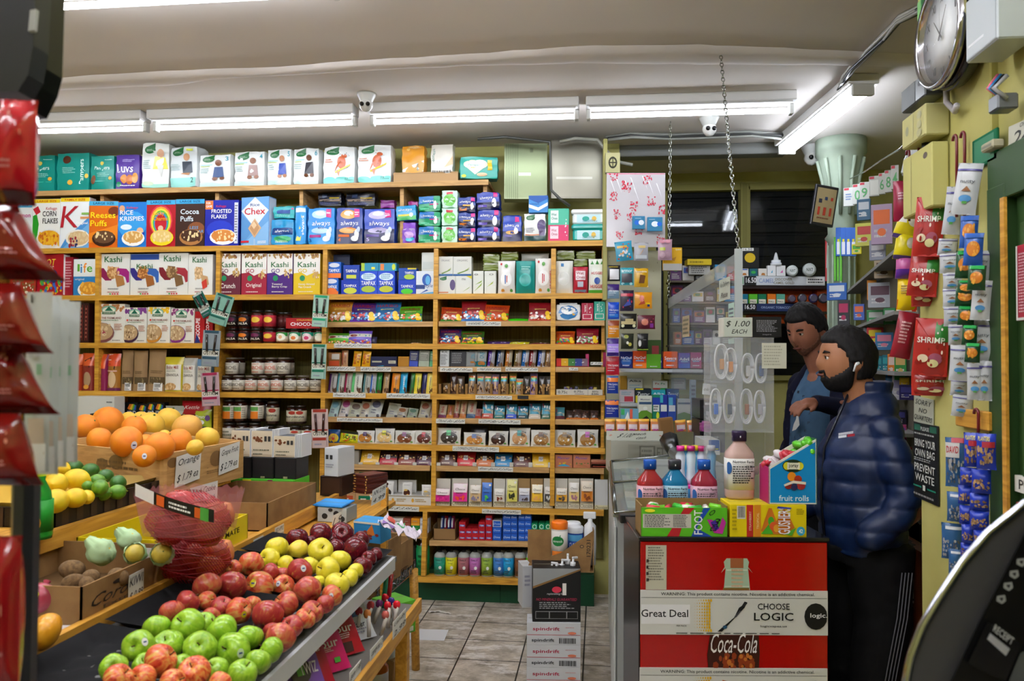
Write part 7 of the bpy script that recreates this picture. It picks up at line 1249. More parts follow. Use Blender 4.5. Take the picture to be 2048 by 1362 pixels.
for x0,x1,y0,y1,c,ops,ds in((1265,1290,432,458,'2878a0','E 1868d0 .35 .5 .2 .2;E e0e8f0 .7 .5 .22 .2;R 88b0c8 .2 .8 .7 .86','blue card with a round adapter, first'),(1295,1325,434,462,'2878a0','E e0e8f0 .5 .5 .24 .2;E 1868d0 .8 .5 .16 .16;R 88b0c8 .1 .8 .5 .86','blue card with a round adapter, second')):H('C',x0,x1,y0,y1,4.93,c,ops,'adapter_card',ds+' on the red starred panel','card pack','blue adapter cards',t=.02)
# rows of remedies on white shelves
for y,x1 in((738,1404),(806,1395)):
 a_=atD(1240,y,4.9);b_=atD(x1,y,4.9);M_=MB();L=b_.x-a_.x;M_.box(0,L,-.04,.12,-.02,0,('b0b4b8','d'),.003);o=M_.obj('white_shelf',None,(a_.x,a_.y,a_.z),(0,0,WR*.8));tag(o,'narrow white shelf of cold remedies' if y<750 else 'narrow white shelf of stomach remedies','shelf')
def rowb(lst,y1,d,nm,ph,cat='box',t=.05):
 for x0,x1,y0,c,ops,ds in lst:H('C',x0,x1,y0,y1-.5,d,c,ops,nm,ds+' '+ph,cat,None,t=t)
QU=lambda s_:'T f0f0f8 .5 .6 .84 .2 %s;R 88a8d8 .2 .4 .8 .48;L d8d8e8 1 .2 .1 .8 .24'%s_
rowb([(1240,1265,703,'101c70','E 2868c0 .5 .4 .4 .3;'+QU('NyQuil'),'navy cold remedy box'),(1266,1293,702,'d84c10','R e87818 0 0 1 .3;'+QU('DayQuil'),'orange cold remedy box'),(1294,1325,715,'281868',QU('ZzzQuil'),'violet sleep aid box'),(1327,1355,703,'d05018',QU('Severe'),'second orange cold remedy box'),(1357,1380,706,'4020a0',QU('Advil')+';R 2848c0 0 0 1 .3','purple and blue remedy box'),(1381,1403,705,'a02878',QU('cold'),'magenta remedy box'),(1276,1322,680,'2a4a10','R 58a018 .3 .0 1 .5;R 8a3030 .6 .5 .9 .8','dark green box standing behind the orange one')],737,4.88,'remedy_box','on the upper white shelf')
rowb([(1255,1285,757,'b8bab0','T 222 .5 .78 .8 .2 Alka;L 8ab 2 .1 .1 .9 .5','white effervescent box'),(1306,1335,762,'c8ccc4','T a03028 .3 .7 .3 .2 Px;T 187848 .7 .7 .3 .2 Px;R b03028 0 0 .5 .2;R 28984a .5 0 1 .2','white box with red and green feet'),(1345,1372,756,'88989c','R a8b0b8 .1 .1 .9 .9;L 667 2 .1 .5 .9 .8','dull grey remedy box'),(1241,1254,752,'a07818','','narrow mustard box')],780,5.0,'stomach_box','at the back of the lower shelf')
rowb([(1240,1269,780,'c0b8c0','R b03848 .3 .1 .9 .5;L 7ab 2 .1 .6 .9 .9','white and red remedy box'),(1271,1302,777,'14202c','I e8ecf0 .5 .6 .8 .3 Zantac;R d8d020 0 .9 .5 1;R c8c830 0 0 .2 .5','black and yellow stomach remedy box'),(1303,1331,780,'20a0b0','T e8f4f8 .5 .7 .8 .2 Alka;R 3060b8 0 0 1 .4','turquoise remedy box'),(1333,1358,778,'28487a','I e0e4f0 .5 .6 .8 .3 Zegerid','steel blue remedy box')],806,4.9,'stomach_box','on the lower white shelf')
rowb([(1242,1277,818,'68a0b8','P e8ece8 .2 .1 .4 .8 .5 .1;R d05840 .5 0 .66 1;R 38a860 .0 .5 .2 1','blue box with a red stripe'),(1277,1304,792,'c8ccc0','R 2a4868 .04 .66 .96 .76;P 588820 0 0 1 0 1 .3 .6 .42 .2 .4 0 .3;P 141c14 .1 .02 .9 .02 .6 .2;T 667 .5 .86 .7 .06 Mucinex;E d8e0d8 .5 .5 .16 .08','white box with a green hill'),(1305,1320,790,'10785a','R 1838a0 .0 .6 1 .9;E d8e030 .7 .2 .2 .14;R d8dcd8 .1 .36 .9 .62;L 444 2 .14 .4 .86 .6','green tube box with a price slip'),(1320,1335,790,'1a2c90','R 38a8b8 0 .7 .4 1;R d8dcd8 .1 .36 .9 .62','dark blue tube box with a price slip'),(1336,1352,790,'28489a','R 50a0c0 .1 .6 .6 .9;R c8ccd0 .1 .36 .9 .6','mid blue tube box'),(1355,1381,798,'b8bcb8','P 588020 0 0 1 0 1 .3 .5 .4 0 .3;R 5a6a80 .04 .76 .96 .84','second white box with a green hill'),(1382,1392,760,'8898a8','L 557 8 .1 .1 .9 .9','tall grey blue leaflet')],842,4.7,'lozenge_box','above the orange sachets')
# tobacco rack at the back
rk=root('tobacco_rack',(0,0,0));tag(rk,'back wall tobacco rack with orange backing and white price strips','rack');DT=5.6
def RB(x0,x1,y0,y1,d,c,nm,t=.1,ops='',k='c'):
 a_=atD(x0,y1,d);b_=atD(x1,y1,d);c_=atD(x0,y0,d);M_=MB();M_.box(0,(b_-a_).length,0,t,0,c_.z-a_.z,(c,k));paint(M_,plane_S((0,0,0),((b_-a_).length,0,0),(0,0,c_.z-a_.z),(0,-1,0)),ops)
 o=M_.obj(nm,rk,a_,(0,0,WR));return o
RB(1478,1650,576,604,DT+.16,'e06020','backing');RB(1500,1650,626,646,DT+.16,'e06020','backing');RB(1478,1655,570,577,DT,'2a1c1c','shelf',.2);RB(1478,1655,622,627,DT,'202018','shelf',.2);RB(1635,1655,577,700,DT+.05,'a03c1c','side_panel')
RB(1478,1650,552,570,DT-.01,'c8ccd0','price_strip',.01,'R 181818 .06 0 .2 1;T f0f0f0 .14 .55 .12 .6 16.50;R 28984a 0 .1 .05 .9;T 8a9ac0 .32 .5 .18 .5 CAMEL;T 7a7458 .52 .66 .2 .3 DISCOVER;T 7a7458 .52 .26 .24 .28 CAMEL GOLD;R e8e8e8 .78 .1 1 .9;L 333 2 .8 .2 .98 .8');RB(1478,1625,607,622,DT-.01,'20305a','price_strip',.01,'R 181818 .06 0 .24 1;T f0f0f0 .15 .55 .14 .6 16.50;T a0b0d0 .5 .5 .4 .3 ORGANIC TOBACCO;R d8dce0 .8 .2 1 .8')
CP=[(1479,1497,537,'d8d4cc','P b07030 .3 .1 .8 .1 .7 .4 .4 .4;R 3858a0 .1 .8 .9 .95','white pack with a tan animal, first'),(1499,1515,537,'1c5868','E 38a048 .5 .5 .3 .2','dark teal pack with a green figure'),(1517,1534,537,'d8d4cc','P b07030 .3 .1 .8 .1 .7 .4 .4 .4','white pack with a tan animal, second'),(1535,1552,531,'dcdcdc','P 50a8c8 .4 .3 .6 .3 .6 .6','plain white pack with a blue mark'),(1553,1571,531,'dcdcdc','P d058a0 .4 .3 .7 .3 .7 .6','plain white pack with a pink mark')]
for x0,x1,y0,c,ops,ds in CP:H('C',x0,x1,y0,552,DT+.02,c,ops,'cigarette_pack',ds+' on the upper strip','cigarette pack','packs in the tobacco rack',t=.03)
for x0,c in((1479,'187a94'),(1498,'58b828'),(1516,'0c6a48'),(1535,'d87018'),(1553,'58a088')):H('C',x0,x0+17,588,607,DT+.02,c,'R e0dcc8 .1 0 .9 .44;T 444 .5 .2 .7 .2 PALL','cigarette_pack',{'1':'blue teal','5':'green','0':'dark green','d':'orange'}[c[0]]+(' sage' if c=='58a088' else '')+' pack with a cream foot in the tobacco rack','cigarette pack','packs in the tobacco rack',t=.03)
def tin(w,h,col):
 m=MB();m.lathe([(w/2*.9,0),(w/2,.004),(w/2,.022),(w/2*.96,.026),(0,.026)],(col,'p'),18,M=Matrix.Translation((0,0,w/2))@Matrix.Rotation(PI/2,4,'X'));paint(m,lambda u,v,o:Vector(((u-.5)*w,-.0265-o,v*w)),'E d8dcdc .5 .5 .36 .36;T 184838 .5 .5 .5 .24 NXT' if col=='b8c0bc' else 'E 5a5464 .5 .5 .36 .36','p');return m
for x0,x1,y0,y1,c in((1572,1594,536,553,'b8c0bc'),(1604,1630,536,553,'b8c0bc'),(1574,1590,594,606,'4a2430'),(1594,1612,594,606,'3a3a40'),(1616,1634,593,606,'342a58'),(1635,1655,591,607,'30343a')):H('F',x0,x1,y0,y1,DT-.02,c,'','tobacco_tin',('white and green' if c=='b8c0bc' else 'dark')+' round tobacco tin on the %s strip'%('upper' if y0<560 else 'lower'),'tin','round tobacco tins',fn=tin)
H('C',1482,1518,495,536,DT+.05,'141414','E c8a818 .5 .5 .3 .24;R e8e8e4 .05 .84 .7 .98;T 222 .38 .91 .5 .1 16.50','black_display_box','black box with a yellow disc on top of the tobacco rack','box',t=.1)
m=MB();m.lathe([(.04,0),(.04,.02),(.034,.022),(.034,.04),(.02,.042),(.008,.09),(0,.1)],None,12,mats=[('d8dce0','g'),('2848a0','p'),('d8dce0','g'),('2848a0','p'),('c8ccd0','g'),('c8ccd0','g')]);o=m.obj('glass_ornament',None,atD(1552,532,DT+.05));tag(o,'white and blue stacked cone ornament on the tobacco rack','ornament')
# assorted small goods behind the guard
pal=['6a4a78','a83848','3858a8','b8a048','487858','c8c8c8','8a5030','583068','2878a8','b06038','303038','c09878']
cn_={'6a4a78':'mauve','a83848':'rose red','3858a8':'blue','b8a048':'mustard','487858':'sage green','c8c8c8':'pale grey','8a5030':'brown','583068':'purple','2878a8':'azure','b06038':'rust','303038':'black','c09878':'tan'}
k_=0
for ri,y in enumerate((562,604,646,690)):
 a_=atD(1338,y,5.35);M_=MB();M_.box(0,.44,-.03,.12,-.012,0,('6a6258','d'));tag(M_.obj('back_shelf',None,a_,(0,0,WR*.8)),'dim shelf of small goods behind the guard, %s'%('topmost','second down','third down','lowest')[ri],'shelf',None)
 x=1340+ri*3
 while x<1462:
  w=random.choice((15,19,24));hh=random.randint(20,34);c=pal[(k_*5+ri)%12];k_+=1
  H('C',x,x+w-1,y-hh,y-1,5.36,c,'R %s .1 .5 .9 .86;L d8d8d8 3 .15 .1 .85 .45;E %s .5 .68 .24 .14'%(pal[(k_*7)%12],pal[(k_*3+1)%12]),'small_box','%s small box on the %s dim shelf behind the guard, %s along'%(cn_[c],('topmost','second','third','lowest')[ri],ORD[int((x-1335)/15)]),'box','small goods behind the guard',t=.06);x+=w+1
H('C',1375,1423,518,530,5.3,'c0a818','L 8a7810 1 .1 .2 .9 .8','yellow_packet','flat yellow packet on the shelf pile behind the guard','packet',t=.1);H('C',1378,1420,530,549,5.32,'a8a8a4','L 444 4 .1 .1 .9 .9','paper_pile','pile of grey papers under the flat yellow packet','papers',t=.1)
# till area behind the display
for x0,x1,y0,y1,c,nm,lb,ct in((1400,1450,800,838,'141418','receipt_printer','black receipt printer behind the guard','printer'),(1400,1450,840,870,'1a1a20','cash_till','black till body under the receipt printer','till'),(1404,1450,868,905,'2a2034','card_machine','dark card machine under the purple sponge','card machine'),(1408,1440,880,910,'c8ccc8','blue_sticker_box','white box with a blue sticker on the counter','box')):
 H('C',x0,x1,y0,y1,3.9 if nm!='blue_sticker_box' else 3.6,c,'R 2858a0 .3 .3 .96 1;R c8c020 .6 .36 .9 .44' if nm=='blue_sticker_box' else 'R 3a3a44 .1 .6 .9 .7;R e0e0e0 .2 .74 .7 .86',nm,lb,ct,t=.2,k='p')
H('S',1403,1426,846,864,3.8,'8a3a78','','purple_sponge','purple sponge ball resting on the till','sponge',t=.05);H('C',1404,1432,768,790,3.85,'c8ccc8','I 222 .3 .5 .4 .3 ok;R 222 .55 .2 .9 .8','till_note','white slip with black marks above the till','note',t=.002,roll=.1)
H('C',1300,1450,930,1010,3.45,'8e9490','R 9ea49e .02 .05 .98 .95','counter_tray','grey counter ledge behind the drink bottles','ledge',t=.2)
# ================================================================ WINDOWS, COLUMN, CEILING THINGS
sl=ramp_mat('dark_roller_shutter',[(.3,'0c0e10'),(.7,'16191c')],(.3,1,10),3,2,.5,.4,.2)
fy=('9a955a','d')
for i,(x0,x1)in enumerate(((1334,1482),(1498,1700))):
 a_=atY(x0,372,6.42);b_=atY(x1,372,6.42);r_=root('window_%d'%(i+1),(0,0,0));r_['kind']='structure'
 M_=MB();M_.box(a_.x,b_.x,6.47,6.48,1.45,3.0,sl)
 for k in range(16):M_.box(a_.x,b_.x,6.45,6.472,1.5+k*.095,1.575+k*.095,sl,.006)
 M_.obj('shutter',r_)
 M_=MB();M_.box(a_.x,b_.x,6.43,6.434,1.5,3.0,glassy('window_glass%d'%i,'101418',.03,.25,1.0));M_.obj('pane',r_)
 M_=MB()
 for(p,q)in((a_.x-.03,a_.x),(b_.x,b_.x+.03)):M_.box(p,q,6.36,6.44,1.5,3.0,fy,.003)
 M_.box(a_.x-.03,b_.x+.03,6.36,6.44,2.97,3.03,fy,.003);M_.box(a_.x-.03,b_.x+.03,6.34,6.44,1.46,1.5,fy,.003);M_.obj('frame',r_)
tag(H('C',1482,1498,365,560,6.2,'9a955a','R 8a8650 .2 0 .8 1','window_mullion','','',t=.08,k='d'),'olive yellow wooden mullion between the two dark windows','mullion')
tag(H('C',1212,1322,500,842,5.06,'a8a68c','D 6a6850 60 .02 .02 .98 .98 .004','pegboard','','',t=.01,k='d'),'pale pegboard behind the hanging packs beside the shelves','pegboard')
# poster panel with red stars
star=''.join('D c83048 22 %g %g %g %g .012;'%(u-.07,v-.06,u+.07,v+.06)for u,v in((.12,.95),(.36,.8),(.7,.9),(.12,.68),(.3,.84),(.18,.44),(.46,.55),(.76,.62),(.24,.16),(.54,.22),(.92,.1),(.95,.5),(.42,.4)))
H('C',1213,1330,345,494,5.0,'c0bcc0','R d88898 0 .98 1 1;'+star+''.join('P f4f4f8 %g %g %g %g %g %g;'%(u,v,u+.02,v-.01,u+.1,v-.2)for u,v in((.06,.9),(.16,.92),(.3,.9),(.4,.94),(.46,.8),(.6,.96),(.7,.9),(.84,.86))),'star_panel','pale panel printed with red starbursts under clear film','panel',t=.012,k='g')
H('C',1206,1214,275,600,5.05,'a8a468','','post_strip','narrow olive painted post at the shelving end','post',t=.06,k='d')
H('C',1211,1240,305,345,5.02,'b0ac80','E 3a3a30 .5 .5 .3 .3;E a8a478 .5 .5 .2 .2;R 3a3a30 .2 .47 .8 .53;R 3a3a30 .47 .2 .53 .8','round_vent_box','cream junction box with a crossed round vent above the star panel','junction box',t=.04,k='d')
# electrical cabinets over the wall shelving
for x0,x1,y0,y1,c,ops,lb in((1008,1094,286,398,'7c8468','R 6a7258 .02 .02 .98 .98;L 4a5040 1 .6 .8 .68 .95;R a8b098 .34 .42 .62 .47;'+''.join('R 4a5240 %g 0 %g 1;'%(.04+i*.045,.05+i*.045)for i in range(7)),'olive grey ribbed cabinet above the wipes tubs'),(1102,1205,279,397,'6e6c62','R 767468 .03 .03 .97 .97;R c0c0b8 .1 .36 .8 .365;R 8a8a80 .1 .33 .8 .37','plain grey metal cabinet nearest the star panel')):
 H('C',x0,x1,y0,y1,5.22,c,ops,'wall_cabinet',lb,'cabinet','cabinets above the shelving',t=.12,k='m',zb=None)
mb=MB();wire=[(955,278),(1010,274),(1100,284),(1102,380),(1120,398),(1140,412)];mb.tube([atD(x,y,5.05)for x,y in wire],.01,('3a3c38','p'),6);mb.tube([atD(x,y,5.1)for x,y in((1120,284),(1150,277),(1195,280),(1215,305),(1240,325),(1265,330))],.012,('8a8a80','p'),6);tag(mb.obj('wall_cable'),'dark cable looping round the grey metal cabinet','cable')
# stone column
colm=ramp_mat('sage_column_paint',[(.3,'8a9a88'),(.7,'a4b2a0')],(1,1,1),5,4,.6,.3,.4,bscale=9)
P=atZ(1682,300,ZCEIL);P=Vector((atD(1682,400,5.35).x,atD(1682,400,5.35).y,0));mb=MB();rc=.085
mb.lathe([(.13,0),(.13,.1),(rc,.16),(rc,2.42),(rc+.02,2.45),(rc,2.48),(rc+.01,2.7),(.12,2.86),(.15,3.0),(.165,3.02),(.165,ZCEIL)],colm,20)
for k in range(10):
 a_=2*PI*k/10;mb.tube([(rc*1.02*math.cos(a_),rc*1.02*math.sin(a_),.2),(rc*1.02*math.cos(a_),rc*1.02*math.sin(a_),2.4)],.008,colm,5);mb.tube([((rc+.01)*math.cos(a_),(rc+.01)*math.sin(a_),2.6),(.122*math.cos(a_),.122*math.sin(a_),2.84),(.155*math.cos(a_),.155*math.sin(a_),2.98)],.012,colm,5)
o=mb.obj('stone_column',None,P);o['kind']='structure'
m=MB();m.box(-.085,.085,-.01,.01,-.13,.13,('16161e','p'),.004);paint(m,plane_S((-.085,-.0105,-.13),(.17,0,0),(0,0,.26),(0,-1,0)),'R 8a7a58 .08 .07 .92 .93;R 2a2a38 .2 .56 .34 .66;R a03828 .2 .26 .3 .46;R a03828 .44 .26 .56 .46;R a03828 .7 .26 .8 .46;R 2a3a58 .44 .64 .56 .72;R a03828 .7 .64 .8 .72;L 6a3a2a 1 .2 .16 .8 .22');p=atD(1648,412,5.1);tag(m.obj('framed_certificate',None,p,(.12,.1,YAW+.25)),'black framed picture of small figures tilted on the column','picture')
# dome cameras
def dome(px,py,d,lab):
 P=atZ(px,py,ZCEIL);P=CO+ray(px,py)*min(((ZCEIL-ZC)/ray(px,py).z),9);r_=root('dome_camera',(P.x,P.y,ZCEIL),(0,0,YAW));tag(r_,lab,'camera','dome cameras');s=d
 M_=MB();M_.lathe([(0,-.062*s),(.03*s,-.06*s),(.04*s,-.04*s),(.055*s,-.01*s),(.06*s,0)],('cfd0cc','p'),18);M_.obj('base',r_)
 M_=MB();M_.lathe([(0,-.042*s),(.022*s,-.036*s),(.038*s,-.016*s),(.042*s,.0),(.038*s,.016*s),(0,.04*s)],('dcdcd8','p'),16,M=Matrix.Translation((0,-.01,-.07*s)));bl=M_.obj('ball',r_)
 M_=MB()
 for sx in(-.018,.018):M_.lathe([(0,0),(.013*s,.002),(.013*s,.006),(0,.012)],('101014','g'),12,M=Matrix.Translation((sx*s,-.047*s,-.075*s))@Matrix.Rotation(PI/2+.2,4,'X'))
 M_.obj('lens',bl)
dome(733,188,.95,'white dome camera between two ceiling lights, above the diapers');dome(1418,236,1.05,'white dome camera near the sneeze guard chain');dome(1622,292,1.25,'white dome camera beside the column capital')
# cable bundles and duct on the ceiling
def run(pts,n,r,cols,lab,z=ZCEIL-.012,seed=0):
 r_=root('cable_bundle',(0,0,0));tag(r_,lab,'cables')
 for k in range(n):
  P_=[]
  for i,(x,y)in enumerate(pts):q=atZ(x,y,ZCEIL);q=q+Vector((.03*noise.noise(Vector((i*.9,k*3.1,seed))),.03*noise.noise(Vector((i*.7,k*5.3,seed+4))),0));q.z=z-.012*(k%3)-.006*abs(noise.noise(Vector((i,k,0))));P_.append(q)
  M_=MB();M_.tube(P_,r,(cols[k%len(cols)],'p'),6);M_.obj('cable',r_)
run([(1848,2),(1800,28),(1770,62),(1740,92),(1712,122),(1690,150),(1668,182),(1645,208),(1634,236),(1615,250)],6,.009,('b0b0ac','26282c','9a9a96','bcbcb8'),'bundle of grey and black cables sagging along the ceiling to the pillar')
run([(1215,268),(1260,262),(1340,264),(1420,262),(1500,258),(1560,262),(1620,262)],5,.01,('8a8c88','3a3c3c','a0a29c'),'bundle of cables running above the windows',z=ZCEIL-.02,seed=3)
mb=MB();a_=atZ(1222,285,ZCEIL);mb.box(a_.x,a_.x+1.2,a_.y+.08,a_.y+.2,ZCEIL-.08,ZCEIL-.002,('8a8c8a','d'),.004);tag(mb.obj('ceiling_duct'),'grey boxed duct under the ceiling before the windows','duct')
# ================================================================ RIGHT-HAND SIDE
XPF=XP-.002
def onP(px,py):return atX(px,py,XPF)
def plate(x0,x1,y0,y1,c,ops,nm,lb,cat,th=.012,k='d',par=None,slant=0,kind=None,grp=None):
 """thing fixed on the aisle face of the pillar wall: x is far..near"""
 a_=onP(x0,(y0+y1)/2);b_=onP(x1,(y0+y1)/2);Yf,Yn=a_.y,b_.y;ym=(Yf+Yn)/2;zt_=atX((x0+x1)/2,y0,XPF).z;zb_=atX((x0+x1)/2,y1,XPF).z
 M_=MB();L=Yf-Yn;h=zt_-zb_;M_.box(-th,0,-L/2,L/2,0,h,(c,k),min(.004,th*.3));paint(M_,plane_S((-th,L/2,0),(0,-L,0),(0,0,h),(-1,0,0)),ops,'c')
 o=M_.obj(nm,par,(XPF,ym,zb_),(slant,0,0))
 if lb:tag(o,lb,cat,grp)
 return o
 # clock
P=atX(1938,66,XPF);ck=root('wall_clock',(XPF,P.y,P.z));tag(ck,'large round wall clock with black case and chrome rim on the pillar','clock');RX=Matrix.Rotation(-PI/2,4,'Y')
R_=.155;M_=MB();M_.lathe([(R_*.8,0),(R_*.95,.015),(R_,.04),(R_*.96,.06),(R_*.9,.062)],('0e0a0c','g'),40,M=RX);M_.obj('case',ck)
M_=MB();M_.lathe([(R_*.97,.068),(R_*.985,.08),(R_*.93,.092),(R_*.86,.086),(R_*.85,.07)],('b8b8c0','s'),40,M=RX);M_.obj('rim',ck)
M_=MB();M_.lathe([(R_*.86,.07),(0,.0705)],('e4e8ea','c'),32,M=RX);S_=lambda u,v,o:Vector((-.071-o,(.5-u)*2*R_*.84,(v-.5)*2*R_*.84));rn='XII I II III IV V VI VII VIII IX X XI'.split();ops=''
for i in range(12):a_=PI/2-i*PI/6;ops+='T 18181c %.3f %.3f .08 .09 %s;'%(.5+.4*math.cos(a_),.5+.4*math.sin(a_),rn[i])
for i in range(60):a_=i*PI/30;ops+='E 444 %.3f %.3f .004 .004;'%(.5+.475*math.cos(a_),.5+.475*math.sin(a_))
paint(M_,S_,ops,step=.00001);dial=M_.obj('dial',ck)
for nm,a_,L,w in(('hour_hand',math.radians(58),.6,.012),('minute_hand',math.radians(128),.48,.009),('second_hand',math.radians(92),.8,.003)):
 M_=MB();c_,s_=math.cos(a_),math.sin(a_);q=R_*.84
 M_.add([(-.078,-(c_*t-s_*o_)*q,(s_*t+c_*o_)*q)for t,o_ in((-.14,-w*3),(L,-w),(L,w),(-.14,w*3))],[(0,1,2,3)],('101014','c'));M_.obj(nm,dial)
M_=MB();M_.lathe([(R_*.86,.084),(0,.086)],glassy('clock_glass','ffffff',.04,.08,.6),32,M=RX);M_.obj('glass',ck)
# boxes, conduit on the pillar
plate(1842,1892,162,208,'4c5052','E 3a3c3e .8 .7 .08 .14;R 5a5e60 .02 .04 .6 .96','grey_junction_box','dark grey junction box under the clock','junction box',.06,'p');plate(1850,1900,222,284,'bcb880','E 8a8a60 .24 .5 .07 .16;R a8a470 .5 0 .52 1;E a09c68 .78 .75 .1 .12;E a09c68 .78 .45 .1 .12;E a09c68 .78 .18 .1 .12','yellow_switch_box','cream yellow painted switch box below the grey junction box','switch box',.07)
plate(1838,1899,300,425,'c0bc78','E 5a4a3a .8 .84 .07 .05;R a8a468 .3 0 .32 1','yellow_trunking','cream yellow trunking with a round knockout above the hanging bags','trunking',.05)
plate(1842,1866,-8,168,'58a060','P 88c880 0 0 .2 0 .3 1 0 1;D 2a6a38 9 .4 0 1 1 .1','green_painted_strip','bright green painted strip at the pillar corner','strip',.01)
mb=MB();mb.tube([onP(1898,155)+Vector((-.01,0,0)),onP(1904,185)+Vector((-.015,0,0)),onP(1908,205)+Vector((-.02,0,0)),onP(1925,222)+Vector((-.02,0,0)),onP(1936,210)+Vector((-.03,0,0))],.009,('b8b4b8','p'),7);tag(mb.obj('cut_cable'),'cut white cable curling below the clock','cable')
mb=MB();mb.tube([onP(1890,206)+Vector((-.03,0,0)),onP(1888,224)+Vector((-.03,0,0))],.012,('b0b0b4','s'),8);mb.tube([onP(1872,283)+Vector((-.03,0,0)),onP(1872,304)+Vector((-.03,0,0))],.012,('4a4c4c','m'),8);tag(mb.obj('conduit'),'short metal conduit between the boxes on the pillar','conduit')
plate(2005,2075,-30,100,'a0a8ac','R b8c0c4 .04 .04 .96 .96;R e0e4e8 .1 .2 .6 .24','grey_wall_unit','pale grey wall unit beside the clock at the corner','wall unit',.09,'p')
mb=MB()
for i,c in enumerate(('d06078','2878b0','18181c','8a8c90')):mb.tube([onP(2022+i*6,150)+Vector((-.03,0,0)),onP(2028+i*4,175)+Vector((-.06,0,0)),onP(2034+i*2,196)+Vector((-.03,0,0))],.006,(c,'p'),6)
mb.box(XPF-.05,XPF,onP(2030,205).y-.02,onP(2030,205).y+.03,onP(2030,205).z-.02,onP(2030,205).z+.02,('505458','p'),.004);tag(mb.obj('wire_tangle'),'tangle of pink and blue wires over a grey box by the clock','wires')
plate(2018,2090,238,290,'b8b8a8','I 181818 .4 .4 .5 .6 24;I 222 .5 .86 .3 .16 OPEN','number_card','cream card with the number 24 over the door','card',.003,'c',slant=.06)
plate(1985,2010,283,300,'a8a48c','R 7a7a6a .1 .3 .9 .6','door_sensor','small cream sensor box on the green door head','sensor',.03);plate(1950,2000,268,330,'1c6a4a','R 2a7a58 .1 .1 .9 .9','green_patch','brighter green painted board on the door head','board',.008)
plate(2036,2080,486,640,'9a1c34','R c8c8c4 0 0 1 .04;R c8c8c4 0 0 .08 1;L d0a0a8 20 .14 .1 .95 .9','red_notice','red and white notice on the green door','notice',.004,'c')
# signs on the far pillar edge
plate(1829,1868,795,848,'a8ac9c','I 16181c .5 .8 .8 .2 SORRY;I 16181c .5 .5 .4 .18 NO;I 16181c .5 .2 .9 .22 QUARTERS','handwritten_sign','white handwritten sign about quarters above the black bag sign','sign',.003,'c',slant=.05)
plate(1830,1879,848,1003,'101214','R 20604c .04 .9 .3 .98;R 20604c .7 .9 .96 .98;T c8ccc8 .5 .93 .34 .05 PLEASE;L a0a4a0 1 .06 .84 .94 .88;T c8ccc8 .5 .74 .84 .1 BRING YOUR;T c8ccc8 .5 .61 .8 .1 OWN BAG;L a0a4a0 2 .06 .5 .94 .55;T c8ccc8 .5 .42 .84 .1 PREVENT;T c8ccc8 .5 .29 .78 .1 WASTE;R 20806a .04 .16 .38 .18;R 20806a .62 .16 .96 .18;T c8ccc8 .5 .17 .1 .07 1;L 888 1 .06 .04 .94 .09','bag_sign','black sign reading bring your own bag on the yellow pillar','sign',.004,'c')
# wooden counter end panel with sticker
o=RB_=MB();RB_.box(1.14,1.2,2.7,4.4,0,.93,ramp_mat('dark_varnished_board',[(.3,'3e1c0a'),(.7,'5e2c10')],(6,6,.6),3,4,.35,.4,.05));RB_.box(1.1,1.16,2.68,2.71,0,.95,WOODY);tag(RB_.obj('wooden_counter_end'),'dark brown wooden counter side behind the man in the puffer jacket','counter')
H('C',1806,1829,1116,1205,2.86,'b0b0ac','E 2a2c10 .5 .88 .4 .08;T a83858 .5 .74 .7 .07 DIPLO;P 8a6a40 .3 .2 .7 .2 .6 .6 .4 .6;R 202020 0 .06 1 .1','thin_poster','narrow white poster with a dark oval on the wooden panel','poster',t=.002,rz=-.6)
# hooks, hanging bags on the pillar face (front faces the aisle)
def bagP(x0,x1,y0,y1,c,ops,nm,lb,cat,grp,off=.03,t=.04,roll=0,kd='P'):
 Xo=XPF-off;xm=(x0+x1)/2;b_=atX(xm,y1,Xo);t_=atX(xm,y0,Xo);d=(b_-CO).dot(CR@Vector((0,0,-1)))
 w=(x1-x0)/FPX*d*1.25;h=max(.03,t_.z-b_.z);m=pouch(w,h,t,c,ops,'p',nu=7,nv=10)if kd=='P' else carton(w,t,h,c,ops)
 o=m.obj(nm,None,b_,(0,roll,YAW-.62));tag(o,lb,cat,grp);return o
RB2='R 2a7a30 .6 .6 1 .96;P b02420 0 0 1 0 1 .6 .4 .7 0 1;T e8ece0 .5 .62 .8 .1 SHRIMP;E d8c8a8 .3 .3 .16 .07;E 9a5068 .66 .3 .2 .1;E d8d098 .6 .22 .16 .07;D 8a1c18 8 .1 .1 .9 .56 .05;D f0e0d8 4 .2 .4 .9 .9 .03'
for i,q in enumerate(((1828,1872,392,512,.05,.1),(1818,1862,510,592,.05,.12),(1828,1868,560,612,.02,0),(1830,1882,636,752,.06,.08),(1868,1890,668,760,.02,0),(1832,1892,744,792,.03,0))):
 bagP(*q[:4],'a02420',RB2,'snack_bag','glossy red shrimp snack bag on the pillar, %s from the top'%ORD[i],'snack bag','red snack bags on the pillar',off=q[4],roll=q[5])
SV='R 4a4488 0 .84 1 .88;T 50545c .5 .62 .6 .08 nutty;E 4a8ac0 .5 .3 .26 .07;R 58a050 .4 .2 .6 .25;P 8a5a38 .3 .44 .7 .44 .5 .54'
n_=0
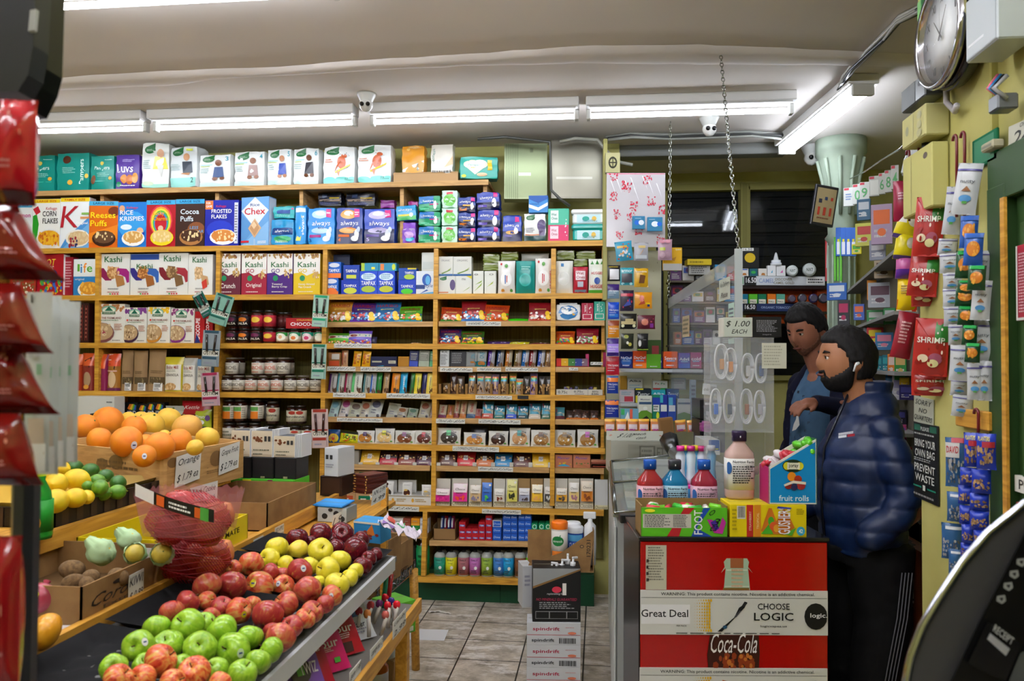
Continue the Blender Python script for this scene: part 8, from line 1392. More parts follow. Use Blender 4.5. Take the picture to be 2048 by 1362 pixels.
for x0,x1,y0,y1,c,of,ro in((1886,1912,372,468,'b4b8bc',.03,.12),(1906,1942,325,428,'c0c4c8',.06,.16),(1930,1946,352,430,'a4a8ac',.02,0),(1878,1906,476,510,'b4b8bc',.03,.1),(1884,1916,505,545,'b8bcc0',.03,0),(1890,1918,544,582,'b4b8bc',.04,0),(1890,1920,575,615,'bcc0c4',.04,0),(1892,1922,612,652,'b4b8bc',.04,0),(1900,1924,648,690,'b0b4b8',.04,0),(1902,1934,690,762,'c0c4c8',.05,.06),(1904,1932,758,792,'b8bcc0',.03,.06),(1906,1936,790,834,'b8bcc0',.03,.1),(1944,1972,560,640,'c0c4c8',.05,.08),(1950,1974,500,560,'b4b8bc',.03,.1),(1944,1980,640,722,'b8bcc0',.03,.04),(1938,1962,726,800,'c0c4c8',.05,0),(1958,1980,722,802,'b4b8bc',.03,0)):
 bagP(x0,x1,y0,y1,c,SV,'nut_packet','silver nut packet with purple band on the door side, %s downward'%ORD[n_],'nut packet','silver nut packets on clip strips',off=of,roll=ro,t=.025);n_+=1
for i,q in enumerate(((1922,1948,430,495),(1930,1958,465,530),(1914,1944,500,556),(1938,1964,530,580),(1918,1946,560,590),(1914,1944,575,612),(1918,1942,612,650),(1926,1948,650,690),(1932,1954,686,725))):
 bagP(*q,'1a4828' if i>1 else '2858a8','E c87828 .5 .5 .36 .24;D e0a040 9 .2 .3 .8 .7 .07;R 2858a8 0 .84 1 1' if i<2 else 'E c87828 .5 .5 .36 .24;D e0a040 9 .2 .3 .8 .7 .07;R 28984a .1 .84 .9 1','nut_packet','orange nut packet with %s ends between silver ones, %s downward'%('blue' if i<2 else 'dark green',ORD[i]),'nut packet','orange nut packets on clip strips',off=.07,t=.025,roll=.06)
n_=0
for x0,x1,y0,y1,a1 in((1932,1956,866,935,1),(1958,1986,868,940,1),(1924,1948,936,972,0),(1948,1976,940,988,0),(1920,1944,972,1010,0),(1944,1972,988,1022,0),(1922,1944,1012,1050,0),(1944,1972,1022,1062,0),(1926,1946,1050,1088,0),(1950,1970,1062,1090,0),(1924,1944,1088,1115,0)):
 bagP(x0,x1,y0,y1,'1c38b0','D b09068 22 .1 .14 .9 .6 .07;D 8a6a48 14 .1 .14 .9 .6 .06;'+('R a82838 .3 .62 .96 .78;T e0d030 .4 .86 .6 .12 PLANTERS' if a1 else 'R 1c38b0 0 0 1 .2'),'peanut_bag','blue and clear peanut bag below the hook rail, %s of the string'%ORD[n_],'peanut bag','blue peanut bags',off=.05,t=.025);n_+=1
for i,q in enumerate(((1896,1926,876,975),(1898,1924,985,1045),(1888,1918,1048,1120),(1900,1920,1100,1150))):
 bagP(*q,'28588a',('R c8c8c8 0 .6 .7 .9;T c02028 .36 .76 .6 .14 DAVID;R a82030 .3 .9 1 1;' if i==0 else 'R c8ccd0 .2 .84 1 .92;')+'D a0a0a0 26 .1 .1 .9 .54 .05;D 585858 16 .1 .1 .9 .54 .04','seed_bag','grey sunflower seed bag with blue ends, %s downward'%ORD[i],'seed bag','blue and grey seed bags',off=.03,t=.025)
mb=MB();a_=onP(1925,830);b_=onP(1992,838);mb.box(XPF-.02,XPF,b_.y,a_.y,a_.z-.03,a_.z+.02,WOODY,.003);tag(mb.obj('hook_rail'),'short wooden rail with hooks beside the green door','rail')
for i,(x,y)in enumerate(((1851,296),(1832,310),(1928,282),(1944,276),(1972,828))):
 p=onP(x,y)+Vector((-.03,0,0));M_=MB();M_.tube([p+Vector((0,.012*math.cos(a_)-.012,.014*math.sin(a_)))for a_ in[PI*q/8 for q in range(9)]]+[p+Vector((0,-.024,-.03)),p+Vector((0,-.02,-.22 if i<4 else-.06))],.004,('6a1820','p'),6);tag(M_.obj('hanging_hook'),'dark red bent hook %s'%('holding red bags by the trunking','at the far pillar corner','over the silver packets','on the green door head','on the short wooden rail'),'hook','dark red hooks')if 0 else tag(M_.obj('hanging_hook'),'dark red bent hook '+('holding red bags by the trunking','at the far pillar corner','over the silver packets','on the green door head','on the short wooden rail')[i],'hook','dark red hooks')
 # wire with hanging merchandise between column and pillar
p0=atD(1700,358,5.0);p1=atD(1766,318,3.9);p2=atD(1842,262,2.7);mb=MB();mb.tube([p0,p0.lerp(p1,.5)+Vector((0,0,-.01)),p1,p1.lerp(p2,.5)+Vector((0,0,-.01)),p2],.004,('b0b0b0','s'),6);tag(mb.obj('hanging_wire'),'thin wire strung from the column to the pillar','wire')
def hd(x):return 5.0-(x-1690)/160*2.1
def W(x0,x1,y0,y1,c,ops,nm,lb,cat,grp=None,kd='C',t=.02,dd=0,roll=0):return H(kd,x0,x1,y0,y1,hd((x0+x1)/2)+dd,c,ops,nm,lb,cat,grp,t=t,rz=-.5,roll=roll)
for i,(x0,x1,y0,y1,n)in enumerate(((1688,1708,375,412,''),(1706,1724,368,408,'0'),(1720,1738,364,402,'9'),(1739,1758,352,392,''),(1758,1770,346,388,'6'),(1770,1784,340,384,'8'),(1783,1797,330,378,'4'))):W(x0,x1,y0,y1,'c8ccc8','R c03848 .05 .86 .5 .98;'+('T 58a868 .5 .45 .6 .5 %s'%n if n else 'L 5878b0 3 .2 .3 .8 .7' if i==0 else 'R e4e8e4 .1 .06 .9 .8'),'candle_card','white card pack %s on the wire, %s from the column'%('with a green number' if n else 'without a number',ORD[i]),'card pack','number candle packs on the wire')
W(1800,1846,248,352,'c8ccd4','P 4888b8 .7 .6 1 .6 1 1 .8 1;D e8e8ec 12 .1 .1 .9 .9 .08','white_glove_bundle','white and blue bundle hanging high on the wire by the pillar','bundle',kd='S',t=.08,roll=.3)
for i,x in enumerate((1672,1682,1692,1702)):W(x,x+10,455,512,'2060c0','R e0e4ec .2 .06 .8 .5;R d8d030 .3 .5 .7 .6','toothbrush_pack','blue toothbrush pack hanging at the column, %s'%ORD[i],'toothbrush','blue toothbrush packs')
for i,x in enumerate((1662,1668,1674,1680)):W(x,x+4,474,562,'58b828','R 78d040 .3 .1 .6 .9','green_stick','thin green stick hanging at the column, %s'%ORD[i],'stick','thin green sticks',t=.006)
W(1651,1660,474,562,'c82830','P c8c8cc .2 .3 .8 .3 .6 .98 .4 .98','scissors','red handled scissors hanging at the column','scissors',t=.01)
MIX=[(1715,1740,398,440,'2a5878','b8c0c8','steel blue blister pack'),(1744,1783,408,488,'b098b8','e06820','lilac blister pack with orange top'),(1712,1744,446,492,'c8c850','b83830','yellow and red striped pack'),(1704,1722,488,508,'d8d020','48a838','small yellow pack'),(1655,1692,566,600,'1858a8','c8d0d8','blue pack under the scissors'),(1676,1698,600,650,'2a2a30','b02858','dark pack of lighters in rows'),(1708,1728,608,640,'4868c0','e0704a','blue and orange pack'),(1738,1782,565,615,'a8acb4','5a3a48','grey card with dark red squares'),(1740,1770,480,520,'8a90a0','c8ccd0','silver blister pack'),(1750,1786,520,556,'a89880','5a4438','tan card with two bottles'),(1735,1768,620,650,'388a50','c0c4c0','green and white pack'),(1768,1790,616,648,'2a7a40','a8b0b0','dark green pack'),(1735,1765,655,690,'c02830','d8c020','red and yellow pack'),(1752,1785,665,700,'3878a8','d88098','blue and pink pen pack'),(1748,1764,712,745,'187888','38a0a8','teal bottle box'),(1765,1776,710,745,'187080','30a0a8','teal bottle box beside it'),(1776,1790,708,752,'d87818','e0c8c0','orange and white tube box'),(1740,1752,710,745,'9098a0','c8ccd0','grey tube box'),(1772,1786,750,790,'3890d0','78b0d8','sky blue pack'),(1786,1810,752,800,'b8b8c0','8a88a8','pale pack with grey print'),(1800,1818,755,772,'d0a818','e8c838','small yellow tag'),(1790,1812,700,760,'2a8038','c0a060','green snack pack'),(1800,1826,770,800,'201c58','3a3880','violet strip pack'),(1785,1812,820,850,'18182a','3a3a78','dark blue pack in shade'),(1795,1812,850,890,'a03868','5848a0','purple pink pack in shade'),(1798,1822,895,935,'b01830','c8c8cc','red packs on the wooden counter'),(1735,1752,560,600,'d88818','e0a828','orange tag pack'),(1726,1738,650,690,'28282c','888890','narrow black pack')]
for i,(x0,x1,y0,y1,c,c2,ds)in enumerate(MIX):W(x0,x1,y0,y1,c,'R %s .12 .5 .88 .86;L d8d8d8 2 .15 .14 .85 .4;E %s .5 .3 .2 .1'%(c2,c2),'hanging_goods',ds+' on the wall between the men and the pillar','pack','small goods on the right wall',t=.03,dd=-.15)
for x0,x1,y0,y1,c,ops,ds,ro in((1790,1826,358,440,'8a1438','L d0a0b0 3 .2 .5 .8 .7','large crimson snack bag',0),(1786,1838,372,478,'d0ccc8','R d8c818 .0 0 1 .3;E e0d8c0 .6 .4 .26 .16;E d8c818 .6 .4 .3 .2;E e4e0d4 .6 .4 .25 .15;L b070a0 1 .3 .8 .8 .9;R 4a3878 0 0 1 .08','white and yellow snack bag, upper',.3),(1788,1828,462,518,'d8c818','R 4a3878 0 0 1 .14;E e0dcd0 .7 .6 .2 .2','yellow snack bag with a violet foot',.16),(1794,1832,510,556,'b85898','R 5a2a90 0 0 1 .4;R c8c8c8 0 0 1 .06','pink to violet snack bag',.04),(1796,1834,556,622,'e0c010','P c83018 0 .0 1 0 1 .24 0 .36;L 8a6a10 4 .14 .5 .6 .8;R e0e0d8 0 0 1 .04','yellow and red snack bag',.05),(1782,1820,622,716,'8a1428','L d0a0a0 7 .2 .3 .7 .8','long crimson snack bag',.2)):
 H('P',x0,x1,y0,y1,2.66,c,ops,'snack_bag',ds+' in front of the right wall','snack bag','snack bags before the right wall',t=.05,rz=-.3,roll=ro)
mb=MB();RM=Matrix.Translation((1.72,5.3,0))@Matrix.Rotation(math.atan2(-2.3,-.47),4,'Z');mb.box(0,2.0,-.03,0,.95,2.15,('6a6658','d'),M=RM);
for z in(1.05,1.3,1.55,1.8,2.05):mb.box(0,2.0,-.12,-.03,z,z+.015,('8a8a88','d'),M=RM)
tag(mb.obj('wall_display_rack'),'long grey display rack covering the right wall behind the packs','rack')
# ================================================================ CASH MACHINE
DA=1.05
def pa(px,py,d=DA):return atD(px,py,d)
am=root('cash_machine',(0,0,0));tag(am,'dark cash machine with a curved silver edge in the near corner','cash machine')
arc=[(1806,1420),(1812,1362),(1822,1312),(1846,1250),(1882,1190),(1926,1124),(1976,1066),(2048,1008),(2110,978)]
fwd=ray(1850,1230).normalized()
def slabp(pts,d,th,m,nm):
 M_=MB();f=[atD(x,y,d)for x,y in pts];n=len(f);b_=[p+fwd*th for p in f];M_.add(f+b_,[tuple(range(n))[::-1],tuple(range(n,2*n))]+[(i,(i+1)%n,(i+1)%n+n,i+n)for i in range(n)],m);return M_.obj(nm,am)
slabp(arc+[(2110,1420)],DA,.3,('4a4a4e','p'),'housing')
M_=MB();M_.tube([atD(x,y,DA)for x,y in arc],.006,('b8bcc8','s'),8);M_.obj('silver_edge',am)
slabp([(1876,1420),(1950,1262),(2052,1064),(2110,1030),(2110,1420)],DA-.012,.012,('0c0c0e','p'),'keypad_panel')
slabp([(1936,1326),(1975,1244),(2044,1290),(2012,1362),(1960,1340)],DA-.02,.008,('161618','g'),'receipt_slot')
def decal(pts,c,d=DA-.0215,k='c'):M_=MB();M_.add([atD(x,y,d)for x,y in pts],[tuple(range(len(pts)))[::-1]],(c,k));return M_
M_=decal([(1974,1278),(1980,1266),(2020,1298),(2012,1312)],'b0b4c0');u0=atD(1984,1262,DA-.0218);u1=atD(2024,1292,DA-.0218);S_=plane_S(u0,u1-u0,CR@Vector((.004,.010,0)),-fwd);paint(M_,S_,'T d0d4d8 .5 .5 .96 .9 RECEIPT');M_.obj('receipt_label',am)
for i,(x,y)in enumerate(((2002,1200),(2016,1174),(2028,1150),(2042,1126))):
 M_=decal([(x-8,y-8),(x+8,y-10),(x+10,y+2),(x+2,y+8),(x-9,y+2)],'a8acb0',DA-.0135);v_=decal([(x-4,y-4),(x+5,y-5),(x+2,y+3)],'16161a',DA-.014);M_.obj('card_symbol',am);v_.obj('card_symbol',am)
slabp([(2018,1362),(2040,1306),(2110,1280),(2110,1420),(2010,1420)],DA-.018,.006,('585c60','g'),'screen_corner')
# ================================================================ NEAR FOREGROUND AT THE OTHER SIDE
tv=root('wall_monitor',(0,0,0));tag(tv,'black monitor back hanging at the top corner above the red bags','monitor');am=tv
slabp([(-60,-60),(86,-60),(80,130),(70,168),(48,212),(-60,222)],.98,.03,('0e0f12','p'),'bezel');slabp([(-60,-60),(74,-60),(66,90),(56,150),(36,182),(-60,190)],.96,.02,('2a2c32','p'),'rear_cover');slabp([(60,20),(72,18),(68,60),(56,62)],.955,.004,('a8aaa8','c'),'sticker')
M_=MB();M_.tube([atD(42,236,1.6),atD(76,240,1.6),atD(84,224,1.6)],.004,('c0c0c0','s'),6);tag(M_.obj('ceiling_hook'),'small white hook poking out below the monitor','hook')
rb=[(-30,44,182,402,'b01420',0),(-60,106,398,556,'7a100c',.6),(-60,80,560,706,'7a120e',.5),(-60,94,690,832,'6e0e0c',.55),(-60,60,830,978,'7c120e',.4),(-40,10,1085,1420,'901418',0)]
for i,(x0,x1,y0,y1,c,ro)in enumerate(rb):
 d=.80+.012*(i%2);p=atD((x0+x1)/2,y1,d);w=(x1-x0)/FPX*d;h=(y1-y0)/FPX*d
 m=pouch(w,h,.05,c,'L c8787a 2 .2 .3 .8 .4;R 4a0808 0 0 1 .12;D d08070 3 .5 .5 .9 .9 .03','g',nu=10,nv=14);o=m.obj('jerky_bag',None,p,(0,0,YAW+.1))if i in(0,5)else None
 if o is None:
  m.v=[(-w/2+(q[0]+w/2)*(1-ro*(q[2]/h)**.8),q[1],q[2])for q in m.v];o=m.obj('jerky_bag',None,p,(0,0,YAW+.1))
 tag(o,'glossy dark red bag hanging by the aisle edge, %s from the monitor down'%ORD[i],'snack bag','red bags at the aisle edge')
cs=glassy('clear_sleeve','d4dad8',.25,.78,.6)
for i,(x0,x1,y0,y1)in enumerate(((40,92,583,945),(66,110,590,950),(84,128,598,935),(104,150,602,925))):
 d=1.0+.03*i;p=atD((x0+x1)/2,y1,d);w=(x1-x0)/FPX*d;h=(y1-y0)/FPX*d;m=pouch(w,h,.012,'d4dad8','R 202020 .2 .94 .28 .985;R b8c8c0 .1 .3 .5 .5;R c8b8a8 .3 .1 .9 .3;R 88b090 .6 .54 .8 .6;R e8e8e6 .04 0 .96 .16;L aaa 3 .3 .62 .8 .8','p',nu=6,nv=10)
 for q,mm in enumerate(m.mats):
  if mm.name=='mat_d4dad8_p':m.mats[q]=cs
 tag(m.obj('clear_sleeve_pack',None,p,(0,0,YAW)),'cloudy clear sleeve pack beside the red bags, %s from them'%ORD[i],'sleeve pack','clear sleeve packs')
p=atD(28,1400,.95);m=MB();m.box(-.014,.014,0,.03,0,.27,('26282c','p'),.008);tag(m.obj('dark_post',None,p,(0,0,YAW)),'blurred dark grey post below the red bags','post')
m=bottle([(.03,0),(.032,.01),(.03,.09),(.026,.12),(.012,.15),(.014,.16),(.014,.175),(0,.175)],[('1c8a28','g')]*5+[('b8d020','p')]*2,.0325,.02,.1,'1c8a28','E e8b020 .6 .3 .3 .3;E 8a2818 .5 .8 .2 .1;E d8d020 .6 .8 .1 .1');p=atZ(60,1082,ZT);tag(m.obj('juice_bottle',None,(p.x,p.y,ZT)),'green juice bottle with an orange emblem beside the lemons','bottle')
# ---- cleaning goods and water cases stacked in front of the counter
def boxF(x0,x1,y0,y1,d,t,c,ops,nm,lb,cat,grp=None,side=None):
 return H('C',x0,x1,y0,y1,d,c,ops,nm,lb,cat,grp,t=t)
SPD='T b02040 .34 .55 .46 .4 spindrift;L c08888 1 .7 .6 .9 .8;E d87858 .8 .2 .1 .14;R c8d0d4 .96 0 1 1'
SP2='T 202428 .28 .5 .4 .46 spindrift;B 333 .6 .25 .92 .75'
zk=0
for i in range(3):
 o=carton(.262,.13,.108,'c4c6c8','R b82838 0 .44 1 .46;'+';'.join(('T b02040 .36 .7 .5 .2 spindrift','L c08888 1 .72 .76 .92 .82','E d87858 .84 .54 .08 .06','T 202428 .3 .2 .42 .18 spindrift','B 333 .6 .08 .92 .32'))).obj('sparkling_water_case',None,(-.213,3.86,.002+i*.1084),(0,0,YAW*.7));tag(o,'white sparkling water case stacked on the floor, %s from the bottom'%ORD[i],'drinks case','white drinks cases')
zS=.328
o=carton(.235,.16,.26,'121214','P 8a8c8c 0 .66 0 1 1 1 1 .98;P 7a5a30 0 .62 1 .96 1 .99 0 .66;E c83048 .5 .6 .1 .06;R e0dcd4 .62 .5 .7 .72;I c8c8c8 .5 .52 .4 .05 replenishing H2O;I b03050 .5 .42 .84 .05 NO MINERALS GUARANTEED;L 909090 4 .14 .24 .9 .38;R 909090 .06 .06 .94 .2;R 121214 .07 .07 .34 .19;R 121214 .36 .07 .7 .19;R 121214 .72 .07 .93 .19').obj('black_display_carton',None,(-.2,3.87,zS),(0,0,YAW));tag(o,'black slanted display carton with white print on the water cases','carton')
for i,(dx,dy,dz)in enumerate(((-.03,.04,.21),(.02,.06,.22),(.075,.05,.235),(-.005,.03,.2),(.05,.08,.24))):
 m=MB();m.lathe([(.012,0),(.014,.02),(.014,.03),(.006,.032),(.005,.05)],('d8dadc','p'),12);m.box(-.006,.028,-.006,.006,.046,.056,('d8dadc','p'),.002);tag(m.obj('pump_cap',None,(-.2+dx,3.88+dy,zS+dz+.012),(0,.1,.4*i)),'white pump top sticking out of the black display carton, %s'%ORD[i],'pump','white pump tops')
o=carton(.05,.12,.21,'b8babc','L 889 3 .2 .5 .8 .8').obj('white_side_box',None,(-.355,4.0,.35),(0,0,.3));tag(o,'white carton leaning beside the black display carton','carton')
wc=root('cut_cardboard_box',(-.19,4.02,-.385),(0,0,.5*YAW));tag(wc,'cut down cardboard box holding wipes tubs above the black carton','box')
M_=MB();pr=[(-.17,.92),(.15,.92+.0),(.17,1.13),(.13,1.10),(.0,1.01),(-.16,.955)];M_.prism(pr,0,.004,CARD);paint(M_,plane_S((-.17,0,.92),(.34,0,0),(0,0,.21),(0,-1,0)),'V 2a2018 .92 .56 .06 .4 170231;E 2a2018 .82 .6 .03 .04;E 96744a .82 .6 .02 .025');M_.obj('front_wall',wc)
M_=MB();M_.box(-.17,.17,.0,.13,.915,.92,CARD);M_.box(-.17,.17,.126,.13,.92,1.1,CARD);M_.box(.166,.17,0,.13,.92,1.13,CARD);M_.obj('tray_walls',wc)
def tubw(px,y0,y1,d,c,cap,ops,lb,w=.042):
 p=atD(px,y1,d);h=(y1-y0)/FPX*d;m=bottle([(w*.96,0),(w,.005),(w,h*.78),(w*1.02,h*.8),(w*1.03,h*.96),(w*.9,h),(0,h)],[(c,'p')]*3+[(cap,'p')]*3,w*1.01,h*.12,h*.76,c,ops);tag(m.obj('wipes_canister',None,(p.x,p.y,p.z)),lb,'canister','wipes canisters');return m
tubw(1118,1045,1122,4.0,'d8d4cc','e87010','E 1e7a38 .4 .6 .4 .2;P 1e7a38 .1 .7 .6 .86 .5 .6;T e8f0e0 .4 .6 .6 .1 seventh;R d87828 0 0 1 .2','white wipes canister with an orange lid and green leaf');tubw(1150,1055,1120,4.06,'2050a8','d8dce0','T e8e8f0 .5 .5 .8 .24 CLOROX;E c82838 .8 .3 .2 .1;R 58a8d8 0 .7 1 1','blue wipes canister with a white lid');tubw(1145,1047,1110,4.12,'c0c4c8','e0e4e8','','pale wipes canister with a white lid behind the blue one')
m=MB();m.lathe([(.03,0),(.032,.1),(.03,.2),(.012,.22),(.012,.24)],('dcdfe2','p'),14);m.box(-.035,.03,-.012,.012,.235,.27,('e0e3e6','p'),.004);p=atD(1180,1105,4.08);tag(m.obj('spray_bottle',None,(p.x,p.y,p.z-.06)),'white spray bottle standing in the cut cardboard box','bottle')
# ================================================================ PEOPLE
def fuse(M_,name,parent,m,vox=.009,it=6,fn=None,loc=None):
 o=M_.obj(name,parent);md=o.modifiers.new('r','REMESH');md.mode='VOXEL';md.voxel_size=vox;md.use_smooth_shade=True
 sm=o.modifiers.new('s','SMOOTH');sm.iterations=it;sm.factor=.6
 dg=bpy.context.evaluated_depsgraph_get();me=bpy.data.meshes.new_from_object(o.evaluated_get(dg));o.modifiers.clear();old=o.data;o.data=me;bpy.data.meshes.remove(old)
 me.materials.clear();me.materials.append(m)
 if fn:
  me.update();ns=[v.normal.copy()for v in me.vertices]
  for v,n in zip(me.vertices,ns):v.co+=n*fn(v.co)
 me.polygons.foreach_set('use_smooth',[True]*len(me.polygons));me.update();return o
def limb(M_,pts,n=14,flat=1.0):
 """pts: (x,y,z,r[,r2]) tapering closed limb"""
 P_=[Vector(p[:3])for p in pts];M_.tube(P_,[p[3]for p in pts],('888','c'),n)
 for p in(pts[0],pts[-1]):ball(M_,p[:3],p[3])
def ball(M_,c,r,s=(1,1,1),n=14):M_.lathe([(r*math.sin(PI*i/8)*1.0,-r*math.cos(PI*i/8))for i in range(9)],('888','c'),n,M=Matrix.Translation(c)@Matrix.Diagonal((*s,1)))
def tor(M_,secs,n=20):
 """stack of (cx,cy,z,rx,ry)"""
 vs=[(cx+rx*math.cos(2*PI*k/n),cy+ry*math.sin(2*PI*k/n),z)for cx,cy,z,rx,ry in secs for k in range(n)];m=len(secs)
 M_.add(vs,[(i*n+k,i*n+(k+1)%n,(i+1)*n+(k+1)%n,(i+1)*n+k)for i in range(m-1)for k in range(n)]+[tuple(range(n))[::-1],tuple((m-1)*n+k for k in range(n))],('888','c'),True)
def g3(d,c,w):return math.exp(-((d-Vector(c).normalized()).length/w)**2)
def head_pt(d,off=0):
 """face looks to -x; unit direction d -> point (metres)"""
 r=Vector((d.x*.098,d.y*.076,d.z*.118))
 k=1+.04*g3(d,(-.2,0,1),.8);k+=.17*g3(d,(-1,0,-.12),.17)+.07*g3(d,(-1,0,.06),.13)-.07*(g3(d,(-1,.36,.12),.2)+g3(d,(-1,-.36,.12),.2))+.05*g3(d,(-1,0,.34),.4)
 k+=.07*g3(d,(-1,0,-.42),.13)+.06*g3(d,(-1,0,-.56),.14)-.05*g3(d,(-1,0,-.49),.05)+.14*g3(d,(-.8,0,-.86),.3)-.12*g3(d,(.5,0,-1),.5)+.08*g3(d,(1,0,.15),.6)+.03*(g3(d,(-.7,.6,-.2),.3)+g3(d,(-.7,-.6,-.2),.3))
 k+=.05*(g3(d,(-.3,.5,-.8),.4)+g3(d,(-.3,-.5,-.8),.4))
 return r*k+r.normalized()*off
def shell(mask,off,m,name,parent,nz,sc,n=72,k=52):
 M_=MB();pts=[];keep=[]
 for j in range(k+1):
  for i in range(n):
   th=PI*j/k;ph=2*PI*i/n;d=Vector((math.sin(th)*math.cos(ph),math.sin(th)*math.sin(ph),math.cos(th)));w=max(0,min(1,mask(d)))
   o_=off*w**.5+nz*w*noise.noise(Vector((d.x*sc,d.y*sc*1.6,d.z*sc*.5)));pts.append(head_pt(d,o_ if w>0 else-.008));keep.append(w>0)
 fs=[f for f in[(j*n+i,(j+1)*n+i,(j+1)*n+(i+1)%n,j*n+(i+1)%n)for j in range(k)for i in range(n)]if any(keep[q]for q in f)]
 M_.add(pts,fs,m,True);return M_.obj(name,parent)
def make_head(parent,loc,rot,skm,hair,beard,pods):
 h=root('head_joint',loc,rot);h.parent=parent;C3=skm
 return h
hairm=ramp_mat('black_hair',[(.3,'08080a'),(.7,'1a1718')],(40,40,6),3,3,.7,.3,.9)
def person(loc,yaw,label,hpos,hrot,skinc,cloth,bearded,pods,arms,body):
 r=root('person',loc,(0,0,yaw));tag(r,label,'person')
 skm=ramp_mat('skin_'+skinc,[(.3,skinc),(.7,skinc)],(1,1,1),8,3,.5,.35,.1,bscale=60)
 HM=Matrix.Translation(hpos)@Matrix.Rotation(hrot[2],4,'Z')@Matrix.Rotation(hrot[1],4,'Y')@Matrix.Rotation(hrot[0],4,'X')
 M_=MB();n,k=64,48
 vs=[HM@head_pt(Vector((math.sin(PI*j/k)*math.cos(2*PI*i/n),math.sin(PI*j/k)*math.sin(2*PI*i/n),math.cos(PI*j/k))))for j in range(k+1)for i in range(n)]
 M_.add(vs,[(j*n+i,(j+1)*n+i,(j+1)*n+(i+1)%n,j*n+(i+1)%n)for j in range(k)for i in range(n)],('888','c'),True)
 limb(M_,[(hpos[0]+.03,hpos[1],hpos[2]-.06,.058),(.02,0,hpos[2]-.2,.064),(.02,0,hpos[2]-.25,.08)])
 for s in(-1,1):
  c=HM@Vector((.012,s*.079,-.01));M_.lathe([(.001,-.008),(.02,-.006),(.026,0),(.02,.007),(.001,.003)],('888','c'),14,M=Matrix.Translation(c)@HM.to_3x3().to_4x4()@Matrix.Rotation(s*.35,4,'Z')@Matrix.Rotation(PI/2,4,'X')@Matrix.Diagonal((.75,1.25,1,1)))
 body(M_);fuse(M_,'body',r,skm,.0055,3)
 hj=lambda o:(setattr(o,'matrix_local',HM),o)[1]
 for s in(-1,1):
  M_=MB();M_.lathe([(.0115*math.sin(PI*i/8),-.0115*math.cos(PI*i/8))for i in range(9)],('d8d0c8','g'),12);M_.lathe([(0,.009),(.006,.0095),(.004,.0122),(0,.0124)],('18100c','g'),10,M=Matrix.Rotation(-PI/2,4,'Y'));o=M_.obj('eye',r);o.matrix_local=HM@Matrix.Translation((-.079,s*.030,.012))
  M_=MB();M_.tube([(-.092,s*.012,.028),(-.0915,s*.028,.035),(-.08,s*.046,.031)],[.003,.0045,.002],hairm,6);hj(M_.obj('eyebrow',r))
  M_=MB();M_.tube([(-.0885,s*.019,.017),(-.0905,s*.03,.0215),(-.082,s*.042,.016)],[.003,.004,.003],skm,6);hj(M_.obj('eyelid',r))
 M_=MB();M_.tube([(-.098,-.022,-.055),(-.107,0,-.053),(-.098,.022,-.055)],[.003,.006,.003],('6a3830','c'),7);hj(M_.obj('lips',r))
 def hm(d):
  q=d.normalized();line=.52 if q.x<-.55 else(.30+(-.35-q.x)*.6 if q.x<-.2 else(-.12 if q.x<.1 else-.62));
  if-.3<q.x<.14 and q.z>.1:line=.05
  return(q.z-line)*8
 hj(shell(hm,.014,hairm,'hair',r,.006,9))
 def bm(d):
  if d.x>.05 or d.z>.02:return 0
  q=d.z/max(.05,-d.x);w=min((-.3-q)*6,1)if abs(d.y)<.3 and d.x<-.5 else min((-.1-.55*max(0,-d.x)-d.z+(.25 if d.x>-.25 else 0))*6,(.04-d.x)*6)
  if d.x<-.6 and-.55<q<-.42 and abs(d.y)<.2:w=0
  return w
 hj(shell(bm,.0065 if bearded else .0006,hairm if bearded else ramp_mat('stubble',[(.3,'5e3e30'),(.7,'8a5c48')],(1,1,1),90,2,.7,.2,0),'beard',r,.0025 if bearded else .0003,26))
 if pods:
  for s in(-1,1):M_=MB();M_.tube([(.008,s*.094,-.012),(-.001,s*.096,-.014),(-.006,s*.0955,-.02),(-.013,s*.093,-.042)],[.006,.0065,.004,.0035],('e8ecee','g'),8);hj(M_.obj('earbud',r))
 return r,HM
def quilt(c0,f=38,amp=.011):
 def fn(p):return amp*(abs(math.sin(p.z*f+2*p.y*1.2))**.5-.7)+.003*noise.noise(p*28)+.006*noise.noise(p*7)
 return fn
def fold(p):return .007*noise.noise(Vector((p.x*9,p.y*9,p.z*5)))+.003*noise.noise(p*30)
def hand(M_,w,dirv,palm,s=1,curl=.5):
 """five separate fingers from wrist point w along dirv; palm = palm normal"""
 d=Vector(dirv).normalized();pn=Vector(palm).normalized();sd=d.cross(pn).normalized()*s;w=Vector(w)
 limb(M_,[(*(w-d*.03),.026),(*(w+d*.01),.026),(*(w+d*.05),.029)]);limb(M_,[(*(w+d*.045-sd*.02),.015),(*(w+d*.085-sd*.026),.012)]);limb(M_,[(*(w+d*.045+sd*.02),.015),(*(w+d*.085+sd*.026),.012)])
 for i,(o_,L)in enumerate(((-.03,.06),(-.011,.07),(.010,.066),(.029,.052))):
  b_=w+d*.085+sd*o_;k1=b_+(d*(1-curl*.4)+pn*curl*.6).normalized()*L*.45;k2=k1+(d*(1-curl)+pn*curl).normalized()*L*.32;k3=k2+(d*(1-curl*1.4)+pn*curl*1.3).normalized()*L*.25
  M_.tube([b_,k1,k2,k3],[.0095,.009,.0082,.006],('888','c'),8)
 b_=w+d*.03-sd*.026;M_.tube([b_,b_-sd*.022+d*.028+pn*.008,b_-sd*.026+d*.05+pn*.016],[.012,.010,.0075],('888','c'),8)
navy=ramp_mat('navy_quilted_nylon',[(.3,'0a1a3c'),(.7,'12264e')],(1,1,1),6,4,.4,.4,.3,bscale=50)
dnavy=ramp_mat('dark_navy_fleece',[(.3,'0c0e22'),(.7,'14162c')],(1,1,1),9,4,.85,.2,.3,bscale=90)
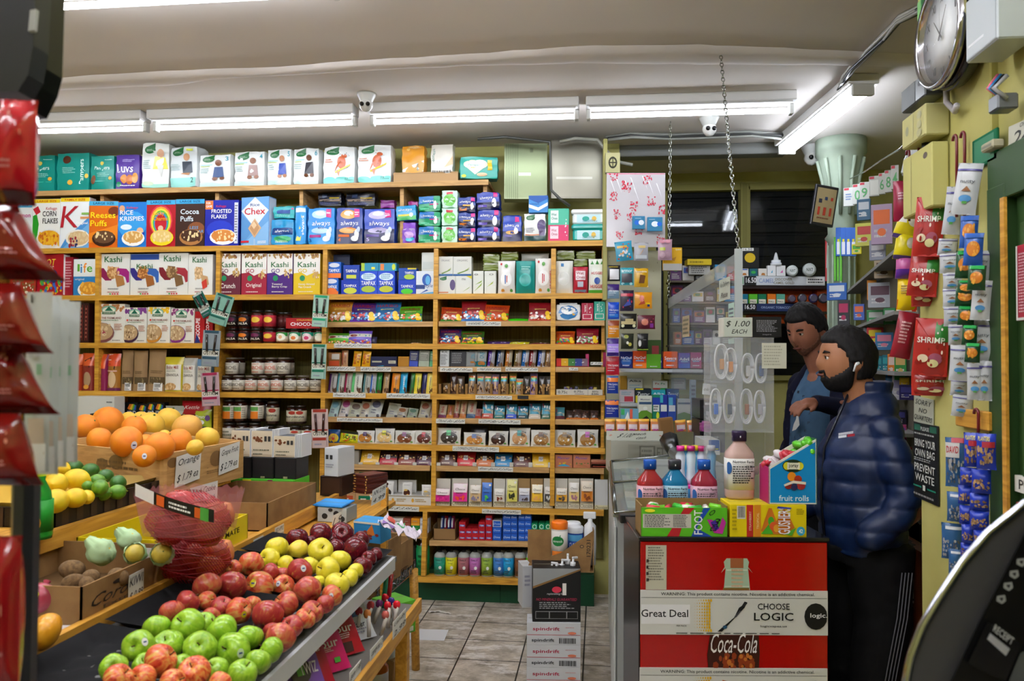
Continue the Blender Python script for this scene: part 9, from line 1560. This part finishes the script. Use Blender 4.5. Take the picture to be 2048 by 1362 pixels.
blackc=ramp_mat('black_track_cloth',[(.3,'08080a'),(.7,'101012')],(1,1,1),8,3,.8,.2,.25,bscale=40)
tee=ramp_mat('blue_grey_cotton',[(.3,'3a5674'),(.7,'4a6884')],(1,1,1),9,3,.9,.2,.2,bscale=60)
# near customer, side on, one hand in the jacket pocket (local frame: -x is where he faces, -y towards the aisle)
D1=3.0;p=atD(1722,722,D1);HZ=ZC-(716-722)/FPX*D1
hx=((1692-1722)/FPX)*D1
def body1(M_):
 hand(M_,(.05,-.1,1.0),(-.7,.1,-.3),(.3,.9,0),1,.3);limb(M_,[(.14,-.21,1.12,.04),(.08,-.17,1.04,.03),(.05,-.1,1.0,.026)])
 limb(M_,[(.02,0,HZ-.28,.09),(.03,0,1.1,.1),(.02,0,.95,.1)])
 for s in(-1,1):limb(M_,[(.02,s*.09,.92,.07),(.0-.02*s,s*.1,.5,.05),(.03,s*.1,.1,.04),(-.1,s*.1,.05,.035)])
per,HM=person((p.x,p.y,0),YAW,'bearded person side on in a quilted navy jacket with a white earbud',(hx,0,HZ),(0,-.03,0),'a06c4c',None,True,True,None,body1)
M_=MB();tor(M_,[(.0,0,.90,.145,.18),(.0,0,.97,.15,.19),(-.01,0,1.1,.15,.19),(-.01,0,1.25,.145,.19),(.0,0,1.33,.12,.18),(.025,0,1.40,.1,.15),(.035,0,1.45,.085,.12),(.035,0,1.50,.076,.082),(.04,0,1.53,.074,.078)])
for s in(-1,1):
 if s<0:limb(M_,[(.02,s*.15,1.36,.058),(.035,s*.2,1.25,.064),(.06,s*.22,1.13,.06),(.01,s*.225,1.05,.056),(-.06,s*.205,.99,.052)])
 else:limb(M_,[(.05,s*.17,1.37,.075),(.06,s*.25,1.25,.075),(.04,s*.25,1.12,.07),(-.08,s*.22,1.08,.06),(-.16,s*.16,1.02,.05)])
fuse(M_,'puffer_jacket',per,navy,.009,3,quilt(0))
M_=MB();s_=plane_S((-.165,-.0,1.3),(.0,-.0,0),(0,0,.01),(-1,0,0));M_.tube([(-.148,-.02,.9),(-.163,-.02,1.1),(-.15,-.02,1.28),(-.1,-.02,1.39),(-.05,-.02,1.5)],.005,('0a1020','p'),6);M_.obj('zip',per)
M_=MB();S_=plane_S((-.148,-.145,1.325),(.045,-.035,.012),(0,0,.022),(-.6,-.8,0));paint(M_,S_,'R b8bcc8 .0 .55 .9 .95;T d8dce4 .4 .75 .7 .3 tommy;R a82838 .55 .1 1 .5;R d8dce4 0 .1 .5 .5');M_.obj('chest_badge',per)
M_=MB();tor(M_,[(.02,0,.86,.16,.19),(.02,0,.93,.165,.2)])
for s in(-1,1):limb(M_,[(.02,s*.09,.88,.115),(.01-.02*s,s*.1,.66,.1),(-.01,s*.1,.46,.082),(.02,s*.1,.25,.075),(.03,s*.1,.1,.07)])
fuse(M_,'track_pants',per,blackc,.01,4,fold)
for k_ in range(4):
 M_=MB();M_.tube([(.05+.012*k_,-.205,.86),(.03+.012*k_,-.208,.7),(.0+.012*k_,-.197,.52),(-.01+.012*k_,-.187,.44),(.02+.012*k_,-.181,.3),(.03+.012*k_,-.175,.12)],.0022,('6a6a6e','f'),5);M_.obj('leg_stripe',per)
for s in(-1,1):M_=MB();M_.lathe([(.001,0),(.05,.0),(.055,.02),(.05,.06),(.035,.09)],('1a1a1c','p'),14,M=Matrix.Translation((-.02,s*.1,0))@Matrix.Diagonal((2.4,.9,1,1)));M_.obj('shoe',per)
# far shopkeeper, looking down, behind the counter on a raised step
D2=3.75;p=atD(1640,722,D2);H2=ZC-(656-722)/FPX*D2;hx2=((1606-1640)/FPX)*D2;F0=.15
def body2(M_):
 hand(M_,(-.2,-.2,H2-.335),(-1,-.05,-.1),(0,.2,-1),-1,.6);limb(M_,[(.05,-.25,H2-.37,.04),(-.2,-.2,H2-.335,.026)])
 hand(M_,(-.14,.15,H2-.66),(-1,.1,-.1),(0,-.2,-1),1,.5);limb(M_,[(.06,.2,H2-.6,.04),(-.14,.15,H2-.66,.028)])
 limb(M_,[(.03,0,H2-.28,.09),(.04,0,1.2,.1),(.03,0,1.05,.1)])
 for s in(-1,1):limb(M_,[(.03,s*.09,1.05,.07),(.03,s*.1,.65,.05),(.03,s*.1,F0+.1,.04),(-.08,s*.1,F0+.05,.035)])
per2,HM2=person((p.x,p.y,0),YAW+.35,'person behind the counter in a blue grey printed tee and open navy hoodie, looking down',(hx2,0,H2),(0,-.42,.25),'94604a',None,False,False,None,body2)
M_=MB();tor(M_,[(.02,0,1.0,.13,.17),(.015,0,1.2,.135,.175),(.02,0,1.4,.13,.175),(.03,0,H2-.3,.11,.18),(.035,0,H2-.22,.08,.13),(.03,0,H2-.17,.072,.08)]);fuse(M_,'printed_tee',per2,tee,.009,4,fold)
M_=MB();S_=lambda u,v,o:Vector((-.13-.012*math.sin(PI*u)-o,.1-.2*u,H2-.52+.24*v));paint(M_,S_,'P d8d8d4 .5 .2 .62 .3 .58 .5 .66 .8 .54 .56 .5 .4 .42 .3 .36 .16;'+''.join('I 1c2434 %.2f %.2f .06 .05 %s;'%(.5+.42*math.cos(a_),.5+.45*math.sin(a_),ch)for a_,ch in zip([2.2-i*.42 for i in range(14)],'GRIPTAPENLEVDS')));M_.obj('tee_print',per2)
M_=MB();tor(M_,[(.075,0,.98,.1,.2),(.07,0,1.2,.105,.205),(.07,0,1.4,.105,.21),(.075,0,H2-.3,.1,.21),(.07,0,H2-.22,.08,.16),(.06,0,H2-.15,.075,.09)])
for s in(-1,1):
 limb(M_,[(-.02,s*.165,1.0,.045),(-.03,s*.165,1.3,.045),(-.02,s*.15,H2-.3,.045),(.03,s*.1,H2-.19,.04)],10)
 limb(M_,[(.06,s*.19,H2-.27,.075),(.1,s*.25,H2-.42,.065),(.13,s*.26,H2-(.5 if s>0 else .42),.06),(.0,s*.22,H2-(.6 if s>0 else .37),.05),(-.12 if s>0 else-.19,s*(.16 if s>0 else .2),H2-(.66 if s>0 else .336),.038)])
fuse(M_,'navy_hoodie',per2,dnavy,.01,4,fold)
M_=MB();tor(M_,[(.03,0,1.0,.13,.18),(.03,0,1.06,.14,.18)])
for s in(-1,1):limb(M_,[(.03,s*.09,1.0,.1),(.03,s*.1,.65,.08),(.03,s*.1,F0+.06,.07)])
fuse(M_,'dark_trousers',per2,blackc,.012,4,fold)
M_=MB();M_.box(.62,1.35,3.35,5.2,0,F0,('3a3028','d'));tag(M_.obj('raised_platform'),'low raised wooden platform behind the counter','platform')
finish_labels()
